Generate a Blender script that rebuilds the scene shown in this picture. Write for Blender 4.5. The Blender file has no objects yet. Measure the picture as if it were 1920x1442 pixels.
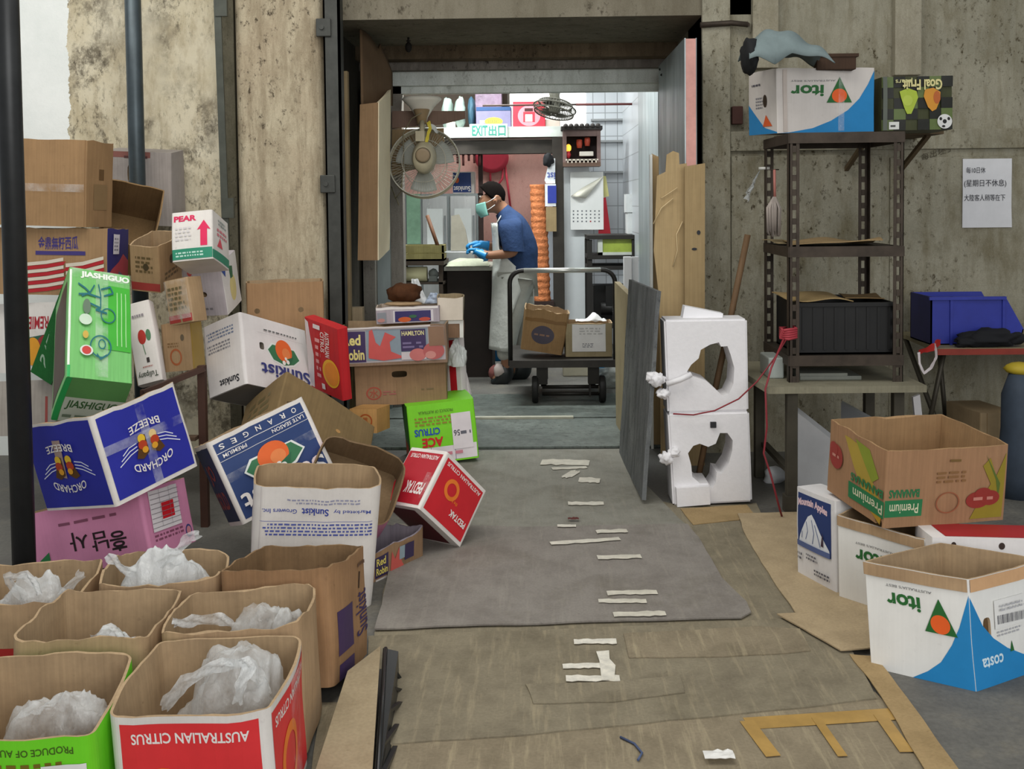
import bpy, bmesh, math, random
from mathutils import Vector, Matrix, Euler, noise
# ---------------------------------------------------------------- camera
W_, H_, F_, PX, PY, CH = 1920.0, 1442.0, 2000.0, 960.0, 467.0, 1.3
SC = bpy.context.scene
COL = SC.collection
RAD = math.radians
CR = Matrix.Rotation(RAD(1.15), 3, 'Z') @ Matrix.Rotation(RAD(87.5), 3, 'X') @ Matrix.Rotation(RAD(-0.6), 3, 'Z')
CP = Vector((0, 0, CH))
cd = bpy.data.cameras.new('camera'); cam = bpy.data.objects.new('camera', cd); COL.objects.link(cam)
cam.matrix_world = Matrix.Translation(CP) @ CR.to_4x4()
cd.sensor_fit = 'HORIZONTAL'; cd.sensor_width = 36.0; cd.lens = 36.0 * F_ / W_
cd.shift_x = 0.0; cd.shift_y = -(H_ / 2 - PY) / W_
cd.clip_start = 0.05; cd.clip_end = 60
SC.camera = cam
# ---------------------------------------------------------------- light
SC.view_settings.view_transform = 'Standard'; SC.view_settings.look = 'None'
SC.view_settings.exposure = 0.0; SC.view_settings.gamma = 1.0; SC.view_settings.use_curve_mapping = False
wd = bpy.data.worlds.new('world'); SC.world = wd; wd.use_nodes = True
wd.node_tree.nodes['Background'].inputs[0].default_value = (0.80, 0.84, 0.86, 1)
wd.node_tree.nodes['Background'].inputs[1].default_value = 0.46
def area(name, loc, rot, sx, sy, power, col=(1, 1, 1), spread=180):
    l = bpy.data.lights.new(name, 'AREA'); l.shape = 'RECTANGLE'; l.size = sx; l.size_y = sy
    l.energy = power; l.color = col; l.spread = RAD(spread)
    o = bpy.data.objects.new(name, l); COL.objects.link(o); o.location = loc; o.rotation_euler = [RAD(a) for a in rot]
    return o
area('loading_bay_daylight', (1.6, -3.2, 2.6), (72, 0, 18), 4.5, 3.0, 215, (1.0, 0.99, 0.97))
area('hall_lamp', (-0.6, 2.6, 3.9), (0, 0, 0), 3.0, 2.2, 74, (1.0, 0.97, 0.90))
area('column_lamp', (-2.6, 3.6, 3.6), (32, 0, 0), 1.6, 0.5, 26, (1.0, 0.98, 0.93))
area('kitchen_light', (-0.35, 8.9, 2.72), (0, 0, 0), 2.0, 0.35, 26, (0.96, 1.0, 0.99))
area('kitchen_light', (-0.3, 7.25, 2.6), (0, 0, 0), 1.5, 0.3, 70, (0.96, 1.0, 0.99))
area('kitchen_light', (-0.4, 10.5, 2.75), (0, 0, 0), 1.8, 0.3, 22, (1.0, 0.98, 0.96))

area('kitchen_light', (-0.9, 8.75, 2.6), (52, 0, 0), 1.2, 0.2, 38, (0.97, 1.0, 0.99))  # added light, angled at the fridge doors to brighten them
# ---------------------------------------------------------------- helpers: camera rays
def ray(x, y): return CR @ Vector(((x - PX) / F_, (PY - y) / F_, -1.0))
def at(x, y, Y):
    r = ray(x, y); return CP + r * (Y / r.y)
def on(x, y, z=0.0):
    r = ray(x, y); return CP + r * ((z - CH) / r.z)
# ---------------------------------------------------------------- materials
_m = {}
def lin(h):
    h = h.lstrip('#'); v = [int(h[i:i + 2], 16) / 255 for i in (0, 2, 4)]
    return [x / 12.92 if x <= .04045 else ((x + .055) / 1.055) ** 2.4 for x in v] + [1.0]
def new(name):
    m = bpy.data.materials.new(name); m.use_nodes = True
    nt = m.node_tree; return m, nt, nt.nodes['Principled BSDF']
def N(nt, t, **kw):
    n = nt.nodes.new(t)
    for k, v in kw.items():
        if k in ('label',): continue
        setattr(n, k, v)
    return n
def noise_tex(nt, scale, detail=5, rough=.6, stretch=(1, 1, 1), src='Object'):
    tc = N(nt, 'ShaderNodeTexCoord'); mp = N(nt, 'ShaderNodeMapping'); tx = N(nt, 'ShaderNodeTexNoise')
    mp.inputs['Scale'].default_value = stretch
    tx.inputs['Scale'].default_value = scale; tx.inputs['Detail'].default_value = detail; tx.inputs['Roughness'].default_value = rough
    nt.links.new(tc.outputs[src], mp.inputs[0]); nt.links.new(mp.outputs[0], tx.inputs['Vector'])
    return tx.outputs['Fac']
def ramp(nt, fac, stops):
    r = N(nt, 'ShaderNodeValToRGB'); e = r.color_ramp.elements
    while len(e) < len(stops): e.new(.5)
    for i, (p, c) in enumerate(stops):
        e[i].position = p; e[i].color = lin(c) if isinstance(c, str) else (c, c, c, 1)
    nt.links.new(fac, r.inputs[0]); return r.outputs[0]
def mix(nt, a, b, fac, mode='MIX'):
    n = N(nt, 'ShaderNodeMix', data_type='RGBA', blend_type=mode)
    for s, v in ((6, a), (7, b)):
        if hasattr(v, 'is_linked'): nt.links.new(v, n.inputs[s])
        else: n.inputs[s].default_value = lin(v) if isinstance(v, str) else (v, v, v, 1)
    if hasattr(fac, 'is_linked'): nt.links.new(fac, n.inputs[0])
    else: n.inputs[0].default_value = fac
    return n.outputs[2]
def bump(nt, p, h, strength=.3, dist=.01):
    b = N(nt, 'ShaderNodeBump'); b.inputs['Strength'].default_value = strength; b.inputs['Distance'].default_value = dist
    nt.links.new(h, b.inputs['Height']); nt.links.new(b.outputs[0], p.inputs['Normal'])
def ink(hexc, rough=.55, var=.14, metal=0.0, spec=.35, sc=9.0, bmp=0):
    """plain painted / printed / plastic surface with a little uneven wear"""
    k = ('ink', hexc, rough, var, metal, spec, sc, bmp)
    if k in _m: return _m[k]
    m, nt, p = new('surface_' + hexc.strip('#'))
    n = noise_tex(nt, sc, 4, .65)
    d = ramp(nt, n, [(.3, 1 - var), (.68, 1.0)])
    nt.links.new(mix(nt, hexc, d, 1.0, 'MULTIPLY'), p.inputs['Base Color'])
    p.inputs['Roughness'].default_value = rough; p.inputs['Metallic'].default_value = metal
    p.inputs['Specular IOR Level'].default_value = spec
    if bmp: bump(nt, p, noise_tex(nt, sc * 1.5, 4, .6), bmp, .02)
    _m[k] = m; return m
def calm(h):
    v = [int(h[i:i + 2], 16) for i in (1, 3, 5)]; g = sum(v) / 3; k = .24 if v[0] > v[1] > v[2] and v[0] - v[2] > 45 else 0
    return '#%02x%02x%02x' % tuple(int(min(255, (x + (g - x) * k) * (1.05 if k else 1))) for x in v)
def board(hexc='#b98f61', dirt='#7d5f3f', rough=.8, amount=.5):
    """corrugated cardboard: faint flute lines, blotches and grime"""
    k = ('board', hexc, dirt, rough, amount)
    if k in _m: return _m[k]
    m, nt, p = new('cardboard_' + hexc.strip('#'))
    hexc, dirt = [calm(x) for x in (hexc, dirt)]
    a = noise_tex(nt, 7, 6, .65); b = noise_tex(nt, 3, 3, .5, (40, 40, 1.2))
    c = mix(nt, hexc, dirt, ramp(nt, a, [(.42, 0.0), (.78, amount)]))
    v_ = max(lin(hexc)[:3]) ; c = mix(nt, c, ramp(nt, b, [(.35, .975 if v_ > .6 else .88), (.65, 1.0)]), 1.0, 'MULTIPLY')
    sp = noise_tex(nt, 45, 3, .6)
    c = mix(nt, c, dirt, ramp(nt, sp, [(.66, 0.0), (.75, amount * .7)]))
    nt.links.new(c, p.inputs['Base Color']); p.inputs['Roughness'].default_value = rough
    p.inputs['Specular IOR Level'].default_value = .2
    bump(nt, p, b, .12, .004)
    _m[k] = m; return m
def plaster(name, base, light, stain, dark, amt=.5, streak=.5, scale=1.0, seams=None):
    k = ('plaster', name)
    if k in _m: return _m[k]
    m, nt, p = new(name)
    a = noise_tex(nt, 1.6 * scale, 8, .68); s = noise_tex(nt, 5 * scale, 7, .7, (2.6, 2.6, .45)); f = noise_tex(nt, 26 * scale, 6, .75, (1, 1, .7))
    g = noise_tex(nt, 3.1 * scale, 9, .75, (1, 1, .55)); gr = noise_tex(nt, 150, 2, .7)
    c = mix(nt, base, light, ramp(nt, a, [(.38, 0.0), (.62, 1.0)]))
    c = mix(nt, c, stain, ramp(nt, s, [(.46, 0.0), (.62, streak)]))
    c = mix(nt, c, stain, ramp(nt, g, [(.49, 0.0), (.64, amt)]))
    big = ramp(nt, noise_tex(nt, 1.1 * scale, 4, .6), [(.38, 0.0), (.56, 1.0)])
    spk = mix(nt, 0.0, ramp(nt, f, [(.56, 0.0), (.65, min(1, amt * 1.7))]), big)
    c = mix(nt, c, dark, spk)
    c = mix(nt, c, ramp(nt, gr, [(.3, .86), (.7, 1.06)]), 1.0, 'MULTIPLY')
    nt.links.new(c, p.inputs['Base Color']); p.inputs['Roughness'].default_value = .9; p.inputs['Specular IOR Level'].default_value = .15
    bump(nt, p, g, .25, .02)
    _m[k] = m; return m
def steel(hexc='#b9c2c2', rough=.32, name='steel'):
    k = (name, hexc, rough)
    if k in _m: return _m[k]
    m, nt, p = new(name + hexc)
    b = noise_tex(nt, 2.2, 5, .6, (3, 3, .6))
    nt.links.new(mix(nt, hexc, ramp(nt, b, [(.3, .62), (.7, 1.0)]), 1.0, 'MULTIPLY'), p.inputs['Base Color'])
    p.inputs['Metallic'].default_value = .55
    nt.links.new(ramp(nt, b, [(.3, rough + .15), (.7, rough)]), p.inputs['Roughness'])
    _m[k] = m; return m
def film(hexc='#eef0f0', alpha=.62, rough=.25, name='bag_film'):
    """thin plastic film: part clear, part milky"""
    k = (name, hexc, alpha, rough)
    if k in _m: return _m[k]
    m, nt, p = new(name)
    p.inputs['Base Color'].default_value = lin(hexc); p.inputs['Roughness'].default_value = rough
    bump(nt, p, noise_tex(nt, 16, 5, .7, (1, 1, .5)), .55, .02)
    tr = N(nt, 'ShaderNodeBsdfTransparent'); tl = N(nt, 'ShaderNodeBsdfTranslucent'); tl.inputs[0].default_value = lin(hexc)
    a = N(nt, 'ShaderNodeMixShader'); a.inputs[0].default_value = .35
    b = N(nt, 'ShaderNodeMixShader')
    fa = ramp(nt, noise_tex(nt, 9, 4, .6), [(.38, alpha - .22), (.62, min(1.0, alpha + .2))]); nt.links.new(fa, b.inputs[0])
    nt.links.new(p.outputs[0], a.inputs[1]); nt.links.new(tl.outputs[0], a.inputs[2])
    nt.links.new(tr.outputs[0], b.inputs[1]); nt.links.new(a.outputs[0], b.inputs[2])
    nt.links.new(b.outputs[0], nt.nodes['Material Output'].inputs[0])
    _m[k] = m; return m
KRAFT = board('#b99469'); KRAFT_IN = board('#b3936a', '#7a6044', .85, .6); KRAFT_D = board('#9c7a54', '#5f4a36')
WHITE_BOARD = board('#e2dcd6', '#a79f98', .55, .35); LILAC_BOARD = board('#b9b0b4', '#857b7c', .6, .4)
# ---------------------------------------------------------------- object bookkeeping
def tag(o, label=None, cat=None, group=None, kind=None):
    for k, v in (('label', label), ('category', cat), ('group', group), ('kind', kind)):
        if v: o[k] = v
    return o
def thing(name, label, cat, loc=(0, 0, 0), rot=(0, 0, 0), group=None):
    o = bpy.data.objects.new(name, None); COL.objects.link(o); o.empty_display_size = .05
    o.location = loc; o.rotation_euler = [RAD(a) for a in rot]
    return tag(o, label, cat, group)
class MB:
    """collects geometry for ONE mesh object"""
    def __init__(s): s.bm = bmesh.new(); s.mats = []
    def mi(s, m):
        if m is None: return 0
        if m not in s.mats: s.mats.append(m)
        return s.mats.index(m)
    def face(s, pts, m=None):
        f = s.bm.faces.new([s.bm.verts.new(p) for p in pts]); f.material_index = s.mi(m); return f
    def quadgrid(s, fn, nu, nv, m=None, smooth=False, cu=False):
        i = s.mi(m); vs = [[s.bm.verts.new(fn(a / nu, b / nv)) for a in range(nu + (0 if cu else 1))] for b in range(nv + 1)]
        k = len(vs[0])
        for b in range(nv):
            for a in range(nu):
                f = s.bm.faces.new((vs[b][a], vs[b][(a + 1) % k], vs[b + 1][(a + 1) % k], vs[b + 1][a])); f.material_index = i; f.smooth = smooth
        return s
    def box(s, a, b, m=None, mat4=None, bev=0):
        i = s.mi(m); t = bmesh.new(); bmesh.ops.create_cube(t, size=1.0)
        a = Vector(a); b = Vector(b)
        for v in t.verts: v.co = Vector([(a[k] + b[k]) / 2 + v.co[k] * abs(b[k] - a[k]) for k in range(3)])
        if bev: bmesh.ops.bevel(t, geom=t.edges[:], offset=bev, segments=2, affect='EDGES', profile=.5)
        s.add(t, i, mat4); return s
    def add(s, t, i=0, mat4=None, smooth=False):
        mp = {}
        for v in t.verts: mp[v] = s.bm.verts.new(mat4 @ v.co if mat4 else v.co)
        for f in t.faces:
            try:
                g = s.bm.faces.new([mp[v] for v in f.verts]); g.material_index = i; g.smooth = smooth or f.smooth
            except ValueError: pass
        t.free()
    def bar(s, p, q, wx, wy, m=None, up=(0, 0, 1)):
        p = Vector(p); q = Vector(q); d = q - p; z = d.normalized(); u = Vector(up)
        if abs(z.dot(u)) > .95: u = Vector((0, 1, 0))
        x = u.cross(z).normalized(); y = z.cross(x)
        M = Matrix((x, y, z)).transposed().to_4x4(); M.translation = p
        return s.box((-wx / 2, -wy / 2, 0), (wx / 2, wy / 2, d.length), m, M)
    def tube(s, path, r, m=None, n=10, closed=False, caps=True):
        P = [Vector(p) for p in path]; k = len(P); i = s.mi(m); rings = []; up = Vector((0, 0, 1)); R = r if callable(r) else (lambda t: r)
        prev = None
        for j, p in enumerate(P):
            if closed: d = P[(j + 1) % k] - P[j - 1]
            else: d = P[min(j + 1, k - 1)] - P[max(j - 1, 0)]
            d.normalize()
            if prev is None:
                a = d.cross(Vector((0, 0, 1)) if abs(d.z) < .9 else Vector((0, 1, 0))).normalized()
            else:
                a = (prev - d * prev.dot(d)); a = a.normalized() if a.length > 1e-6 else d.orthogonal().normalized()
            prev = a; b = d.cross(a); rr = R(j / max(1, k - 1))
            rings.append([s.bm.verts.new(p + (a * math.cos(2 * math.pi * t / n) + b * math.sin(2 * math.pi * t / n)) * rr) for t in range(n)])
        for j in range(k if closed else k - 1):
            A, B = rings[j], rings[(j + 1) % k]
            for t in range(n):
                f = s.bm.faces.new((A[t], A[(t + 1) % n], B[(t + 1) % n], B[t])); f.smooth = True; f.material_index = i
        if caps and not closed:
            for A in (rings[0], rings[-1]):
                try: f = s.bm.faces.new(A); f.material_index = i
                except ValueError: pass
        return s
    def lathe(s, prof, c, m=None, n=24, axis='Z', mat4=None):
        """prof = [(r, h)...] turned about an axis through c"""
        i = s.mi(m); c = Vector(c); rings = []
        for r, h in prof:
            ring = []
            for t in range(n):
                x, y = r * math.cos(2 * math.pi * t / n), r * math.sin(2 * math.pi * t / n)
                v = Vector((x, y, h)) if axis == 'Z' else (Vector((x, h, y)) if axis == 'Y' else Vector((h, x, y)))
                if mat4: v = mat4 @ v
                ring.append(s.bm.verts.new(c + v))
            rings.append(ring)
        for a, b in zip(rings, rings[1:]):
            for t in range(n):
                f = s.bm.faces.new((a[t], a[(t + 1) % n], b[(t + 1) % n], b[t])); f.smooth = True; f.material_index = i
        for ring in (rings[0], rings[-1]):
            f = s.bm.faces.new(ring); f.material_index = i
        return s
    def ball(s, c, r, m=None, sub=2, scale=(1, 1, 1), rough=0, seed=0, mat4=None):
        i = s.mi(m); t = bmesh.new(); bmesh.ops.create_icosphere(t, subdivisions=sub, radius=1.0)
        for v in t.verts:
            k = 1 + (rough * noise.noise(v.co * 2.2 + Vector((seed * 7.1, 0, 0))) if rough else 0)
            q = Vector([v.co[a] * scale[a] * r * k for a in range(3)])
            v.co = (mat4 @ q if mat4 else q) + Vector(c)
        s.add(t, i, None, True); return s
    def prism(s, pts, ext, m=None):
        """closed outline pts extruded by vector ext"""
        i = s.mi(m); ext = Vector(ext); A = [s.bm.verts.new(Vector(p)) for p in pts]; B = [s.bm.verts.new(Vector(p) + ext) for p in pts]; n = len(A)
        for f in (s.bm.faces.new(A), s.bm.faces.new(B[::-1])): f.material_index = i
        for t in range(n):
            f = s.bm.faces.new((A[t], B[t], B[(t + 1) % n], A[(t + 1) % n])); f.material_index = i
        return s
    def build(s, name, m=None, parent=None, loc=None, smooth=False, bevel=0, origin=None):
        bmesh.ops.recalc_face_normals(s.bm, faces=s.bm.faces[:])
        if origin is not None:
            o_ = Vector(origin)
            for v in s.bm.verts: v.co -= o_
            loc = o_
        me = bpy.data.meshes.new(name); s.bm.to_mesh(me); s.bm.free()
        for x in ([m] if m and not s.mats else s.mats): me.materials.append(x)
        if smooth:
            for p in me.polygons: p.use_smooth = True
        o = bpy.data.objects.new(name, me); COL.objects.link(o)
        if parent: o.parent = parent
        if loc is not None: o.location = loc
        if bevel:
            b = o.modifiers.new('bevel', 'BEVEL'); b.width = bevel; b.segments = 2; b.limit_method = 'ANGLE'
        return o
def struct(name, mb, m=None, **k): return tag(mb.build(name, m, **k), kind='structure')
def single(mb, name, m, label, cat, group=None, **k): return tag(mb.build(name, m, **k), label, cat, group)
# ---------------------------------------------------------------- lettering
_txt = {}
def letters(body, bold=0.0, shear=0.0):
    """outline mesh of a piece of writing: verts in a 0..1 box, faces"""
    k = (body, bold, shear)
    if k not in _txt:
        c = bpy.data.curves.new('lettering', 'FONT'); c.body = body; c.offset = bold; c.shear = shear; c.resolution_u = 3; c.size = 1
        o = bpy.data.objects.new('lettering', c); COL.objects.link(o)
        me = bpy.data.meshes.new_from_object(o.evaluated_get(bpy.context.evaluated_depsgraph_get()))
        vs = [v.co.xy.copy() for v in me.vertices]; fs = [list(p.vertices) for p in me.polygons]
        bpy.data.objects.remove(o); bpy.data.curves.remove(c); bpy.data.meshes.remove(me)
        if vs:
            x0 = min(v.x for v in vs); x1 = max(v.x for v in vs); y0 = min(v.y for v in vs); y1 = max(v.y for v in vs)
            vs = [((v.x - x0) / max(1e-6, x1 - x0), (v.y - y0) / max(1e-6, y1 - y0)) for v in vs]
        _txt[k] = (vs, fs)
    return _txt[k]
def decal_polys(spec):
    """one print instruction -> (colour, [polygons in uv])"""
    t, col = spec[0], spec[1]
    if t == 'r':
        u0, v0, u1, v1 = spec[2:6]; return [[(u0, v0), (u1, v0), (u1, v1), (u0, v1)]]
    if t == 'p': return [list(spec[2])]
    if t == 'e':
        cx, cy, rx, ry = spec[2:6]; return [[(cx + rx * math.cos(a * math.pi / 14), cy + ry * math.sin(a * math.pi / 14)) for a in range(28)]]
    if t == 'o':
        cx, cy, rx, ry, k = spec[2:7]; out = []
        P = lambda a, s: (cx + rx * s * math.cos(a * math.pi / 14), cy + ry * s * math.sin(a * math.pi / 14))
        return [[P(a, 1), P(a + 1, 1), P(a + 1, k), P(a, k)] for a in range(28)]
    if t == 'l':                                    # stroke along points, width w
        pts, w = spec[2], spec[3]; out = []
        for (x0, y0), (x1, y1) in zip(pts, pts[1:]):
            d = math.hypot(x1 - x0, y1 - y0) or 1; nx, ny = -(y1 - y0) / d * w / 2, (x1 - x0) / d * w / 2
            out.append([(x0 - nx, y0 - ny), (x1 - nx, y1 - ny), (x1 + nx, y1 + ny), (x0 + nx, y0 + ny)])
        return out
    if t == 'b':                                    # rows of tiny print
        u0, v0, u1, v1, n = spec[2:7]; rnd = random.Random(int(u0 * 977 + v0 * 131 + n)); out = []
        h = (v1 - v0) / n
        for i in range(n):
            x = u0; y = v0 + h * i
            end = u1 - rnd.random() * (u1 - u0) * .15
            while x < end:
                w = rnd.uniform(.2, .9) * h * 1.7
                out.append([(x, y + h * .2), (min(x + w, end), y + h * .2), (min(x + w, end), y + h * .72), (x, y + h * .72)]); x += w + h * .45
        return out
    if t == 't':
        body, (u0, v0, u1, v1) = spec[2], spec[3:7]; kw = spec[7] if len(spec) > 7 else {}
        vs, fs = letters(body, kw.get('bold', .012), kw.get('shear', 0)); rot = kw.get('rot', 0); arc = kw.get('arc', 0)
        def q(p):
            x, y = p
            if arc: y = y * (1 - abs(arc)) + abs(arc) * (1 - (2 * x - 1) ** 2 if arc > 0 else (2 * x - 1) ** 2)
            if rot == 180: x, y = 1 - x, 1 - y
            elif rot == 90: x, y = 1 - y, x
            elif rot == 270: x, y = y, 1 - x
            return (u0 + x * (u1 - u0), v0 + y * (v1 - v0))
        return [[q(vs[i]) for i in f] for f in fs]
    raise ValueError(t)
FACES = {'F': ((1, 0, 0), (0, 0, 1), (0, -1, 0)), 'R': ((0, 1, 0), (0, 0, 1), (1, 0, 0)), 'B': ((-1, 0, 0), (0, 0, 1), (0, 1, 0)),
         'L': ((0, -1, 0), (0, 0, 1), (-1, 0, 0)), 'T': ((1, 0, 0), (0, 1, 0), (0, 0, 1)), 'D': ((1, 0, 0), (0, -1, 0), (0, 0, -1))}
def carton(name, label, cat, pose, ext=None, inn=None, prints=None, open_top=True, group=None, th=.006, bulge=.006, rim=.004,
           rnd=.012, taper=(1, 1), flip='', holes=None, s=1.0, seed=1, cut=None, dd=None, hh=None, skew=0.0, lean=0.0, parts=()):
    """a carton as one mesh: hollow walls with thickness, printed faces, hand holes, worn rim"""
    ext = ext or KRAFT; inn = inn or KRAFT_IN
    w, d, h = [v * s for v in pose[:3]]; loc = CP + (Vector(pose[3:6]) - CP) * s
    if dd:                                          # shallower body, same front face
        mv = Euler([RAD(a) for a in pose[6:9]]).to_matrix() @ Vector((0, (dd - d) / 2, 0)); loc = loc + mv; d = dd
    if hh: loc = loc + Euler([RAD(a) for a in pose[6:9]]).to_matrix() @ Vector((0, 0, h - hh)); h = hh
    R = random.Random(seed); off = Vector((R.random() * 50, R.random() * 50, 0))
    def D(p):
        x, y, z = p; t = max(0.0, min(1.0, z / h)); hw, hd = w / 2, d / 2
        r = rnd
        ax, ay = abs(x) - (hw - r), abs(y) - (hd - r)
        if r and ax > 0 and ay > 0:
            k = max(ax, ay) / math.hypot(ax, ay); x = math.copysign(hw - r + ax * k, x); y = math.copysign(hd - r + ay * k, y)
        if bulge:
            q = t if open_top else 4 * t * (1 - t)
            f = (.25 + .75 * q)
            x2 = x + (x / hw) * bulge * f * (1 - (y / hd) ** 2) if abs(x) > hw * .7 else x
            y2 = y + (y / hd) * bulge * f * (1 - (x / hw) ** 2) if abs(y) > hd * .7 else y
            wob = bulge * .5 * noise.noise(Vector((x * 7, y * 7, z * 6)) + off)
            x, y = x2 + wob, y2 + bulge * .5 * noise.noise(Vector((x * 7, z * 6, y * 7)) - off)
        x *= 1 + (taper[0] - 1) * t; y *= 1 + (taper[1] - 1) * t
        if open_top and t > .6:
            k = (t - .6) / .4
            z += k * rim * (noise.noise(Vector((x * 14, y * 14, 0)) + off) * 1.6 + noise.noise(Vector((x * 45, y * 45, 1)) + off) * .7)
        if cut: z += t * cut(x / w + .5, y / d + .5)
        if skew or lean: x += skew * (y + hd) + lean * t
        return Vector((x, y, z))
    nu, nd, nv = 12, 10, 7
    gx = sorted(set([i / nu for i in range(nu + 1)] + [rnd / w * k for k in (.35, .7, 1)] + [1 - rnd / w * k for k in (.35, .7, 1)])) if rnd else [i / nu for i in range(nu + 1)]
    gy = sorted(set([i / nd for i in range(nd + 1)] + [rnd / d * k for k in (.35, .7, 1)] + [1 - rnd / d * k for k in (.35, .7, 1)])) if rnd else [i / nd for i in range(nd + 1)]
    gz = [i / nv for i in range(nv + 1)]
    mb = MB(); bm = mb.bm; io = mb.mi(ext); ii = mb.mi(inn)
    def P(f, u, v, o, inset=0.0):
        U, V, Nn = [Vector(a) for a in FACES[f]]
        dim = Vector((w - 2 * inset, d - 2 * inset, h)); c = Vector((0, 0, h / 2))
        su = abs(U.dot(dim)); sv = abs(V.dot(dim)); sn = abs(Nn.dot(dim))
        p = c + U * (u - .5) * su + V * (v - .5) * sv + Nn * (sn / 2 + o)
        if inset: p.z = max(p.z, inset)
        return p
    def grid(f, gu, gv, mi_, inset=0.0, flipn=False):
        vs = [[bm.verts.new(D(P(f, u, v, 0, inset))) for u in gu] for v in gv]
        for b in range(len(gv) - 1):
            for a in range(len(gu) - 1):
                q = [vs[b][a], vs[b][a + 1], vs[b + 1][a + 1], vs[b + 1][a]]
                fc = bm.faces.new(q[::-1] if flipn else q); fc.material_index = mi_
    ls = {'F': gx, 'B': gx, 'R': gy, 'L': gy}
    for f in 'FRBL': grid(f, ls[f], gz, io)
    grid('D', gx, gy, io)
    if not open_top: grid('T', gx, gy, io)
    else:
        for f in 'FRBL': grid(f, ls[f], gz, ii, th, True)
        vs = [[bm.verts.new(D(Vector(((u - .5) * (w - 2 * th), (v - .5) * (d - 2 * th), th)))) for u in gx] for v in gy]
        for b in range(len(gy) - 1):
            for a in range(len(gx) - 1):
                bm.faces.new((vs[b][a], vs[b][a + 1], vs[b + 1][a + 1], vs[b + 1][a])).material_index = ii
        for f in 'FRBL':                                   # the cut edge
            A = [bm.verts.new(D(P(f, u, 1, 0))) for u in ls[f]]; Bv = [bm.verts.new(D(P(f, u, 1, 0, th))) for u in ls[f]]
            for a in range(len(A) - 1): bm.faces.new((A[a], A[a + 1], Bv[a + 1], Bv[a])).material_index = ii
    bmesh.ops.remove_doubles(bm, verts=bm.verts[:], dist=1e-5)
    bmesh.ops.recalc_face_normals(bm, faces=bm.faces[:])
    if holes:
        me = bpy.data.meshes.new(name); bm.to_mesh(me); bm.free()
        for m in mb.mats: me.materials.append(m)
        tmp = bpy.data.objects.new('hole_stock', me); COL.objects.link(tmp); cuts = []
        for f, lst in holes.items():
            U, V, Nn = [Vector(a) for a in FACES[f]]; dim = Vector((w, d, h)); su = abs(U.dot(dim)); sv = abs(V.dot(dim))
            for (u, v, ru, rv) in lst:
                if f in flip: u, v = 1 - u, 1 - v
                c = MB(); n = 20
                pts = []
                for a in range(n):
                    ca, sa = math.cos(2 * math.pi * a / n), math.sin(2 * math.pi * a / n)
                    e = .55 if ru != rv else 1.0
                    pts.append(P(f, u + ru / su * math.copysign(abs(ca) ** e, ca), v + rv / sv * math.copysign(abs(sa) ** e, sa), .03))
                c.prism(pts, Nn * -(.075 if open_top else .12)); c.mi(inn); co = c.build('hole_cut', inn)
                bo = tmp.modifiers.new('hole', 'BOOLEAN'); bo.object = co; bo.solver = 'EXACT'; bo.operation = 'DIFFERENCE'; cuts.append(co)
        me2 = bpy.data.meshes.new_from_object(tmp.evaluated_get(bpy.context.evaluated_depsgraph_get()))
        bpy.data.objects.remove(tmp); bpy.data.meshes.remove(me)
        for c in cuts: bpy.data.objects.remove(c)
        bm = bmesh.new(); bm.from_mesh(me2); mb.bm = bm
        mb.mats = [m for m in me2.materials]; bpy.data.meshes.remove(me2)
    def emit(mb, f, lst, base):
        gu = gx if f in 'FBTD' else gy; gv = gz if f not in 'TD' else gy
        for li, spec in enumerate(lst):
            col = spec[1]; m = col if not isinstance(col, str) else ink(col, .5, .12)
            t = bmesh.new()
            for poly in decal_polys(spec):
                if f in flip: poly = [(1 - a, 1 - b) for a, b in poly]
                try: t.faces.new([t.verts.new((a, b, 0)) for a, b in poly])
                except ValueError: pass
            for co, no in (((0.001, 0, 0), (-1, 0, 0)), ((.999, 0, 0), (1, 0, 0)), ((0, 0.001, 0), (0, -1, 0)), ((0, .999, 0), (0, 1, 0))):
                bmesh.ops.bisect_plane(t, geom=t.verts[:] + t.edges[:] + t.faces[:], plane_co=co, plane_no=no, clear_outer=True)
            xs = [v.co.x for v in t.verts] or [0]; ys = [v.co.y for v in t.verts] or [0]
            for a in gu[1:-1]:
                if min(xs) < a < max(xs): bmesh.ops.bisect_plane(t, geom=t.verts[:] + t.edges[:] + t.faces[:], plane_co=(a, 0, 0), plane_no=(1, 0, 0))
            for b in gv[1:-1]:
                if min(ys) < b < max(ys): bmesh.ops.bisect_plane(t, geom=t.verts[:] + t.edges[:] + t.faces[:], plane_co=(0, b, 0), plane_no=(0, 1, 0))
            o_ = base + .0005 * li
            for v in t.verts: v.co = D(P(f, v.co.x, v.co.y, o_))
            mb.add(t, mb.mi(m))
    for f, lst in (prints or {}).items(): emit(mb, f, lst, .0009)
    me = bpy.data.meshes.new(name); mb.bm.to_mesh(me); mb.bm.free()
    for m in mb.mats: me.materials.append(m)
    o = bpy.data.objects.new(name, me); COL.objects.link(o); o.location = loc; o.rotation_euler = [RAD(a) for a in pose[6:9]]
    for nm, plab, f, lst in parts:                  # stickers, tape, rim bands: their own meshes on the carton
        sub = MB(); emit(sub, f, lst, .0045); c = sub.build(nm, None, o)
        if plab: c['label'] = plab
    return tag(o, label, cat, group)
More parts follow.
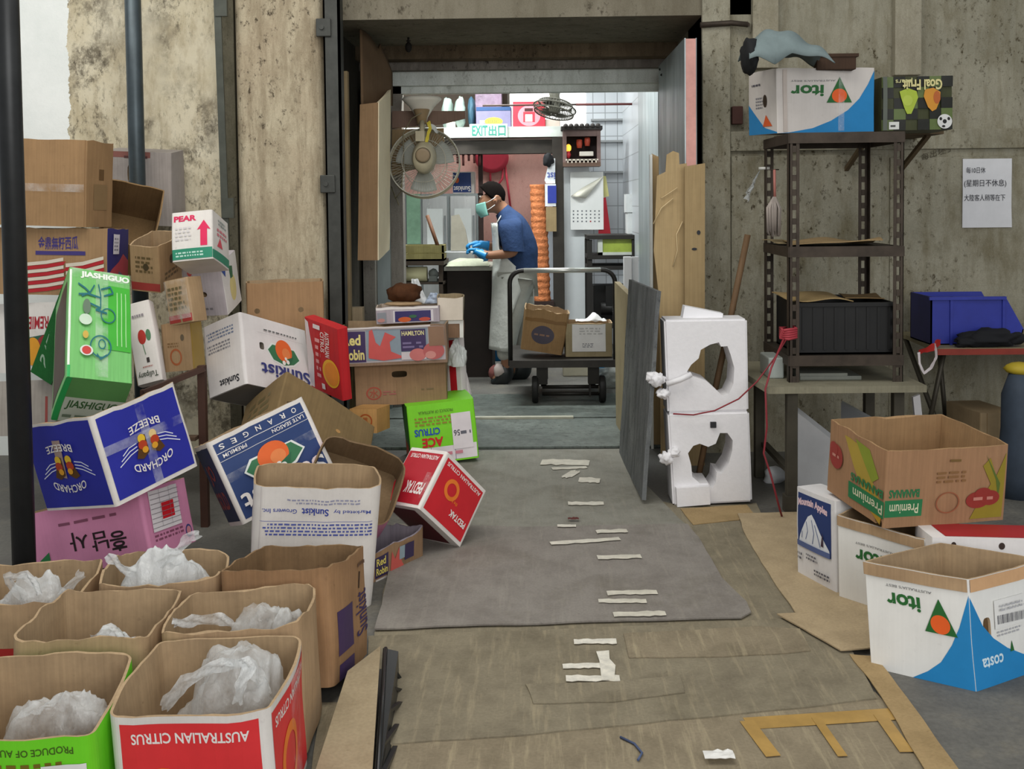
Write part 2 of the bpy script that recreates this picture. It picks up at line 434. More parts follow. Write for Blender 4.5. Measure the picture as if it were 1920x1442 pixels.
def patch(mb, pts, th, m=None, nu=10, nv=8, wob=0.0, seed=0, curl=None):
    """sheet with thickness spanned between four 3D corners, slightly uneven"""
    a, b, c, d = [Vector(p) for p in pts]; n = (b - a).cross(d - a).normalized()
    def fn(u, v, o):
        p = (a * (1 - u) + b * u) * (1 - v) + (d * (1 - u) + c * u) * v
        k = wob * noise.noise(p * 5 + Vector((seed * 3.3, seed, 0)))
        if curl: k += curl(u, v)
        return p + n * (k + o)
    mb.quadgrid(lambda u, v: fn(u, v, th / 2), nu, nv, m); mb.quadgrid(lambda u, v: fn(u, v, -th / 2), nu, nv, m)
    for vv in (0, 1): mb.quadgrid(lambda u, t: fn(u, vv, (t - .5) * th), nu, 1, m)
    for uu in (0, 1): mb.quadgrid(lambda v, t: fn(uu, v, (t - .5) * th), nv, 1, m)
    bmesh.ops.remove_doubles(mb.bm, verts=mb.bm.verts[:], dist=1e-5)
    return mb
def skin(pts, edges, radii, name, m, parent=None, sub=2, root=0, smooth=True):
    """one continuous limb/body surface grown over connected joints"""
    me = bpy.data.meshes.new(name); me.from_pydata([tuple(p) for p in pts], edges, [])
    o = bpy.data.objects.new(name, me); COL.objects.link(o)
    md = o.modifiers.new('skin', 'SKIN'); md.use_smooth_shade = smooth
    sv = me.skin_vertices[0].data
    for i, r in enumerate(radii):
        sv[i].radius = (r, r) if not isinstance(r, tuple) else r; sv[i].use_root = (i == root)
    sb = o.modifiers.new('sub', 'SUBSURF'); sb.levels = sub; sb.render_levels = sub
    me2 = bpy.data.meshes.new_from_object(o.evaluated_get(bpy.context.evaluated_depsgraph_get()))
    bpy.data.objects.remove(o); bpy.data.meshes.remove(me)
    me2.name = name; me2.materials.clear(); me2.materials.append(m)
    o = bpy.data.objects.new(name, me2); COL.objects.link(o)
    for p in me2.polygons: p.use_smooth = True
    if parent: o.parent = parent
    return o
# ================================================================ SETTING
YW = 5.5                                   # face of the wall with the passage
def zx(px, py, Y): p = at(px, py, Y); return p.x, p.z
XL = at(638, 400, YW).x; XR = at(1318, 400, YW).x; ZT = at(980, 33, YW).z
floor_m, nt, p = new('worn_asphalt')
a_ = noise_tex(nt, 3, 8, .7); b_ = noise_tex(nt, 60, 4, .7)
c_ = ramp(nt, a_, [(.3, '#53514d'), (.55, '#6b6963'), (.75, '#807a6c')])
nt.links.new(mix(nt, c_, ramp(nt, b_, [(.3, .72), (.7, 1.05)]), 1.0, 'MULTIPLY'), p.inputs['Base Color'])
nt.links.new(ramp(nt, a_, [(.3, .55), (.7, .85)]), p.inputs['Roughness']); bump(nt, p, b_, .2, .005)
m = MB(); m.box((-4.2, -4, -.12), (4.2, 12, 0)); struct('floor', m, floor_m)
PL_L = plaster('old_limewash', '#c9bda0', '#d8cfb6', '#97876a', '#3f3628', .50, .42, 1.25)
PL_C = plaster('column_limewash', '#b4a58c', '#c9bea4', '#85765f', '#40362b', .55, .55, 1.2)
PL_R = plaster('grey_green_concrete', '#918d7c', '#a5a08e', '#6b6146', '#3b301b', .52, .36, 1.4)
PL_S = plaster('soffit_concrete', '#7d7767', '#8b8474', '#5f5747', '#352e24', .4, .3, .9)
# left stretch of wall: white emulsion to the far left, then dirty limewash
lw, nt, p = new('half_painted_wall')
tc = N(nt, 'ShaderNodeTexCoord'); sx = N(nt, 'ShaderNodeSeparateXYZ'); nt.links.new(tc.outputs['Object'], sx.inputs[0])
nz = noise_tex(nt, 6, 6, .7); ad = N(nt, 'ShaderNodeMath', operation='MULTIPLY_ADD'); ad.inputs[1].default_value = .12
nt.links.new(nz, ad.inputs[0]); nt.links.new(sx.outputs[0], ad.inputs[2])
gt = N(nt, 'ShaderNodeMath', operation='GREATER_THAN'); nt.links.new(ad.outputs[0], gt.inputs[0]); gt.inputs[1].default_value = at(130, 130, YW).x + .06
for n_ in [x for x in PL_L.node_tree.nodes if x.type == 'BSDF_PRINCIPLED']: pass
a1 = noise_tex(nt, 2.0, 8, .68); s1 = noise_tex(nt, 7, 7, .72, (1.6, 1.6, .6)); g1 = noise_tex(nt, 4.5, 9, .78, (1, 1, .9)); f1 = noise_tex(nt, 30, 6, .75, (1, 1, .5))
cc = mix(nt, '#cbbfa1', '#d9d0b8', ramp(nt, a1, [(.38, 0.0), (.62, 1.0)]))
cc = mix(nt, cc, '#9c8c6d', ramp(nt, s1, [(.46, 0.0), (.62, .5)]))
bz = ramp(nt, noise_tex(nt, 1.7, 4, .6), [(.35, 0.0), (.50, 1.0)])
cc = mix(nt, cc, '#473d2d', mix(nt, 0.0, ramp(nt, g1, [(.50, 0.0), (.60, .8)]), bz))
cc = mix(nt, cc, '#3f3628', mix(nt, 0.0, ramp(nt, f1, [(.53, 0.0), (.62, .75)]), bz))
wh = mix(nt, '#f0f2ee', '#dfe3df', ramp(nt, a1, [(.4, 0.0), (.7, 1.0)]))
nt.links.new(mix(nt, wh, cc, gt.outputs[0]), p.inputs['Base Color']); p.inputs['Roughness'].default_value = .85
bump(nt, p, g1, .25, .02)
xc = at(432, 300, YW).x
m = MB(); m.box((-4.2, YW, 0), (xc, 6.0, 3.4)); struct('wall_left', m, lw)
# rounded column between corner and passage
x0, x1 = at(440, 300, 5.44).x, at(616, 300, 5.44).x
m = MB(); n = 26
pts = []
for i in range(n + 1):
    t = math.pi * i / n; e = .45
    pts.append((x0 + (x1 - x0) * (.5 - .5 * math.copysign(abs(math.cos(t)) ** e, math.cos(t))), 5.62 - .22 * abs(math.sin(t)) ** e, 0))
m.prism(pts, (0, 0, 3.4)); o = struct('trim_1', m, PL_C)
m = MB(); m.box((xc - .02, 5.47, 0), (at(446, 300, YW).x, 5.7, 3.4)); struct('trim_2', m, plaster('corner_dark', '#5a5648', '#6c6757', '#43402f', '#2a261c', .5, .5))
# lintel / beams over the passage
m = MB(); m.box((x1 - .05, YW, ZT), (XR + .3, 6.42, 3.4)); struct('wall_back', m, PL_S)
m = MB(); m.box((XL - .2, 6.42, at(980, 108, 6.42).z), (XR + .3, 6.56, ZT + .3)); struct('trim_3', m, plaster('brown_beam', '#655745', '#776854', '#4b3f31', '#2b241b', .5, .5))
m = MB(); m.box((XL - .2, 6.56, at(980, 129, 6.56).z), (XR + .3, 6.64, ZT + .2)); struct('trim_4', m, plaster('grey_beam', '#7b746d', '#8e8880', '#575149', '#332e29', .5, .5))
WB = plaster('white_beam', '#d5dcd6', '#e3e8e3', '#a8ada4', '#6f6f66', .3, .35)
zb0 = at(980, 160, 6.7).z
m = MB(); m.box((XL, 6.64, zb0), (XR + .1, 6.78, at(980, 126, 6.64).z + .1)); m.box((XL, 6.68, zb0 - .045), (XR + .1, 6.76, zb0)); struct('trim_5', m, WB)
# reveal walls inside the passage
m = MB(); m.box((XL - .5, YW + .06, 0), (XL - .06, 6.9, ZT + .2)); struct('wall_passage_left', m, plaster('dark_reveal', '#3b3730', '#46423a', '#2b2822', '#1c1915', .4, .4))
m = MB(); m.box((XR, YW + .02, 0), (XR + .5, 6.9, ZT + .2)); struct('wall_passage_right', m, PL_S)
# right stretch of wall with cast strips and boards
m = MB(); m.box((XR - .0, YW, 0), (4.2, 6.0, 3.4)); struct('wall_right', m, PL_R)
PAN = plaster('pale_board', '#9b9482', '#aba592', '#787058', '#3d3526', .35, .3)
def strip(i, px0, py0, px1, py1, pr, mt=PL_R, z1=None):
    a0 = at(px0, py1, YW); b0 = at(px1, py0, YW)
    m = MB(); m.box((a0.x, YW - pr, a0.z), (b0.x, YW, z1 or b0.z)); struct('trim_%d' % i, m, mt, bevel=.004)
strip(6, 1318, 20, 1367, 1200, .035, PL_R, 3.4)
strip(7, 1408, 10, 1456, 130, .05, PAN, 3.4)
strip(8, 1672, 10, 1722, 143, .05, PAN, 3.4)
strip(9, 1368, 238, 2150, 284, .022, PL_R)
strip(10, 1371, 290, 1652, 900, .015, PL_R)
strip(11, 1665, 290, 2150, 900, .012, PL_R)
# steel guard post at the left edge of the passage, with its brackets
gs = ink('#4b4c48', .5, .35, .4, .4, 14)
m = MB(); a0 = at(612, 300, 5.4); b0 = at(641, 300, 5.4)
m.box((a0.x, 5.38, 0), (b0.x, 5.42, 3.4)); m.box((a0.x, 5.38, 0), (a0.x + .008, 5.5, 3.4)); m.box((b0.x - .008, 5.38, 0), (b0.x, 5.5, 3.4)); struct('trim_12', m, gs)
# dark steel strip standing in the corner beside the column
t_ = thing('steel_strip', 'tall narrow dark steel strip fixed in the wall corner left of the rounded column', 'metal strip', (at(433, 300, 5.36).x, 5.36, 0))
dst = ink('#54574f', .55, .35, .3, .4, 10)
m = MB(); m.bar((-.03, 0, .9), (-.055, 0, 2.6), .035, .012, dst); m.build('strip', dst, t_)
for px, py in ((417, 12), (430, 390)):
    q = at(px, py, 5.36); m = MB(); m.box((-.035, -.012, -.05), (.025, .012, .05)); m.build('bracket', dst, t_, loc=q - t_.location)
for (px, py) in ((604, 52), (612, 345)):
    q = at(px, py, 5.38); m = MB(); m.box((-.03, -.012, -.045), (.045, .01, .045), None, None, .004); m.lathe([(.012, -.022), (.012, 0)], (0, 0, 0), None, 10, 'Y')
    single(m, 'wall_bracket', gs, 'small dark hinge bracket on the guard post, %s one' % ('upper' if py < 100 else 'lower'), 'bracket', 'brackets on the guard post', loc=q)
# two free-standing pipe posts on the left
pm = ink('#43474a', .45, .3, .55, .45, 8)
for (px, pxr, Y, lab, col) in ((0, 43, 3.12, 'thick dark pipe post at the left edge in front of the blue carton', '#3a3b3c'), (239, 269, 5.17, 'blue-grey pipe post rising behind the open brown carton', '#4b555a')):
    a0 = at((px + pxr) / 2 if px else 19, 200, Y); r = (pxr - px) / 2 / F_ * Y
    m = MB(); m.lathe([(r, 0), (r, 3.4)], (0, 0, 0), None, 24); m.lathe([(r * 1.9, 0), (r * 1.9, .012), (r * 1.05, .02)], (0, 0, 0), None, 24)
    single(m, 'pipe_post', ink(col, .42, .35, .5, .45, 7), lab, 'post', None, loc=(a0.x, Y, 0))
# steel threshold plates in the passage
tp = plaster('worn_steel_plate', '#5c635f', '#757c76', '#474a45', '#2a2b28', .5, .4, 1.6); tp.node_tree.nodes['Principled BSDF'].inputs['Roughness'].default_value = .5
ya, yb, yc = on(980, 842).y, on(980, 789).y, on(980, 744).y
m = MB(); m.box((XL - .02, ya, 0), (XR, yb, .014)); struct('trim_13', m, tp, bevel=.003)
m = MB(); m.box((XL - .02, yb + .01, 0), (XR, yc, .02)); struct('trim_14', m, tp, bevel=.003)
m = MB(); m.box((at(890, 790, yb).x, yb - .02, .012), (at(1075, 788, yb).x, yb + .02, .026)); struct('trim_15', m, ink('#b9b7a6', .6, .3))
# ------------------------------------------------ kitchen shell
m = MB(); m.box((-3.2, 6.9, 2.85), (2.6, 11.6, 2.95)); struct('ceiling', m, ink('#cfd3cf', .8))
pinkw = plaster('pink_wall', '#d7a79c', '#e2b7ac', '#c49386', '#a77a6e', .25, .2, .9)
m = MB(); m.box((-3.2, 11.2, 0), (2.6, 11.4, 2.9)); struct('wall_kitchen_far', m, pinkw)
m = MB(); m.box((-3.3, 6.9, 0), (-3.2, 11.2, 2.9)); struct('wall_kitchen_left', m, ink('#c9cdc8', .7))
m = MB(); m.box((-3.2, 6.72, 0), (at(733, 400, 6.8).x - .0, 6.9, 2.9)); struct('wall_kitchen_front', m, ink('#6d6a63', .7, .3))
tl, nt, p = new('white_tiles')
tc = N(nt, 'ShaderNodeTexCoord'); mp = N(nt, 'ShaderNodeMapping'); mp.inputs['Rotation'].default_value = (math.pi / 2, 0, 0); br = N(nt, 'ShaderNodeTexBrick')
nt.links.new(tc.outputs['Object'], mp.inputs[0]); nt.links.new(mp.outputs[0], br.inputs[0]); br.offset = 0; br.inputs['Scale'].default_value = 1
br.inputs['Brick Width'].default_value = .11; br.inputs['Row Height'].default_value = .21; br.inputs['Mortar Size'].default_value = .004
br.inputs['Color1'].default_value = lin('#bfc4c8'); br.inputs['Color2'].default_value = lin('#b8bdc2'); br.inputs['Mortar'].default_value = lin('#8b8f92')
nt.links.new(br.outputs[0], p.inputs['Base Color']); p.inputs['Roughness'].default_value = .3
x9 = at(1100, 300, 9.7).x
m = MB(); m.box((x9, 9.7, 0), (2.6, 9.85, 2.9)); struct('wall_tiled', m, tl)
m = MB(); xr = at(1197, 300, 8.05).x
m.box((xr + .0, 6.78, 0), (xr + .12, 8.05, zb0 + .1)); struct('wall_steel', m, steel('#aeb9bb', .38))
m = MB(); m.box((xr + .02, 8.05, 0), (xr + .14, 9.7, 2.9)); struct('wall_kitchen_right', m, tl)
for yy in (224, 264, 322):
    m = MB(); a0 = at(1108, yy + 3, 9.68); m.box((a0.x, 9.66, a0.z), (xr + .02, 9.7, a0.z + .018)); struct('trim_%d' % (26 + (yy > 230) + (yy > 300)), m, ink('#8d9091', .5))
# left jamb of the kitchen opening
m = MB(); a0 = at(728, 400, 6.72); b0 = at(757, 400, 6.72)
jm = plaster('grey_jamb', '#7f7a72', '#918c84', '#5f5a52', '#3b3731', .35, .4)
m.box((a0.x, 6.68, 0), (b0.x, 6.8, zb0)); struct('trim_16', m, jm)
m = MB(); a0 = at(703, 560, 6.6); b0 = at(732, 560, 6.6); m.box((a0.x, 6.6, 0), (b0.x, 6.66, 2.0)); struct('trim_17', m, steel('#9aa5a5', .4))
m = MB(); a0 = at(682, 560, 6.5); b0 = at(704, 560, 6.5); m.box((a0.x, 6.5, 0), (b0.x, 6.6, 2.0)); struct('trim_18', m, jm)
# partition deep inside: dark beam, post, white shelf fascia
dk = ink('#38332d', .7, .3); YP = 9.3
m = MB(); a0 = at(825, 290, YP); b0 = at(1046, 262, YP); m.box((a0.x - 1.3, YP - .06, a0.z), (b0.x, YP + .1, b0.z)); struct('trim_19', m, dk)
m = MB(); a0 = at(1039, 700, YP - .1); b0 = at(1056, 258, YP - .1); m.box((a0.x, YP - .14, 0), (b0.x, YP - .06, b0.z)); struct('trim_20', m, dk)
m = MB(); a0 = at(826, 260, YP); b0 = at(1054, 238, YP); m.box((a0.x - 1.3, YP - .1, a0.z), (b0.x, 10.0, b0.z)); struct('trim_21', m, ink('#d0d6d0', .5, .25)); ZSH = b0.z
m = MB(); a0 = at(902, 400, YP + .5); m.box((a0.x - .02, YP + .48, 0), (a0.x + .02, YP + .54, 1.75)); struct('trim_22', m, ink('#3d2a26', .6))
m = MB(); a0 = at(1057, 520, 9.35); b0 = at(1104, 312, 9.35); m.box((a0.x, 9.3, .85), (b0.x, 9.42, b0.z)); m.box((a0.x, 9.3, 0), (b0.x, 9.42, .85)); struct('trim_23', m, ink('#e3e8ea', .4, .06))
m = MB(); a0 = at(1024, 600, 9.6); b0 = at(1040, 500, 9.6); m.box((a0.x, 9.6, 0), (b0.x, 9.66, 1.2)); struct('trim_24', m, ink('#c3cbd3', .5))
# bright window high in the far kitchen wall
lit, nt, p = new('daylit_pane'); p.inputs['Emission Color'].default_value = lin('#f4f8f4'); p.inputs['Emission Strength'].default_value = 1.1
a0 = at(956, 236, 10.9); b0 = at(1098, 165, 10.9)
m = MB(); m.box((a0.x, 10.95, a0.z - .1), (b0.x, 10.97, b0.z)); w_ = struct('window_1', m, lit)
fm = ink('#4b463f', .6)
m = MB()
for xx in (a0.x - .05, b0.x): m.box((xx, 10.9, a0.z - .1), (xx + .05, 11.0, b0.z + .05), fm)
m.box((a0.x, 10.9, b0.z), (b0.x, 11.0, b0.z + .05), fm); m.build('window_frame', fm, w_)
m = MB(); m.box((-3.2, 10.02, ZSH), (at(952, 188, 10.1).x, 10.2, 2.85)); struct('trim_25', m, ink('#33291f', .8, .3))  # added dark panel stands in for the unlit void above the shelf
# ================================================================ FLOOR COVERINGS
def sheet(name, label, cat, px, z, th, mt, kids=None, lift=None, group=None):
    """cardboard / lino sheet lying on the floor; outline given as points on the ground"""
    P = [on(x, y, z) for x, y in px]; c = sum(P, Vector()) / len(P)
    t = bmesh.new(); f = t.faces.new([t.verts.new((p.x - c.x, p.y - c.y, 0)) for p in P]); f.normal_update()
    if f.normal.z < 0: f.normal_flip()
    xs = [v.co.x for v in t.verts]; ys = [v.co.y for v in t.verts]
    for k in range(1, 22):
        for ax, lo, hi in ((0, min(xs), max(xs)), (1, min(ys), max(ys))):
            q = [0, 0, 0]; q[ax] = lo + (hi - lo) * k / 22; nn = [0, 0, 0]; nn[ax] = 1
            bmesh.ops.bisect_plane(t, geom=t.verts[:] + t.edges[:] + t.faces[:], plane_co=q, plane_no=nn)
    r = bmesh.ops.extrude_face_region(t, geom=t.faces[:])
    top = [g for g in r['geom'] if isinstance(g, bmesh.types.BMVert)]
    for v in top: v.co.z += th
    for v in t.verts:
        w = Vector((v.co.x + c.x, v.co.y + c.y, 0))
        v.co.z += abs(noise.noise(w * 2.5)) * .004 + (lift(w) if lift else 0)
        n2 = noise.noise(w * 9 + Vector((0, 0, z * 900))) * .006
        v.co.x += n2; v.co.y += noise.noise(w * 9 - Vector((3, 0, z * 500))) * .006
    bmesh.ops.recalc_face_normals(t, faces=t.faces[:])
    mb = MB(); mb.add(t, mb.mi(mt)); return single(mb, name, mt, label, cat, group, loc=(c.x, c.y, z))
def scuffed(mt, col, amt=.5):
    nt = mt.node_tree; p = nt.nodes['Principled BSDF']; l = p.inputs['Base Color'].links[0].from_socket
    s1 = noise_tex(nt, 6, 5, .7, (6, .5, 1)); s2 = noise_tex(nt, 2.2, 6, .7)
    c = mix(nt, l, col, ramp(nt, s1, [(.52, 0.0), (.70, amt)])); c = mix(nt, c, '#57503f', ramp(nt, s2, [(.52, 0.0), (.75, .55)]))
    nt.links.new(c, p.inputs['Base Color']); return mt
FB1 = scuffed(board('#89806c', '#5f5749', .85, .7), '#a99c80'); FB2 = scuffed(board('#90846e', '#665c4b', .85, .65), '#b3a688', .6); FB3 = board('#a98a58', '#7b6238', .85, .6)
FB4 = board('#b39a72', '#7c684a', .85, .55); LINO = scuffed(board('#8b857e', '#665f59', .7, .65), '#999389', .4); LINO2 = scuffed(board('#8c8a80', '#69655b', .7, .65), '#9c978a', .4)
sheet('floor_cardboard', 'large dirty tan cardboard sheet along the right side of the grey mats', 'cardboard sheet',
      [(880, 852), (1165, 846), (1215, 935), (1280, 950), (1420, 945), (1440, 1000), (1500, 1150), (1560, 1215), (700, 1215), (720, 1100)], .001, .003, FB1)
sheet('floor_cardboard', 'worn cardboard sheet across the foreground floor with a scuffed front edge', 'cardboard sheet',
      [(690, 1195), (1000, 1185), (1420, 1165), (1500, 1160), (1600, 1225), (1645, 1312), (1500, 1330), (1150, 1366), (1000, 1380), (690, 1400)], .006, .004, FB1)
sheet('floor_cardboard', 'nearest cardboard sheet at the bottom with yellow tape remnants', 'cardboard sheet',
      [(600, 1320), (1640, 1300), (1715, 1380), (1800, 1500), (1850, 1600), (560, 1600)], .003, .003, FB2)
sheet('cardboard_strip', 'narrow brown cardboard strip bordering the dark asphalt at lower right', 'cardboard strip',
      [(1592, 1228), (1640, 1232), (1700, 1310), (1800, 1450), (1880, 1560), (1800, 1560), (1730, 1440), (1655, 1310)], .0105, .003, FB3)
sheet('floor_mat', 'long grey floor mat leading up to the steel threshold', 'mat',
      [(905, 846), (1163, 843), (1170, 862), (1215, 915), (1290, 990), (1240, 1000), (760, 1000), (775, 930), (850, 870)], .005, .004, LINO2)
mat_o = sheet('floor_mat', 'wide brownish grey floor mat with a curled right corner in mid floor', 'mat',
      [(740, 985), (1000, 990), (1290, 984), (1310, 1010), (1352, 1085), (1400, 1130), (1408, 1150), (1390, 1160), (1050, 1170), (702, 1181), (722, 1110)], .0095, .005, LINO)
sheet('floor_cardboard', 'thin curling cardboard strip across the foreground between the ragged tapes and the blue string', 'cardboard sheet',
      [(985, 1285), (1120, 1282), (1275, 1268), (1282, 1300), (1150, 1318), (1000, 1322)], .0105, .003, FB1)
sheet('floor_cardboard', 'dirty cardboard patch right of the ragged foreground tapes with a dark frayed edge', 'cardboard sheet',
      [(1170, 1190), (1420, 1176), (1500, 1180), (1520, 1222), (1360, 1234), (1180, 1236)], .0105, .003, FB2)
sheet('floor_cardboard', 'orange-brown cardboard piece under the white foam blocks', 'cardboard sheet',
      [(1275, 955), (1400, 948), (1418, 968), (1386, 976), (1300, 985)], .0045, .003, FB3)
sheet('floor_cardboard', 'light brown cardboard sheet lying beside the white fruit cartons on the right', 'cardboard sheet',
      [(1383, 966), (1498, 962), (1560, 1060), (1660, 1135), (1640, 1160), (1490, 1152), (1455, 1100), (1400, 1010)], .0052, .004, FB4, lift=lambda w: .012 * max(0, noise.noise(w * 1.7)))
sheet('cardboard_flap', 'folded light brown flap sticking out from under the white and blue fruit carton', 'cardboard sheet',
      [(1458, 1153), (1628, 1148), (1640, 1216), (1575, 1221), (1520, 1190)], .0165, .004, FB4)
tapem = ink('#d9d3c2', .35, .3, 0, .5, 20); tapey = ink('#b7924f', .45, .3, 0, .5, 9)
def tapes(name, label, L, z, mt, grp):
    for (x0, y0, x1, y1, wpx) in L:
        a0 = on(x0, y0, z); b0 = on(x1, y1, z); m = MB(); d = b0 - a0; h = wpx / F_ * a0.y * a0.y / CH / 2
        nn = Vector((-d.y, d.x, 0)).normalized() * h; k = 9; rn = random.Random(int(x0))
        A = [a0 + d * i / k + nn * (1 + rn.uniform(-.25, .25)) for i in range(k + 1)]; B = [a0 + d * i / k - nn * (1 + rn.uniform(-.25, .25)) for i in range(k + 1)]
        m.prism(A + B[::-1], (0, 0, .0012)); o = m.build(name, mt, origin=(a0 + b0) / 2); tag(o, label(x0, y0), 'tape', grp)
def tl_(x, y):
    if y > 1190: return 'ragged white tape strip on the foreground cardboard, %s' % {1203: 'farthest of the three', 1249: 'middle of the three', 1272: 'nearest of the three'}[y]
    return {866: 'broad white tape patch near the steel threshold', 879: 'thin tape strip under the broad patch near the threshold', 944: 'lone white tape strip mid way on the far grey mat',
            900: 'faint tape patch right of the torn stub on the far mat', 986: 'short dull tape strip at the joint of the two mats', 1019: 'longest white tape strip on the wide grey mat', 997: 'tape strip at upper right of the wide mat, above the long strip',
            1045: 'tape strip right of centre on the wide mat, below the long strip', 1112: 'brighter tape strip near the front right of the wide mat', 1127: 'dull tape strip just below the brighter one on the wide mat', 1152: 'tape strip by the front edge of the wide mat', 888: 'torn tape stub below the broad patch near the threshold'}[y]
tapes('tape_strip', tl_, [(1015, 866, 1105, 868, 10), (1035, 879, 1100, 876, 4), (1062, 888, 1080, 890, 14), (1085, 900, 1125, 901, 9), (1065, 944, 1132, 944, 6)], .0135, tapem, 'tape strips on the floor')
tapes('tape_strip', tl_, [(1045, 986, 1080, 986, 4), (1118, 997, 1176, 995, 6), (1032, 1019, 1162, 1010, 6), (1120, 1045, 1202, 1043, 7), (1138, 1112, 1232, 1110, 8), (1122, 1127, 1212, 1127, 7), (1150, 1152, 1248, 1150, 9)], .019, tapem, 'tape strips on the floor')
tapes('tape_strip', tl_, [(1076, 1203, 1156, 1203, 9), (1055, 1249, 1126, 1248, 9), (1061, 1272, 1162, 1272, 11)], .0145, ink('#e6e0d0', .3, .35, 0, .6, 30), 'tape strips on the floor')
m = MB(); P = [on(x, y, .016) for x, y in ((1118, 1222), (1142, 1220), (1143, 1236), (1154, 1248), (1152, 1274), (1128, 1276), (1124, 1240))]; m.prism(P, (0, 0, .0012)); single(m, 'tape_scrap', ink('#e6e0d0', .3, .35, 0, .6, 30), 'crumpled white tape scrap joining two ragged strips on the foreground floor', 'tape', origin=P[0])
for k, (a0, b0, wpx) in enumerate((((1400, 1357), (1690, 1338), 18), ((1400, 1352), (1450, 1418), 22), ((1530, 1346), (1580, 1418), 14), ((1650, 1340), (1700, 1410), 20))):
    A = on(*a0, .0085 + .0012 * (k > 0)); B = on(*b0, .0085 + .0012 * (k > 0)); m = MB(); d = (B - A); h = wpx / F_ * A.y * (1 if k else A.y / CH) / 1.6
    nn = Vector((-d.y, d.x, 0)).normalized() * h; m.prism([A + nn, B + nn, B - nn, A - nn], (0, 0, .001))
    o = m.build('packing_tape', tapey, origin=(A + B) / 2); tag(o, ('long yellow-brown packing tape across the nearest cardboard sheet', 'left leg of yellow-brown tape on the nearest sheet', 'middle leg of yellow-brown tape on the nearest sheet', 'right leg of yellow-brown tape on the nearest sheet')[k], 'tape', 'yellow tape on the floor')
for (x, y, lab) in ((1348, 1418, 'crumpled white paper scrap at the bottom of the floor'), (1075, 974, 'small dark red scrap on the far grey mat')):
    q = on(x, y, .017); m = MB(); s_ = .035 if y > 1000 else .022
    m.quadgrid(lambda u, v: ((u - .5) * 2 * s_, (v - .5) * s_, .004 + .008 * abs(noise.noise(Vector((u * 3, v * 3, x))))), 6, 4)
    o = single(m, 'paper_scrap', ink('#e9e7e2' if y > 1000 else '#5a2c28', .7), lab, 'scrap', loc=q); sm = o.modifiers.new('thick', 'SOLIDIFY'); sm.thickness = .001
m = MB(); m.tube([on(1163, 1382, .012), on(1190, 1395, .012), on(1204, 1412, .012), on(1196, 1425, .012)], .003, None, 6); single(m, 'string_scrap', ink('#4a5878', .6), 'short blue string scrap on the foreground cardboard', 'string', origin=on(1190, 1400, .012))
